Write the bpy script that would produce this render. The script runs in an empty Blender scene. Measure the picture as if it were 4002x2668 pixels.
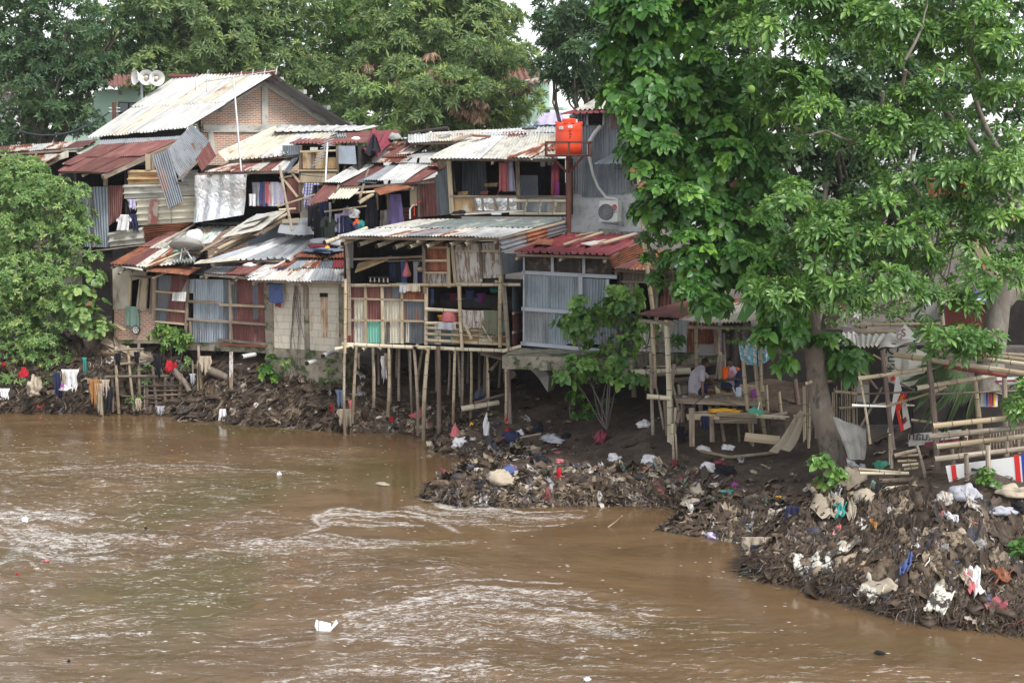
import bpy, math, random
import numpy as np
from mathutils import Vector, Matrix
R=random.Random(7); NR=np.random.default_rng(7)
sc=bpy.context.scene; COL=sc.collection
# ---------------- camera, sky, sun, exposure
H=8.0; FPX=5498.0; PITCH=math.atan((1334-623)/FPX)
cam=bpy.data.cameras.new('camera'); cam.sensor_width=36; cam.lens=36*FPX/4002; cam.clip_end=2000; cam.clip_start=.5
co=bpy.data.objects.new('camera',cam); COL.objects.link(co); co.location=(0,0,H); co.rotation_euler=(math.pi/2-PITCH,0,0); sc.camera=co
w=bpy.data.worlds.new('World'); sc.world=w; w.use_nodes=True
nt=w.node_tree; bg=nt.nodes['Background']; sky=nt.nodes.new('ShaderNodeTexSky'); sky.sky_type='NISHITA'; sky.sun_disc=False
SE,SR=math.radians(50),math.radians(142)
sky.sun_elevation=SE; sky.sun_rotation=SR; sky.air_density=1.0; sky.dust_density=1.2; sky.ozone_density=1.0
# pale overcast: the sky colour is mostly drained towards grey white cloud
hs=nt.nodes.new('ShaderNodeHueSaturation'); hs.inputs['Saturation'].default_value=.22; hs.inputs['Value'].default_value=1.0
nt.links.new(sky.outputs[0],hs.inputs['Color']); nt.links.new(hs.outputs[0],bg.inputs[0]); bg.inputs[1].default_value=.15
sl=bpy.data.lights.new('sun','SUN'); sl.energy=1.6; sl.angle=math.radians(12); sl.color=(1,.965,.91)
so=bpy.data.objects.new('sun',sl); COL.objects.link(so)
# sun stands behind the camera, high and slightly to the right
sd=Vector((math.sin(SR)*math.cos(SE),math.cos(SR)*math.cos(SE),math.sin(SE)))
so.rotation_euler=sd.to_track_quat('Z','Y').to_euler()
vs=sc.view_settings; vs.view_transform='Standard'; vs.look='None'; vs.gamma=1; vs.exposure=1.0
sc.cycles.max_bounces=6; sc.cycles.diffuse_bounces=3; sc.cycles.glossy_bounces=3; sc.cycles.transmission_bounces=4; sc.cycles.transparent_max_bounces=4
# ---------------- picture coordinates (source pixels) to world points
CP,SP=math.cos(PITCH),math.sin(PITCH)
def ray(s):
    u=(s[0]-2001)/FPX; v=-(s[1]-1334)/FPX
    return Vector((u, CP+v*SP, -SP+v*CP))
CAM=Vector((0,0,H))
def P(s,Y): d=ray(s); return CAM+d*(Y/d.y)
def G(s,z=0.): d=ray(s); return CAM+d*((z-H)/d.z)
def crop(x0,y0,k): return lambda *a: (x0+a[0]/k, y0+a[1]/k)
D=crop(0,0,1/1.7015)
K1=crop(0,200,2.24);K2=crop(700,200,2.24);K3=crop(1600,200,2.24)
K4=crop(0,800,1.742);K5=crop(700,800,1.742);K6=crop(1300,800,1.742)
L1=crop(2000,800,1.742);L2=crop(2400,1100,2.24);L3=crop(3100,1100,2.24);L4=crop(1600,1600,1.809);L5=crop(2700,1700,1.6198);L6=crop(2300,0,1.3067)
M1=crop(2600,1340,4.126);M0=crop(3300,600,2.614)
class Fac:
    """vertical facade plane through two picture columns at given depths"""
    def __init__(s,xl,Yl,xr,Yr):
        a=P((xl,1000),Yl); b=P((xr,1000),Yr); s.a=Vector((a.x,a.y,0)); d=Vector((b.x-a.x,b.y-a.y,0)).normalized()
        s.d=d; n=Vector((d.y,-d.x,0)); s.n=n if n.y<0 else -n
    def at(s,p,off=0.):
        r=ray(p); t=(s.a-CAM).dot(s.n)/r.dot(s.n); q=CAM+r*t; return q+s.n*off
    def q(s,off,*ps): return [s.at(p,off) for p in ps]
# ---------------- mesh builder
WL={}
def wl(o): return WL.get(o.name,Vector((0,0,0))) if o else Vector((0,0,0))
def sub(a,b,t): return a.lerp(b,t)
class MB:
    def __init__(s): s.v=[];s.f=[];s.u=[];s.m=[]
    def add(s,vs,fs,uv=None,mi=0):
        b=len(s.v); s.v.extend(tuple(v) for v in vs)
        for f in fs:
            s.f.append(tuple(b+i for i in f)); s.m.append(mi)
            s.u.append([uv[i] for i in f] if uv else [(0,0)]*len(f))
        return s
    def box(s,c,x,y,z,mi=0):
        c=Vector(c);x=Vector(x)*.5;y=Vector(y)*.5;z=Vector(z)*.5
        vs=[c+x*i+y*j+z*k for k in(-1,1) for j in(-1,1) for i in(-1,1)]
        return s.add(vs,[(0,2,3,1),(4,5,7,6),(0,1,5,4),(2,6,7,3),(0,4,6,2),(1,3,7,5)],[(v.x+v.y,v.z) for v in vs],mi)
    def bar(s,a,b,w,t,n=None,mi=0):
        a=Vector(a);b=Vector(b);d=b-a;n=Vector(n) if n else Vector((0,-1,0)); d_=d.normalized(); x=n.cross(d_)
        if x.length<1e-3: x=Vector((1,0,0)).cross(d_)
        x.normalize(); n=d_.cross(x).normalized(); L=d.length
        vs=[];uv=[]
        for q,l in((a,0),(b,L)):
            for i,j in((-1,-1),(1,-1),(1,1),(-1,1)): vs.append(q+x*w*.5*i+n*t*.5*j); uv.append((i*w*.5+j*t*.3,l))
        return s.add(vs,[(3,2,1,0),(4,5,6,7),(0,1,5,4),(1,2,6,5),(2,3,7,6),(3,0,4,7)],uv,mi)
    def quad(s,q,t,n=None,mi=0,nu=1):
        q=[Vector(p) for p in q]
        n=Vector(n) if n is not None else (q[1]-q[0]).cross(q[3]-q[0]).normalized()
        if n.dot(CAM-q[0])<0: n=-n
        b=[p-n*t for p in q]; vs=q+b; w_=(q[1]-q[0]).length; h_=(q[3]-q[0]).length
        uv=[(0,0),(w_,0),(w_,h_),(0,h_)]; uv=uv+[(a+.01,b_+.01) for a,b_ in uv]
        return s.add(vs,[(0,1,2,3),(7,6,5,4),(0,4,5,1),(1,5,6,2),(2,6,7,3),(3,7,4,0)],uv,mi)
    def prism(s,pts,t,n,mi=0,org=None,ux=None):
        """flat outline pts, thickness t behind along -n"""
        n=Vector(n).normalized(); k=len(pts); pts=[Vector(p) for p in pts]; org=org or pts[0]; ux=ux or Vector((0,0,1)).cross(n).normalized(); uy=n.cross(ux)
        uv=[((p-org).dot(ux),(p-org).dot(uy)) for p in pts]; b=[p-n*t for p in pts]
        s.add(pts+b,[tuple(range(k)),tuple(range(2*k-1,k-1,-1))]+[(i,i+k,(i+1)%k+k,(i+1)%k) for i in range(k)],uv+uv,mi); return s
    def tube(s,pts,r,n=8,cap=True,mi=0,capmi=None):
        pts=[Vector(p) for p in pts]; k=len(pts); rs=r if isinstance(r,(list,tuple)) else [r]*k
        up=None; vs=[];uv=[];L=0
        for i,p in enumerate(pts):
            d=(pts[min(i+1,k-1)]-pts[max(i-1,0)]).normalized()
            if up is None: up=Vector((0,0,1)) if abs(d.z)<.9 else Vector((1,0,0))
            x=up.cross(d).normalized(); up=d.cross(x).normalized()
            if i: L+=(p-pts[i-1]).length
            for j in range(n):
                a=2*math.pi*j/n; vs.append(p+(x*math.cos(a)+up*math.sin(a))*rs[i]); uv.append((j/n*rs[i]*6,L))
        fs=[(i*n+j,i*n+(j+1)%n,(i+1)*n+(j+1)%n,(i+1)*n+j) for i in range(k-1) for j in range(n)]
        s.add(vs,fs,uv,mi)
        if cap:
            s.add(vs[:n],[tuple(range(n-1,-1,-1))],uv[:n],mi if capmi is None else capmi); s.add(vs[-n:],[tuple(range(n))],uv[-n:],mi if capmi is None else capmi)
        return s
    def lathe(s,c,ax,prof,n=20,mi=0,xr=None):
        """prof: list of (radius, distance along ax)"""
        c=Vector(c);ax=Vector(ax).normalized(); x=xr or (Vector((0,0,1)) if abs(ax.z)<.9 else Vector((1,0,0))).cross(ax).normalized(); y=ax.cross(x)
        vs=[];k=len(prof)
        for r,h in prof:
            for j in range(n):
                a=2*math.pi*j/n; vs.append(c+ax*h+(x*math.cos(a)+y*math.sin(a))*max(r,1e-4))
        return s.add(vs,[(i*n+j,i*n+(j+1)%n,(i+1)*n+(j+1)%n,(i+1)*n+j) for i in range(k-1) for j in range(n)],[(0,0)]*len(vs),mi)
    def build(s,name,mat,parent=None,smooth=False,base=None):
        va=np.array(s.v,dtype=np.float32); 
        if base is None: base=Vector(((va[:,0].min()+va[:,0].max())/2,(va[:,1].min()+va[:,1].max())/2,va[:,2].min()))
        va=va-np.array(base,dtype=np.float32)
        me=bpy.data.meshes.new(name); me.from_pydata([tuple(map(float,p)) for p in va],[],s.f)
        if any(len(u) for u in s.u):
            ul=me.uv_layers.new(name='UVMap'); ul.data.foreach_set('uv',np.array([c for f in s.u for c in f],dtype=np.float32).ravel())
        for m in (mat if isinstance(mat,(list,tuple)) else [mat]): me.materials.append(m)
        if isinstance(mat,(list,tuple)): me.polygons.foreach_set('material_index',s.m)
        if smooth: me.polygons.foreach_set('use_smooth',[True]*len(me.polygons))
        me.update()
        return link(name,me,parent,base)
def link(name,me,parent,base):
    o=bpy.data.objects.new(name,me); COL.objects.link(o); base=Vector(base); o.parent=parent; o.location=base-wl(parent); WL[o.name]=base; return o
def tag(o,label,cat,group=None,kind=None):
    if label: o['label']=label
    if cat: o['category']=cat
    if group: o['group']=group
    if kind: o['kind']=kind
    return o
def thing(name,loc,label,cat,group=None):
    o=bpy.data.objects.new(name,None); o.empty_display_size=.2; COL.objects.link(o); o.location=loc; WL[o.name]=Vector(loc); return tag(o,label,cat,group)
def npmesh(name,v,f,mat,parent=None,tint=None,smooth=False,base=None):
    """v (n,3), f (m,k) all faces with k corners; -> object"""
    v=np.asarray(v,dtype=np.float32); base=Vector(base) if base is not None else Vector((float(v[:,0].mean()),float(v[:,1].mean()),float(v[:,2].min())))
    v=v-np.array(base,dtype=np.float32); f=np.asarray(f,dtype=np.int32); k=f.shape[1]
    me=bpy.data.meshes.new(name); me.vertices.add(len(v)); me.vertices.foreach_set('co',v.ravel()); me.loops.add(f.size); me.loops.foreach_set('vertex_index',f.ravel())
    me.polygons.add(len(f)); me.polygons.foreach_set('loop_start',np.arange(0,f.size,k,dtype=np.int32)); me.polygons.foreach_set('loop_total',np.full(len(f),k,dtype=np.int32))
    if smooth: me.polygons.foreach_set('use_smooth',np.ones(len(f),dtype=bool))
    me.update(calc_edges=True)
    if tint is not None:
        a=me.attributes.new('tint','FLOAT','POINT'); a.data.foreach_set('value',np.asarray(tint,dtype=np.float32))
    me.materials.append(mat); return link(name,me,parent,base)
def rn(a,b): return R.uniform(a,b)
# ---------------- materials
def newmat(name):
    m=bpy.data.materials.new(name); m.use_nodes=True; n=m.node_tree; n.nodes.clear(); o=n.nodes.new('ShaderNodeOutputMaterial'); return m,n,o
def ln(n,a,b): n.links.new(a,b)
def noise(n,coord,scale,detail=4,rough=.6,dist=0,vec=(1,1,1)):
    mp=n.nodes.new('ShaderNodeMapping'); mp.inputs['Scale'].default_value=vec; ln(n,coord,mp.inputs[0])
    t=n.nodes.new('ShaderNodeTexNoise'); t.inputs['Scale'].default_value=scale; t.inputs['Detail'].default_value=detail; t.inputs['Roughness'].default_value=rough; t.inputs['Distortion'].default_value=dist
    ln(n,mp.outputs[0],t.inputs[0]); return t.outputs[0]
def ramp(n,x,lo,hi):
    r=n.nodes.new('ShaderNodeMapRange'); r.interpolation_type='SMOOTHSTEP'; r.inputs[1].default_value=lo; r.inputs[2].default_value=hi; ln(n,x,r.inputs[0]); return r.outputs[0]
def mix(n,f,a,b,mode='MIX'):
    m=n.nodes.new('ShaderNodeMix'); m.data_type='RGBA'; m.blend_type=mode
    for sock,v in((m.inputs[0],f),(m.inputs[6],a),(m.inputs[7],b)):
        if isinstance(v,(int,float)): sock.default_value=v
        elif isinstance(v,tuple): sock.default_value=(*v[:3],1)
        else: ln(n,v,sock)
    return m.outputs[2]
def mth(n,op,a,b=None):
    m=n.nodes.new('ShaderNodeMath'); m.operation=op
    for i,v in enumerate((a,b)):
        if v is None: continue
        if isinstance(v,(int,float)): m.inputs[i].default_value=v
        else: ln(n,v,m.inputs[i])
    return m.outputs[0]
def mat(name,base,layers=(),rough=.8,metal=0.,bump=None,coord='Object',var=.25,spec=.3,flood=0.):
    """layers: (colour, scale, lo, hi, (sx,sy,sz)[, distortion])"""
    m,n,o=newmat(name); tc=n.nodes.new('ShaderNodeTexCoord'); oi=n.nodes.new('ShaderNodeObjectInfo')
    c0=tc.outputs[coord]; ad=n.nodes.new('ShaderNodeVectorMath'); ad.operation='ADD'; ln(n,c0,ad.inputs[0])
    mu=n.nodes.new('ShaderNodeVectorMath'); mu.operation='SCALE'; mu.inputs[0].default_value=(37,53,29); ln(n,oi.outputs['Random'],mu.inputs['Scale']); ln(n,mu.outputs[0],ad.inputs[1]); c=ad.outputs[0]
    col=base
    for L in layers:
        f=ramp(n,noise(n,c,L[1],5,.65,L[5] if len(L)>5 else 0,L[4]),L[2],L[3]); col=mix(n,f,col,L[0])
    if flood:
        ge=n.nodes.new('ShaderNodeNewGeometry'); sx=n.nodes.new('ShaderNodeSeparateXYZ'); ln(n,ge.outputs['Position'],sx.inputs[0]); col=mix(n,mth(n,'MULTIPLY',ramp(n,mth(n,'ADD',sx.outputs[2],noise(n,c,4,4)),2.1,1.2),flood),col,(.10,.07,.05))
    h=n.nodes.new('ShaderNodeHueSaturation')
    if isinstance(col,tuple): h.inputs['Color'].default_value=(*col,1)
    else: ln(n,col,h.inputs['Color'])
    rr=n.nodes.new('ShaderNodeMapRange'); rr.inputs[3].default_value=1-var; rr.inputs[4].default_value=1+var; ln(n,oi.outputs['Random'],rr.inputs[0]); ln(n,rr.outputs[0],h.inputs['Value'])
    p=n.nodes.new('ShaderNodeBsdfPrincipled'); ln(n,h.outputs[0],p.inputs['Base Color']); p.inputs['Metallic'].default_value=metal; p.inputs['Specular IOR Level'].default_value=spec
    if isinstance(rough,tuple):
        r2=n.nodes.new('ShaderNodeMapRange'); r2.inputs[3].default_value=rough[0]; r2.inputs[4].default_value=rough[1]; ln(n,noise(n,c,3,3),r2.inputs[0]); ln(n,r2.outputs[0],p.inputs['Roughness'])
    else: p.inputs['Roughness'].default_value=rough
    if bump:
        b=n.nodes.new('ShaderNodeBump'); b.inputs['Strength'].default_value=bump[1]; b.inputs['Distance'].default_value=bump[2] if len(bump)>2 else .02
        ln(n,noise(n,c,bump[0],5,.7,0,bump[3] if len(bump)>3 else (1,1,1)),b.inputs['Height']); ln(n,b.outputs[0],p.inputs['Normal'])
    ln(n,p.outputs[0],o.inputs[0]); return m
RU=(.15,.048,.03); RU2=(.27,.105,.045); DK=(.05,.04,.035)
ST=(9,.55,1)  # streaks along v
def metal(name,base,ru_lo,ru_hi,extra=(),rough=(.35,.6),me=.35,var=.15):
    return mat(name,base,[(tuple(x*.62 for x in base),2.2,.42,.7,(2.2,.35,1)),(RU2,1.2,ru_lo,ru_hi,(1.6,.5,1)),(RU,2.6,ru_lo+.03,ru_hi+.05,(2.5,.6,1))]+list(extra)+[(DK,6,.68,.78,(1,.5,1))],rough=rough,metal=me,coord='UV',var=var,bump=(30,.15,.004))
MT={}
MT['white']=metal('weathered_white_sheet',(.62,.62,.60),.60,.72,me=.15)
MT['rib']=metal('pale_ribbed_roof',(.58,.57,.54),.68,.78,me=.05)
MT['cream']=metal('cream_sheet',(.60,.56,.45),.58,.72,me=.05)
MT['zinc']=metal('zinc_sheet',(.36,.38,.40),.58,.72,me=.3)
MT['blue']=metal('blue_grey_sheet',(.30,.345,.39),.66,.8,me=.25)
MT['grey']=metal('dark_grey_sheet',(.13,.15,.17),.55,.75,me=.2)
MT['rust']=mat('rusted_sheet',(.145,.055,.05),[((.20,.095,.075),2,.45,.7,(3,.5,1)),((.07,.035,.03),1.5,.5,.75,(2,.6,1)),((.40,.36,.30),1.1,.66,.74,(2,.5,1))],rough=.75,coord='UV',var=.3,bump=(30,.2,.004))
MT['orust']=mat('orange_rust_sheet',(.27,.10,.05),[((.12,.045,.03),2,.4,.65,(3,.6,1)),((.42,.33,.24),1.6,.6,.72,(2,.5,1))],rough=.8,coord='UV',var=.2,bump=(30,.2,.004))
MT['mixr']=mat('half_rusted_sheet',(.50,.48,.44),[(RU2,1.3,.46,.56,(2.2,.45,1)),(RU,1.3,.52,.60,(2.2,.45,1)),((.3,.3,.3),3,.6,.8,(3,.4,1))],rough=.6,metal=.1,coord='UV',var=.15,bump=(30,.2,.004))
MT['red']=mat('maroon_painted_sheet',(.19,.035,.04),[((.32,.12,.12),2.5,.55,.75,(3,.5,1)),((.11,.02,.02),1.5,.5,.8,(2,.5,1)),((.5,.42,.4),9,.70,.76,(1,1,1))],rough=.5,coord='UV',var=.1)
MT['green']=mat('mint_sheet',(.18,.45,.36),[((.35,.5,.42),2,.5,.7,(3,.4,1)),((.2,.15,.1),2,.65,.8,(3,.5,1))],rough=.6,coord='UV')
MT['slate']=mat('grey_fibre_roof',(.17,.20,.19),[((.42,.42,.38),1.2,.5,.7,(2,.5,1)),((.09,.1,.1),2,.5,.75,(3,.5,1)),(RU,2,.64,.75,(2,.5,1))],rough=.75,coord='UV',var=.15,bump=(30,.3,.005))
MT['fibre']=mat('white_fibre_cement',(.50,.48,.43),[((.26,.25,.21),3,.45,.7,(1.5,.7,1)),((.12,.10,.08),8,.6,.75,(1,1,1))],rough=.9,coord='UV',var=.12,bump=(60,.4,.004))
MT['plank']=mat('weathered_plank',(.20,.15,.11),[((.34,.30,.25),3,.45,.7,(6,.4,1)),((.08,.06,.045),3,.5,.75,(5,.5,1))],rough=.9,coord='UV',var=.35,bump=(25,.4,.004,(6,.4,1)))
MT['palewood']=mat('pale_wood',(.42,.34,.23),[((.24,.18,.12),3,.45,.75,(6,.4,1))],rough=.85,coord='UV',var=.25,bump=(25,.3,.003,(6,.4,1)))
MT['ply']=mat('stained_plywood',(.42,.29,.15),[((.22,.10,.05),1.6,.45,.65,(3,.5,1)),((.55,.50,.42),1.2,.5,.7,(2,.6,1)),((.07,.05,.03),5,.62,.75,(2,.6,1))],rough=.85,coord='UV',var=.2)
MT['oldwhite']=mat('peeling_white_board',(.46,.44,.41),[((.20,.14,.10),4,.45,.6,(3,.45,1)),((.09,.06,.05),9,.55,.7,(2,.5,1))],rough=.85,coord='UV',var=.12)
MT['bamboo']=mat('bamboo',(.38,.30,.19),[((.52,.45,.33),2,.45,.65,(3,.6,1)),((.20,.14,.09),3,.52,.75,(4,.3,1))],rough=.5,coord='UV',var=.3,spec=.4,flood=.7)
MT['oldbamboo']=mat('grey_old_bamboo',(.27,.22,.17),[((.42,.37,.30),2,.45,.7,(3,.5,1)),((.10,.07,.055),3,.5,.75,(4,.3,1))],rough=.7,coord='UV',var=.3,flood=.75)
MT['paleb']=mat('pale_bamboo',(.60,.54,.41),[((.42,.34,.22),2,.45,.7,(3,.5,1))],rough=.5,coord='UV',var=.1)
MT['darkbamboo']=mat('dark_bamboo',(.13,.09,.075),[((.24,.19,.16),2,.45,.7,(3,.5,1))],rough=.6,coord='UV',var=.2)
MT['node']=mat('bamboo_node',(.14,.10,.07),rough=.8)
MT['hole']=mat('hollow_shade',(.02,.016,.012),rough=1)  # flat near-black stands in for shade inside pipe ends and openings
MT['dark']=mat('painted_shade_dark',(.035,.03,.03),[((.06,.05,.045),3,.4,.7,(1,1,1))],rough=1,var=.2)  # near-black colour carries the shade of rooms, undersides and backdrops
MT['concrete']=mat('weathered_concrete',(.36,.35,.33),[((.20,.20,.19),1.5,.45,.7,(1,1,.7)),((.12,.12,.10),3,.58,.75,(1,1,1))],rough=.9,var=.12,bump=(20,.4,.01))
MT['mosscon']=mat('mossy_concrete',(.22,.19,.15),[((.30,.27,.21),2,.45,.6,(1,1,1)),((.06,.08,.03),2.5,.48,.62,(1,1,1)),((.05,.045,.035),5,.55,.7,(1,1,1))],rough=.95,var=.1,bump=(12,.6,.02))
MT['plaster']=mat('whitewashed_plaster',(.78,.79,.80),[((.42,.42,.42),1.4,.5,.75,(1,1,1)),((.25,.24,.22),4,.66,.75,(1,1,1)),((.66,.66,.66),6,.5,.6,(1,1,1))],rough=.9,var=.03,bump=(8,.3,.01))
MT['beige']=mat('stained_cement_board',(.36,.32,.26),[((.48,.44,.37),1.3,.45,.65,(1,1,.6)),((.20,.15,.10),2,.55,.7,(2,2,.6))],rough=.9,var=.1)
MT['grayboard']=mat('blue_grey_board',(.27,.31,.36),[((.2,.22,.25),1,.4,.7,(1,1,1))],rough=.8)
MT['steel']=mat('grey_steel_section',(.42,.45,.50),[((.3,.32,.36),2,.5,.7,(1,1,1))],rough=.5,metal=.3,var=.05)
MT['brownsteel']=mat('brown_rusty_steel',(.11,.045,.035),[((.2,.08,.05),3,.5,.7,(1,1,1))],rough=.7,var=.1)
MT['tank']=mat('orange_plastic',(.78,.075,.025),[((.66,.06,.02),1.5,.4,.7,(1,1,.4))],rough=.42,var=0,spec=.5)
MT['wplastic']=mat('white_plastic',(.74,.74,.72),[((.6,.58,.52),3,.6,.8,(1,1,1))],rough=.45,var=.04,spec=.5)
MT['blk']=mat('black_plastic',(.018,.018,.02),rough=.5,var=.1)
MT['darkgrille']=mat('grille_grey',(.13,.14,.16),rough=.6)
MT['logo']=mat('crimson_print',(.45,.01,.05),rough=.5,var=0)
MT['ink']=mat('dark_ink',(.03,.03,.04),rough=.7,var=0)
MT['redpaint']=mat('red_print',(.62,.03,.03),rough=.6,var=0)
MT['bluepaint']=mat('blue_print',(.03,.06,.35),rough=.6,var=0)
MT['gearp']=mat('green_print',(.02,.20,.17),rough=.6,var=0)
MT['banner']=mat('dirty_white_banner',(.60,.58,.53),[((.40,.36,.30),1.5,.5,.75,(1,1,1)),((.25,.2,.15),5,.64,.75,(1,1,1))],rough=.6,var=.05)
MT['mesh']=mat('grey_netting',(.30,.29,.27),[((.2,.19,.17),3,.4,.7,(1,1,1))],rough=.9)
MT['wire']=mat('dark_cable',(.04,.045,.06),rough=.7,var=0)
MT['alu']=mat('dull_aluminium',(.55,.55,.56),rough=.4,metal=.6)
MT['mint_wall']=mat('mint_painted_wall',(.42,.60,.47),[((.36,.53,.42),.8,.4,.7,(1,1,1))],rough=.9,var=0)
MT['mint_wall2']=mat('pale_mint_wall',(.55,.70,.60),[((.48,.64,.54),.8,.4,.7,(1,1,1))],rough=.9,var=0)
MT['glass']=mat('window_glass',(.10,.12,.14),rough=.1,var=0,spec=.8)
MT['tileroof']=mat('clay_tile_roof',(.24,.12,.095),[((.18,.09,.075),6,.4,.7,(1,1,1))],rough=.85,var=.1)
MT['bluet']=mat('blue_grey_roofing',(.45,.58,.62),rough=.6,var=.1,coord='UV')
MT['redbox']=mat('faded_red_board',(.25,.075,.06),[((.18,.06,.05),2,.4,.7,(1,1,.4))],rough=.8,var=0)
MT['rubber']=mat('muddy_rubber',(.05,.042,.038),[((.16,.12,.09),4,.5,.65,(1,1,1))],rough=.85)
MT['skin']=mat('brown_skin',(.16,.075,.045),[((.13,.06,.04),12,.4,.7,(1,1,1))],rough=.5,var=0,spec=.4)
MT['hair']=mat('black_hair',(.012,.011,.012),rough=.6,var=0)
def cloth(name,c,dirt=True,rough=.9,var=.06): 
    L=[(tuple(x*.65 for x in c),5,.5,.75,(1,1,1))]
    MT[name]=mat('cloth_'+name,c,L,rough=rough,var=var,spec=.15); return MT[name]
for k,c in dict(cwhite=(.68,.67,.68),clilac=(.50,.45,.62),cpurple=(.17,.13,.28),cnavy=(.03,.035,.08),cblack=(.02,.02,.025),colive=(.07,.08,.06),cgrey=(.42,.42,.46),corange=(.85,.13,.02),cpink=(.55,.17,.18),cred=(.36,.02,.03),cbeige=(.40,.34,.26),cteal=(.05,.30,.27),cyellow=(.80,.42,.03),cgreen=(.03,.09,.05),cblue=(.08,.11,.25),cdenim=(.17,.21,.30),cmaroon=(.22,.05,.07),csage=(.20,.30,.25),ccamo=(.14,.15,.10),cviolet=(.30,.07,.28),cgrn=(.10,.36,.25)).items(): cloth(k,c)
def fancy(name,fn):
    m,n,o=newmat(name); p=n.nodes.new('ShaderNodeBsdfPrincipled'); tc=n.nodes.new('ShaderNodeTexCoord'); fn(n,p,tc); ln(n,p.outputs[0],o.inputs[0]); return m
def _brick(n,p,tc):
    b=n.nodes.new('ShaderNodeTexBrick'); b.inputs['Scale'].default_value=1; b.inputs['Brick Width'].default_value=.235; b.inputs['Row Height'].default_value=.068; b.inputs['Mortar Size'].default_value=.017; b.inputs['Mortar Smooth'].default_value=.2; b.inputs['Bias'].default_value=-.1
    b.inputs['Color1'].default_value=(.50,.18,.085,1); b.inputs['Color2'].default_value=(.24,.11,.07,1); b.inputs['Mortar'].default_value=(.50,.46,.39,1)
    nz=n.nodes.new('ShaderNodeTexNoise'); nz.inputs['Scale'].default_value=9; ln(n,tc.outputs['UV'],nz.inputs[0])
    sc_=n.nodes.new('ShaderNodeVectorMath'); sc_.operation='SCALE'; sc_.inputs['Scale'].default_value=.02; ln(n,nz.outputs[1],sc_.inputs[0]); ad=n.nodes.new('ShaderNodeVectorMath'); ln(n,tc.outputs['UV'],ad.inputs[0]); ln(n,sc_.outputs[0],ad.inputs[1]); ln(n,ad.outputs[0],b.inputs['Vector'])
    c=mix(n,ramp(n,noise(n,tc.outputs['UV'],2.2,6,.7),.52,.66),b.outputs[0],(.36,.31,.25)); c=mix(n,ramp(n,noise(n,tc.outputs['UV'],14,4,.6),.6,.72),c,(.10,.07,.06))
    ln(n,c,p.inputs['Base Color']); p.inputs['Roughness'].default_value=.95
    bu=n.nodes.new('ShaderNodeBump'); bu.invert=True; bu.inputs['Strength'].default_value=.7; bu.inputs['Distance'].default_value=.012; ln(n,b.outputs['Fac'],bu.inputs['Height']); ln(n,bu.outputs[0],p.inputs['Normal'])
MT['brick']=fancy('rough_brickwork',_brick)
def _block(n,p,tc):
    b=n.nodes.new('ShaderNodeTexBrick'); b.inputs['Scale'].default_value=1; b.inputs['Brick Width'].default_value=.42; b.inputs['Row Height'].default_value=.215; b.inputs['Mortar Size'].default_value=.006; b.inputs['Mortar Smooth'].default_value=.3
    b.inputs['Color1'].default_value=(.60,.55,.45,1); b.inputs['Color2'].default_value=(.52,.48,.40,1); b.inputs['Mortar'].default_value=(.25,.22,.18,1)
    nz=n.nodes.new('ShaderNodeTexNoise'); nz.inputs['Scale'].default_value=5; ln(n,tc.outputs['UV'],nz.inputs[0])
    sc_=n.nodes.new('ShaderNodeVectorMath'); sc_.operation='SCALE'; sc_.inputs['Scale'].default_value=.05; ln(n,nz.outputs[1],sc_.inputs[0]); ad=n.nodes.new('ShaderNodeVectorMath'); ln(n,tc.outputs['UV'],ad.inputs[0]); ln(n,sc_.outputs[0],ad.inputs[1]); ln(n,ad.outputs[0],b.inputs['Vector'])
    c=mix(n,ramp(n,noise(n,tc.outputs['UV'],1.3,5,.7,0,(2.5,.6,1)),.5,.72),b.outputs[0],(.36,.24,.13)); c=mix(n,ramp(n,noise(n,tc.outputs['UV'],.9,5,.7,0,(1,.8,1)),.5,.7),c,(.52,.47,.38)); c=mix(n,ramp(n,noise(n,tc.outputs['UV'],7,5,.7),.62,.75),c,(.20,.17,.14))
    ln(n,c,p.inputs['Base Color']); p.inputs['Roughness'].default_value=.95
    bu=n.nodes.new('ShaderNodeBump'); bu.invert=True; bu.inputs['Strength'].default_value=.5; bu.inputs['Distance'].default_value=.012; ln(n,b.outputs['Fac'],bu.inputs['Height']); ln(n,bu.outputs[0],p.inputs['Normal'])
MT['block']=fancy('stained_blockwork',_block)
def _foil(n,p,tc):
    p.inputs['Base Color'].default_value=(.80,.80,.82,1); p.inputs['Metallic'].default_value=.9; p.inputs['Roughness'].default_value=.3
    bu=n.nodes.new('ShaderNodeBump'); bu.inputs['Strength'].default_value=1; bu.inputs['Distance'].default_value=.05; ln(n,noise(n,tc.outputs['UV'],6,4,.55,1.2,(1,.6,1)),bu.inputs['Height']); ln(n,bu.outputs[0],p.inputs['Normal'])
MT['foil']=fancy('crinkled_silver_foil',_foil)
def _plaid(n,p,tc):
    w1=n.nodes.new('ShaderNodeTexWave'); w1.inputs['Scale'].default_value=3.2; w1.bands_direction='X'; ln(n,tc.outputs['UV'],w1.inputs[0]); w2=n.nodes.new('ShaderNodeTexWave'); w2.inputs['Scale'].default_value=3.2; w2.bands_direction='Y'; ln(n,tc.outputs['UV'],w2.inputs[0])
    c=mix(n,ramp(n,w1.outputs[1],.5,.6),(.60,.58,.64),(.12,.12,.30)); c=mix(n,mth(n,'MULTIPLY',ramp(n,w2.outputs[1],.6,.7),.6),c,(.10,.10,.26)); ln(n,c,p.inputs['Base Color']); p.inputs['Roughness'].default_value=.9
MT['plaid']=fancy('blue_check_cloth',_plaid)
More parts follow.
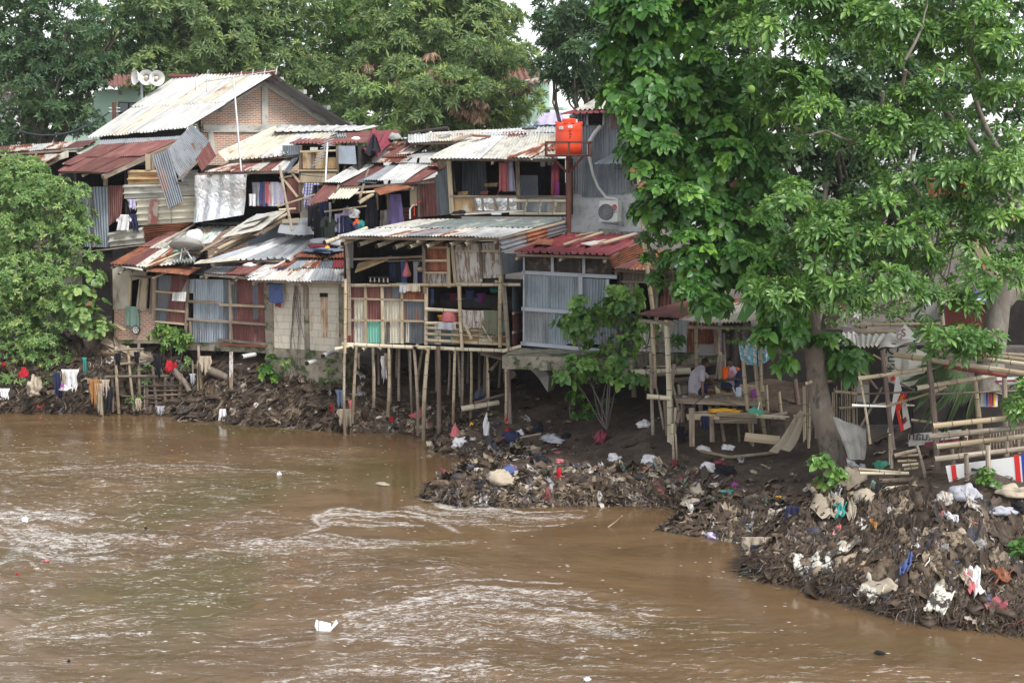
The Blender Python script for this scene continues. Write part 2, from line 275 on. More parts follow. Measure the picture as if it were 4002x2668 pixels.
def _floral(n,p,tc):
    c=mix(n,ramp(n,noise(n,tc.outputs['UV'],9,3,.5),.5,.56),(.16,.42,.58),(.72,.72,.66)); c=mix(n,ramp(n,noise(n,tc.outputs['UV'],14,3,.5),.56,.62),c,(.40,.30,.12)); ln(n,c,p.inputs['Base Color']); p.inputs['Roughness'].default_value=.5
MT['floral']=fancy('blue_patterned_plastic',_floral)
def leafmat(name,c0,c1,c2,gloss=.45,trans=.3,tr=(.16,.30,.03)):
    """tint 0 old leaf, .5 common, 1 young"""
    m,n,o=newmat(name); at=n.nodes.new('ShaderNodeAttribute'); at.attribute_name='tint'; r=n.nodes.new('ShaderNodeValToRGB'); e=r.color_ramp.elements
    e[0].position=0; e[0].color=(*c0,1); e[1].position=.93; e[1].color=(*c2,1); x=e.new(.5); x.color=(*c1,1); x=e.new(.985); x.color=(.26,.13,.07,1); x=e.new(.96); x.color=(*c2,1)
    ln(n,at.outputs['Fac'],r.inputs[0]); p=n.nodes.new('ShaderNodeBsdfPrincipled'); ln(n,r.outputs[0],p.inputs['Base Color']); p.inputs['Roughness'].default_value=gloss; p.inputs['Specular IOR Level'].default_value=.45
    t=n.nodes.new('ShaderNodeBsdfTranslucent'); ln(n,mix(n,.5,r.outputs[0],tr),t.inputs[0]); mx=n.nodes.new('ShaderNodeMixShader'); mx.inputs[0].default_value=trans; ln(n,p.outputs[0],mx.inputs[1]); ln(n,t.outputs[0],mx.inputs[2]); ln(n,mx.outputs[0],o.inputs[0]); return m
LF=dict(dark=leafmat('dark_mango_leaf',(.040,.085,.045),(.07,.14,.065),(.15,.24,.085)),
 mango=leafmat('mango_leaf',(.10,.155,.07),(.165,.25,.10),(.33,.42,.12)),
 lime=leafmat('fresh_feathery_leaf',(.07,.16,.04),(.12,.24,.055),(.25,.38,.08)),
 bush=leafmat('light_green_bush_leaf',(.09,.18,.055),(.165,.30,.095),(.36,.48,.16)),
 broad=leafmat('broad_serrated_leaf',(.035,.105,.022),(.065,.18,.035),(.18,.36,.05),gloss=.40),
 cerb=leafmat('glossy_whorled_leaf',(.05,.12,.03),(.10,.215,.055),(.23,.40,.08),gloss=.33),
 dry=leafmat('dry_brown_leaf',(.22,.13,.08),(.32,.21,.14),(.38,.27,.18),trans=.15,tr=(.3,.2,.12)))
MT['bark']=mat('grey_brown_bark',(.17,.135,.11),[((.22,.19,.16),3,.45,.65,(1,1,.5)),((.06,.05,.04),5,.52,.7,(1,1,.4))],rough=.95,var=.1,bump=(14,.7,.02,(1,1,.3)))
MT['palebark']=mat('pale_grey_bark',(.15,.13,.11),[((.24,.215,.19),3,.45,.65,(1,1,.5)),((.13,.11,.09),4,.52,.7,(1,1,.4))],rough=.95,var=.1,bump=(14,.6,.02))
MT['twig']=mat('grey_twig',(.15,.13,.12),rough=.9,var=.15)
# ---------------- shore line, bank and river
SH=[(-900,936,0),(0,944,0),(200,946,0),(400,951,0),(430,962,0),(560,974,0),(700,982,0),(800,992,1),(900,992,1),(985,998,1),(1010,1012,2),(1000,1036,2),(1050,1046,2),(1150,1052,2),(1175,1062,2),(1140,1078,2),(1085,1104,3),(1010,1128,3),(985,1146,3),(1060,1160,3),(1180,1161,3),(1300,1159,3),(1450,1158,3),(1560,1162,3),(1572,1174,4),(1545,1198,4),(1515,1217,4),(1600,1231,4),(1700,1244,4),(1728,1262,5),(1712,1318,5),(1760,1332,5),(1830,1340,5),(1890,1362,5),(1960,1386,5),(2080,1420,5),(2200,1436,5),(2352,1454,5),(2700,1500,5),(3600,1600,5)]
SHW=np.array([list(G(D(x,y)))[:2] for x,y,_ in SH]); SHT=np.array([t for *_,t in SH])
PROF={0:[(0,0),(.25,.4),(.8,1.05),(1.5,1.85),(3,2.15),(40,3)],1:[(0,0),(.4,.3),(1.6,.75),(3.4,1.25),(5.5,2.0),(40,3)],2:[(0,0),(.2,.22),(.8,.42),(2.5,.7),(5,1.3),(9,2.1),(40,3)],3:[(0,0),(.15,.3),(.6,.62),(1.1,.74),(3,.95),(8,2.0),(40,3)],4:[(0,0),(.3,.14),(2,.55),(4,1.0),(7,1.7),(40,3)],5:[(0,0),(.3,.42),(.9,.85),(2,1.25),(4,1.75),(8,2.3),(40,3)]}
PX=np.array(sorted({d for p in PROF.values() for d,_ in p})); PZ=np.array([np.interp(PX,*zip(*PROF[k])) for k in range(6)])
_pn=NR.uniform(0,6.28,(24,3)); _pk=np.array([(math.cos(a)*f,math.sin(a)*f) for a,f in zip(NR.uniform(0,6.28,24),np.geomspace(.5,9,24))])
def hn(x,y):
    z=np.zeros_like(x)
    for i in range(24): z+=np.sin(x*_pk[i,0]+y*_pk[i,1]+_pn[i,0])*.55/np.hypot(*_pk[i])**.8
    return z
def height(x,y):
    x=np.atleast_1d(np.asarray(x,float)); y=np.atleast_1d(np.asarray(y,float)); a=SHW[:-1];b=SHW[1:]; best=np.full(x.shape,1e9); typ=np.zeros((len(x),6)); side=np.zeros(x.shape,bool)
    wsum=np.zeros((len(x),6))
    for i in range(len(a)):
        d=b[i]-a[i]; t=np.clip(((x-a[i,0])*d[0]+(y-a[i,1])*d[1])/(d@d),0,1); ds=np.hypot(x-a[i,0]-t*d[0],y-a[i,1]-t*d[1]); best=np.minimum(best,ds)
        wsum[:,SHT[i]]+=np.hypot(*d)/(ds+.12)**4*.1
    poly=np.vstack([SHW,[[60,15],[60,200],[-80,200],[-80,60]]]); j=len(poly)-1; ins=np.zeros(x.shape,bool)
    for i in range(len(poly)):
        xi,yi=poly[i];xj,yj=poly[j]
        c=((yi>y)!=(yj>y))&(x<(xj-xi)*(y-yi)/(yj-yi+1e-12)+xi); ins^=c; j=i
    wsum/=wsum.sum(1,keepdims=True); z=sum(wsum[:,k]*np.interp(best,PX,PZ[k]) for k in range(6))
    n=hn(x,y); z=z+n*(.05+.06*wsum[:,5]+.03*wsum[:,0])*np.clip(best*1.5,0,1)
    return np.where(ins,z,-np.minimum(best*.6,1.)-.02)
def gnd(s,lo=22,hi=60):
    d=ray(s); ys=np.linspace(lo,hi,500); t=ys/d.y; hz=height(d.x*t,ys); z=H+d.z*t; k=np.argmax(z<hz) if (z<hz).any() else -1
    y=ys[k]; return P(s,float(y))
def gz(x,y): return float(height([x],[y])[0])
def grid(xs,ys):
    X,Y=np.meshgrid(xs,ys); return X.ravel(),Y.ravel()
def gridf(nx,ny): 
    i=np.arange(nx-1);j=np.arange(ny-1);I,J=np.meshgrid(i,j);a=(J*nx+I).ravel(); return np.stack([a,a+1,a+1+nx,a+nx],1)
xs=np.concatenate([np.arange(-60,-21,1.),np.arange(-21,13,.13),np.arange(13,60,1.5)]); ys=np.concatenate([np.arange(14,22,.5),np.arange(22,49,.13),np.arange(49,62,.6),np.arange(62,200,6)])
X,Y=grid(xs,ys); Z=height(X,Y)
def _mud(n,p,tc):
    c=tc.outputs['Object']; col=mix(n,ramp(n,noise(n,c,1.1,6,.7),.42,.62),(.060,.043,.032),(.115,.084,.062)); col=mix(n,ramp(n,noise(n,c,7,5,.7),.55,.7),col,(.035,.026,.02)); col=mix(n,ramp(n,noise(n,c,3.3,5,.8),.64,.72),col,(.17,.135,.105))
    ge=n.nodes.new('ShaderNodeNewGeometry'); sx=n.nodes.new('ShaderNodeSeparateXYZ'); ln(n,ge.outputs['Position'],sx.inputs[0]); wet=ramp(n,mth(n,'ADD',sx.outputs[2],mth(n,'MULTIPLY',noise(n,c,1.5,4),.4)),.55,.25); col=mix(n,mth(n,'MULTIPLY',wet,.7),col,(.028,.02,.014))
    ln(n,col,p.inputs['Base Color']); ln(n,mth(n,'SUBTRACT',mth(n,'ADD',mth(n,'MULTIPLY',noise(n,c,2.5,4),.5),.35),mth(n,'MULTIPLY',wet,.3)),p.inputs['Roughness']); p.inputs['Specular IOR Level'].default_value=.35
    b=n.nodes.new('ShaderNodeBump'); b.inputs['Strength'].default_value=.9; b.inputs['Distance'].default_value=.06; ln(n,noise(n,c,6,8,.72),b.inputs['Height']); ln(n,b.outputs[0],p.inputs['Normal'])
MT['mud']=fancy('wet_brown_mud',_mud)
bank=npmesh('river_bank',np.stack([X,Y,Z],1),gridf(len(xs),len(ys)),MT['mud'],smooth=True); tag(bank,'brown mud river bank sloping down to the water',None,kind='structure')
# river: foam lines are drifting froth, laid as a mask of curved streaks in world space
FO=[]  # (points in D pixels, width m, strength)
def arc(cx,cy,rx,ry,a0,a1,w=.3,s=.8,n=14): FO.append(([(cx+rx*math.cos(math.radians(a0+(a1-a0)*i/n)),cy+ry*math.sin(math.radians(a0+(a1-a0)*i/n))) for i in range(n+1)],w,s))
arc(870,1219,175,33,180,362,.45,1); arc(800,1230,260,18,10,175,.4,.9); arc(600,1215,110,24,170,370,.3,.7); arc(905,1213,80,14,150,380,.3,.6); arc(600,1262,190,14,200,350,.3,.5)
FO+=[([(0,1180),(60,1185),(130,1178),(210,1190)],.7,1),([(0,1205),(90,1222),(140,1240),(260,1236),(420,1240)],.8,1),([(0,1240),(60,1228),(130,1250),(210,1262)],.9,1),([(0,1285),(60,1268),(150,1280),(300,1290)],.6,.8),
([(0,1082),(130,1080),(300,1068),(470,1072),(560,1082),(700,1090)],.4,.9),([(90,1090),(260,1080),(380,1086),(540,1080)],.35,.7),([(250,1100),(420,1102),(640,1110),(820,1120)],.3,.5),([(400,1130),(560,1122),(700,1100),(760,1096)],.3,.6),([(560,1130),(640,1118),(720,1130),(800,1125)],.3,.5),
([(960,1165),(1040,1178),(1130,1180),(1210,1190),(1320,1196)],.8,1),([(1000,1170),(1090,1188),(1180,1200),(1250,1198)],.5,.7),([(1330,1145),(1500,1172),(1530,1178)],.1,.2),
([(820,1430),(930,1402),(1040,1385),(1200,1388),(1340,1400),(1470,1425)],.9,.95),([(800,1420),(900,1440),(1050,1445),(1200,1438),(1400,1440)],.8,.8),([(900,1420),(1000,1418),(1130,1416),(1300,1420)],.7,.7),([(860,1440),(1000,1405),(1150,1400)],.4,.8),
([(0,1478),(90,1462),(200,1450),(300,1448)],.6,.8),([(660,1530),(760,1512),(900,1504),(1050,1506),(1085,1518),(980,1530)],.35,.9),([(640,1548),(760,1552),(900,1546)],.5,.6),([(950,1556),(1100,1548),(1250,1560)],.4,.6),
([(440,1330),(520,1318),(600,1330),(700,1345),(850,1340)],.4,.5),([(0,1320),(120,1312),(260,1325),(400,1340)],.4,.4),([(820,1290),(900,1300),(1000,1312),(1100,1305)],.35,.5),([(600,1290),(700,1292),(800,1300),(860,1290)],.3,.6),
([(0,1010),(130,1002),(260,1006)],.3,.3),([(230,1003),(330,998),(420,1006)],.25,.5),([(220,1045),(330,1040)],.2,.5),([(1490,1316),(1700,1325)],.15,.4),([(1350,1520),(1500,1530),(1700,1526)],.3,.25),([(500,1240),(620,1244),(760,1250)],.5,.7),
([(0,1395),(150,1380),(300,1390)],.3,.3),([(1100,1300),(1250,1290),(1330,1300)],.3,.3),([(350,1480),(500,1470),(620,1490)],.4,.35),([(1400,1480),(1600,1500),(1800,1490)],.25,.25)]
wx=np.linspace(-20,9,900); wy=np.concatenate([np.linspace(18.5,30,330),np.linspace(30.04,48,380)]); X,Y=grid(wx,wy); SHP=(len(wy),len(wx)); F=np.zeros(SHP); X2=X.reshape(SHP);Y2=Y.reshape(SHP); DS=np.full(SHP,9.)
Xw=X2+.25*np.sin(Y2*1.7+X2*.6)+.1*np.sin(Y2*4.1+X2*1.3)+.04*np.sin(X2*9+Y2*5); Yw=Y2+.16*np.sin(X2*1.1+Y2*.5)+.07*np.sin(X2*3.3)+.03*np.sin(X2*8-Y2*6)
def segd(a,b,m):
    j0,j1=np.searchsorted(wy,[min(a[1],b[1])-m,max(a[1],b[1])+m]); i0,i1=np.searchsorted(wx,[min(a[0],b[0])-m,max(a[0],b[0])+m]); return slice(j0,j1),slice(i0,i1)
for pts,wd,st in FO:
    W0=np.array([list(G(D(*p)))[:2] for p in pts])
    for c in range(3+int(wd*16)):
        W_=W0+np.array([0,NR.normal()*wd*.8]); ww=.07+.12*NR.random()+(.10 if c==0 else 0); s0=st*(.8 if c==0 else NR.uniform(.5,1)); t0=NR.random()*.5 if c else 0; t1=t0+NR.uniform(.3,.6) if c else 1; n_=len(W_)-1; ph=NR.uniform(0,6)
        for q in range(n_):
            if (q+1)/n_<t0 or q/n_>t1: continue
            a=W_[q]+np.array([0,.28*math.sin(q*.8+ph)]) if c else W_[q]; b=W_[q+1]+np.array([0,.28*math.sin(q*.8+.8+ph)]) if c else W_[q+1]
            sl_=segd(a,b,.8); x_=Xw[sl_];y_=Yw[sl_]; d=b-a; t=np.clip(((x_-a[0])*d[0]+(y_-a[1])*d[1])/(d@d+1e-9),0,1); F[sl_]=np.maximum(F[sl_],s0*np.exp(-(np.hypot(x_-a[0]-t*d[0],y_-a[1]-t*d[1])/ww)**2)); 
            if c==0: F[sl_]=np.maximum(F[sl_],.50*s0*np.exp(-(np.hypot(x_-a[0]-t*d[0],y_-a[1]-t*d[1])/(wd*.75))**2))
for a,b in zip(SHW[:-1],SHW[1:]):
    sl_=segd(a,b,8); x_=X2[sl_];y_=Y2[sl_]; d=b-a; t=np.clip(((x_-a[0])*d[0]+(y_-a[1])*d[1])/(d@d),0,1); DS[sl_]=np.minimum(DS[sl_],np.hypot(x_-a[0]-t*d[0],y_-a[1]-t*d[1]))
F=F.ravel(); calm=np.clip((DS-.6)/6.5,.05,1).ravel(); calm=calm*np.where((X>-5)&(Y>31),np.clip(.35+(-X-1)*.2,.12,1),1)
patch=.35+.65/(1+np.exp(-3*hn(X*.5+7,Y*.9))); Zw=np.zeros(len(X)); Xq=X+.35*np.sin(Y*.9+X*.3)+.12*np.sin(Y*2.3-X*.9); Yq=Y+.3*np.sin(X*.7)+.1*np.sin(X*2.1+Y)
for i in range(46):
    lam=.22*(9 ** (NR.random()**1.4)); a_=NR.normal()*.75+math.pi/2*.9; k=2*math.pi/lam; Zw+=.0085*lam*np.sin(k*(Xq*math.cos(a_)+Yq*math.sin(a_))+NR.uniform(0,6.28))
patch=patch*calm; Zw=Zw*patch
def _water(n,p,tc):
    c=tc.outputs['Object']; at=n.nodes.new('ShaderNodeAttribute'); at.attribute_name='tint'
    base=mix(n,ramp(n,noise(n,c,.25,4,.6,1.5,(.6,1.6,1)),.35,.7),(.118,.073,.036),(.165,.105,.055)); base=mix(n,ramp(n,noise(n,c,.12,3,.5,1,(1,1,1)),.5,.66),base,(.105,.080,.032))
    fine=noise(n,c,9,7,.82,1.6,(.5,1.25,1)); wisps=noise(n,c,1.1,6,.75,2.5,(.35,1.8,1))
    rp=n.nodes.new('ShaderNodeAttribute'); rp.attribute_name='rip'; rf=rp.outputs['Fac']
    m1=mth(n,'ADD',mth(n,'MULTIPLY',at.outputs['Fac'],.20),mth(n,'MULTIPLY',fine,.80)); foam=ramp(n,m1,.52,.63)
    def lines(sc_,dist,lo,vec): r_=mth(n,'SUBTRACT',1.,mth(n,'ABSOLUTE',mth(n,'SUBTRACT',mth(n,'MULTIPLY',noise(n,c,sc_,3,.5,dist,vec),2.),1.))); return ramp(n,r_,lo,.995)
    gen=mth(n,'MULTIPLY',mth(n,'MAXIMUM',lines(.9,2.2,.93,(.35,1.9,1)),lines(2.2,1.6,.91,(.3,1.5,1))),mth(n,'MULTIPLY',ramp(n,wisps,.47,.60),ramp(n,fine,.46,.57))); gen=mth(n,'MULTIPLY',gen,ramp(n,rf,.12,.45))
    foam=mth(n,'MULTIPLY',mth(n,'MAXIMUM',foam,gen),.80)
    spk=n.nodes.new('ShaderNodeTexVoronoi'); spk.inputs['Scale'].default_value=2.6; mp=n.nodes.new('ShaderNodeMapping'); mp.inputs['Scale'].default_value=(1,2,1); ln(n,c,mp.inputs[0]); ln(n,mp.outputs[0],spk.inputs[0])
    s2=mth(n,'MULTIPLY',ramp(n,spk.outputs['Distance'],.12,.07),ramp(n,noise(n,c,.6,3),.42,.55)); foam=mth(n,'MAXIMUM',foam,mth(n,'MULTIPLY',s2,.85))
    ln(n,mix(n,foam,base,(.66,.63,.60)),p.inputs['Base Color']); ln(n,mth(n,'ADD',mth(n,'MULTIPLY',foam,.5),.06),p.inputs['Roughness']); p.inputs['IOR'].default_value=1.33; p.inputs['Specular IOR Level'].default_value=.5
    b=n.nodes.new('ShaderNodeBump'); b.inputs['Strength'].default_value=.8; b.inputs['Distance'].default_value=.06
    hgt=mth(n,'ADD',noise(n,c,1.6,4,.55,.8,(.6,1.5,1)),mth(n,'MULTIPLY',noise(n,c,5.5,6,.72,1.2,(.5,1.3,1)),.55))
    hgt=mth(n,'MULTIPLY',hgt,mth(n,'ADD',mth(n,'MULTIPLY',rf,1.2),.03)); ln(n,hgt,b.inputs['Height']); ln(n,b.outputs[0],p.inputs['Normal'])
MT['water']=fancy('muddy_river_water',_water)
rv=npmesh('river_water',np.stack([X,Y,Zw],1),gridf(len(wx),len(wy)),MT['water'],tint=F,smooth=True,base=(0,0,0)); _a=rv.data.attributes.new('rip','FLOAT','POINT'); _a.data.foreach_set('value',patch.astype(np.float32)); tag(rv,'muddy brown river water streaked with drifting foam',None,kind='structure')
mb=MB()
for a in((-120,-20,-40,70),(9,100,-40,70),(-20,9,-40,18.5),(-20,9,48,70)): mb.add([(a[0],a[2],-.03),(a[1],a[2],-.03),(a[1],a[3],-.03),(a[0],a[3],-.03)],[(0,1,2,3)],[(0,0)]*4)
o=mb.build('river_water',MT['water'],base=(0,0,-.03)); tag(o,'outer reach of the muddy brown river',None,kind='structure')
# ---------------- sheet metal
def sheet(name,m,parent,c00,c10,c11,c01,pitch=.09,amp=.012,prof='sin',jag=0.,warp=.01,nv=4,lab=None,across=False,lift=0.,thick=.0):
    amp=amp*(1.5 if prof!='flat' else 1)
    """corrugated sheet, ridges run from c00 to c01 (or across)"""
    c00,c10,c11,c01=[Vector(c) for c in (c00,c10,c11,c01)]
    if across: c00,c10,c11,c01=c01,c00,c10,c11
    n=((c10-c00).cross(c01-c00)+(c10-c11).cross(c01-c11)*-1).normalized()
    if n.length<.5: n=(c10-c00).cross(c01-c00).normalized()
    if n.dot(CAM-c00)<0: n=-n
    Wd=((c10-c00).length+(c11-c01).length)/2; L=((c01-c00).length+(c11-c10).length)/2; k=max(2,round(Wd/pitch)); per=6 if prof=='sin' else 8
    nu=k*per+1; u=np.linspace(0,1,nu); v=np.linspace(0,1,nv+1)
    if prof=='sin': a=np.sin(u*k*2*np.pi)*amp
    elif prof=='flat': a=np.zeros(nu)
    else:
        t=(u*k)%1; a=np.interp(t,[0,.14,.24,.36,.46,1],[0,0,1,1,0,0])*amp*2
    U,V=np.meshgrid(u,v); A=np.tile(a,(nv+1,1)); ph=R.uniform(0,6)
    A=A+lift+warp*np.sin(U*3.1*Wd+ph)*np.sin(V*2.3*L+ph*1.7)+warp*.6*np.sin(V*5+ph)
    if jag:
        jr=np.repeat(NR.uniform(-1,1,k//8+2),8*per)[:nu]*jag; V=V+np.outer((v<.01)*1.-(v>.99)*1.,jr)
    q=[np.array(c) for c in (c00,c10,c11,c01)]; U3=U[...,None];V3=V[...,None]
    Pn=q[0]*(1-U3)*(1-V3)+q[1]*U3*(1-V3)+q[2]*U3*V3+q[3]*(1-U3)*V3+np.array(n)*A[...,None]
    vs=Pn.reshape(-1,3); fs=gridf(nu,nv+1); base=Vector((*vs[:,:2].mean(0),vs[:,2].min())); vl=(vs-np.array(base)).astype(np.float32)
    me=bpy.data.meshes.new(name); me.from_pydata(vl.tolist(),[],fs.tolist()); ul=me.uv_layers.new(name='UVMap')
    uv=np.stack([(U*Wd).ravel(),(V*L).ravel()],1); ul.data.foreach_set('uv',uv[fs.ravel()].astype(np.float32).ravel()); me.polygons.foreach_set('use_smooth',[True]*len(fs)); me.materials.append(m); me.update()
    o=link(name,me,parent,base)
    if lab: o['label']=lab
    return o
def pick(ws): 
    ks=list(ws); return R.choices(ks,[ws[k] for k in ks])[0]
def roof(parent,c00,c10,c11,c01,nc,nr,ws,pitch=.09,amp=.012,prof='sin',eave=.03,jag=.0,gap=.0,under=True,name='roof_sheet'):
    """patchwork of overlapping sheets; c00-c10 the low edge, c01-c11 the high edge"""
    q=[Vector(c) for c in (c00,c10,c11,c01)]
    def at(u,v): return q[0].lerp(q[1],u).lerp(q[3].lerp(q[2],u),v)
    mats=ws if isinstance(ws,list) else None; i=0
    for r in range(nr):
        for c in range(nc):
            u0=c/nc-(.012 if c else 0)-rn(0,gap); u1=(c+1)/nc+(.012 if c<nc-1 else 0)+rn(0,gap); v0=r/nr-(rn(.03,.09)/nr if r else rn(-eave,eave)/nr); v1=min(1,(r+1)/nr+.05/nr)
            k=mats[(nr-1-r)*nc+c] if mats else pick(ws); sk=rn(-.006,.006)
            if k!='none': sheet(name,MT[k],parent,at(u0,v0),at(u1,v0+sk),at(u1,v1),at(u0,v1+sk),pitch,amp,prof,jag,.008,4,lift=.012+.014*((c+r)%2)+.02*r+rn(0,.012))
            i+=1
    if under:
        n=(q[1]-q[0]).cross(q[3]-q[0]).normalized(); n=n if n.z>0 else -n
        mb=MB()
        for v in (.06,.5,.94): mb.bar(at(.01,v)-n*.06,at(.99,v)-n*.06,.06,.07,n)
        for k in range(3): 
            u=.04+.92*k/2; mb.bar(at(u,.0)-n*.13,at(u,.98)-n*.13,.06,.07,n)
        mb.build('rafter_frame',MT['plank'],parent)
def fsheet(F,m,parent,a,b,c,d,off=.0,**k):
    """sheet on a facade: corners lower-left, lower-right, upper-right, upper-left (picture)"""
    k.setdefault('name','wall_sheet'); nm=k.pop('name'); m=MT[m] if isinstance(m,str) else m
    return sheet(nm,m,parent,*F.q(off,a,b,c,d),**k)
def panel(F,m,parent,name,a,b,c,d,off=0.,t=.04,lab=None):
    o=MB().quad(F.q(off,a,b,c,d),t,F.n).build(name,MT[m],parent)
    if lab:o['label']=lab
    return o
def batten(F,parent,a,b,w=.06,t=.05,off=.05,m='plank',name='batten'):
    return MB().bar(F.at(a,off),F.at(b,off),w,t,F.n).build(name,MT[m],parent)
def bamboo(a,b,r=.045,m='bamboo',parent=None,name='bamboo_pole',bend=.012,taper=.85,seg=.38,hole=True):
    a=Vector(a);b=Vector(b);L=(b-a).length; k=max(2,int(L/seg)); mb=MB(); px=Vector((rn(-1,1),rn(-1,1),rn(-.3,.3)))*bend*L
    pts=[];rs=[];nodes=[]
    for i in range(k):
        for f,rr in ((0.0,1.12),(.05,1.0),(.5,.97),(.95,1.0)):
            t=(i+f)/k; pts.append(a.lerp(b,t)+px*math.sin(math.pi*t)); rs.append(r*rr*(1-(1-taper)*t)); 
    pts.append(b); rs.append(r*taper); mb.tube(pts,rs,9,mi=0,capmi=2 if hole else 0)
    for i in range(1,k):
        t=i/k; c=a.lerp(b,t)+px*math.sin(math.pi*t); d=(b-a).normalized(); rr=r*(1-(1-taper)*t)*1.15; mb.tube([c-d*.008,c+d*.008],rr,9,mi=1)
    return mb.build(name,[MT[m],MT['node'],MT['hole']],parent,smooth=False)
def fbam(F,a,b,r=.045,off=.08,**k): return bamboo(F.at(a,off),F.at(b,off),r,**k)
# ---------------- hanging cloth: outline polygon in a local frame, folded
def drape(name,m,parent,top,right,w,h,n,shape='rect',folds=4,depth=.05,lean=0.,lab=None,t=.012):
    top=Vector(top);right=Vector(right).normalized();n=Vector(n).normalized();dn=Vector((0,0,-1)); nu,nv=18,16; ph=rn(0,6)
    def half(v):
        if shape=='shirt': return (.26+.24*min(1,v*7)) if v<.10 else (.5 if v<.34 else (.36+.03*v))
        if shape=='trousers': return .5-.06*v
        if shape=='dress': return .32+.2*v
        return .5-.02*math.sin(v*5+ph)
    vs=[];uv=[]
    for side in(0,1):
        for j in range(nv+1):
            v=j/nv
            for i in range(nu+1):
                u=i/nu*2-1; x=u*half(v)*w; y=v*h
                if shape=='trousers' and v>.35: x=x+(.06*w if u>0 else -.06*w)*min(1,(v-.35)*4)
                if shape=='shirt' and abs(u)>.72 and v>.0: y+=(abs(u)-.72)*w*.5*(1 if v<.36 else 0)
                if shape=='rect': y+=(.03 if depth<.05 else .13)*h*(math.sin(u*4+ph)+(0 if depth<.05 else math.sin(u*11+ph*2)+.6*math.sin(u*23+ph)))*v; x*=1-(0 if depth<.05 else .35*v+.1*math.sin(v*9+ph))
                z=depth*(math.sin(u*folds*1.6+ph)+.5*math.sin(u*folds*3.1+v*3+ph))*(.25+.75*v)+(t if side==0 else -t)*(1-abs(u)**6)
                vs.append(top+right*(x+lean*y)+dn*y+n*z); uv.append((x,y))
    fs=[]; K=(nu+1)*(nv+1)
    for j in range(nv):
        for i in range(nu):
            if shape=='trousers' and j/nv>.38 and i in(nu//2-1,nu//2): continue
            a=j*(nu+1)+i; fs.append((a,a+nu+1,a+nu+2,a+1)); fs.append((K+a,K+a+1,K+a+nu+2,K+a+nu+1))
    per=[i for i in range(nu+1)]; 
    for i in range(nu): fs.append((i,i+1,K+i+1,K+i)); a=nv*(nu+1)+i; fs.append((a+1,a,K+a,K+a+1))
    for j in range(nv): a=j*(nu+1); fs.append((a+nu+1,a,K+a,K+a+nu+1)); a+=nu; fs.append((a,a+nu+1,K+a+nu+1,K+a))
    mb=MB().add(vs,fs,uv); o=mb.build(name,MT[m] if isinstance(m,str) else m,parent,smooth=True)
    if lab:o['label']=lab
    return o
def rag(name,m,c,sx,sy,sz,seed=None,parent=None,n=15,rough=.35,up=None,normal=None):
    """crumpled closed lump: cloth heap, bag, sack"""
    rr=random.Random(seed if seed is not None else R.random()); ks=[(Vector((rr.uniform(-1,1),rr.uniform(-1,1),rr.uniform(-1,1)))*rr.uniform(2,7),rr.uniform(0,6),rr.uniform(.3,1)) for _ in range(9)]
    vs=[];fs=[];N=n*2
    for j in range(n+1):
        th=math.pi*j/n
        for i in range(N):
            a=2*math.pi*i/N; p=Vector((math.sin(th)*math.cos(a),math.sin(th)*math.sin(a),math.cos(th))); f=1+rough*(sum(k[2]*math.sin(k[0].dot(p)+k[1]) for k in ks)/4+.30*sum(math.sin(k[0].dot(p)*2.6+k[1]*3) for k in ks[:5])); f=max(.35,f)
            vs.append((p.x*f*sx,p.y*f*sy,max(-.35,p.z*f)*sz))
    fs=[(j*N+i,j*N+(i+1)%N,(j+1)*N+(i+1)%N,(j+1)*N+i) for j in range(n) for i in range(N)]
    c=Vector(c); rz=rr.uniform(0,3); M_=Matrix.Rotation(rz,3,'Z'); vs=[c+M_@Vector(v)+Vector((0,0,.35*sz)) for v in vs]
    return MB().add(vs,fs,[(v.x,v.z) for v in vs]).build(name,MT[m] if isinstance(m,str) else m,parent,smooth=True)
# ---------------- foliage
def norm(a): return a/np.maximum(np.linalg.norm(a,axis=-1,keepdims=True),1e-9)
LT={'lance':(np.array([(0,0,0),(.35,.5,.02),(.72,.42,-.03),(1,0,-.10),(.72,-.42,-.03),(.35,-.5,.02),(.4,0,-.03),(.75,0,-.07)]),[(0,6,1),(0,5,6),(1,6,7),(1,7,2),(6,5,7),(5,4,7),(2,7,3),(7,4,3)]),
 'oval':(np.array([(0,0,0),(.18,.36,.03),(.50,.55,.05),(.80,.40,.0),(1,0,-.12),(.80,-.40,.0),(.50,-.55,.05),(.18,-.36,.03),(.34,0,-.03),(.70,0,-.05)]),[(0,8,1),(1,8,2),(2,8,9),(2,9,3),(3,9,4),(9,5,4),(9,6,5),(8,6,9),(8,7,6),(0,7,8)]),
 'spoon':(np.array([(0,0,0),(.40,.22,.02),(.74,.5,.03),(1,0,-.08),(.74,-.5,.03),(.40,-.22,.02),(.42,0,-.02),(.8,0,-.03)]),[(0,6,1),(0,5,6),(1,6,7),(1,7,2),(6,5,7),(5,4,7),(2,7,3),(7,4,3)]),
 'dia':(np.array([(0,0,0),(.45,.5,.03),(1,0,-.08),(.45,-.5,.03)]),[(0,3,1),(1,3,2)])}
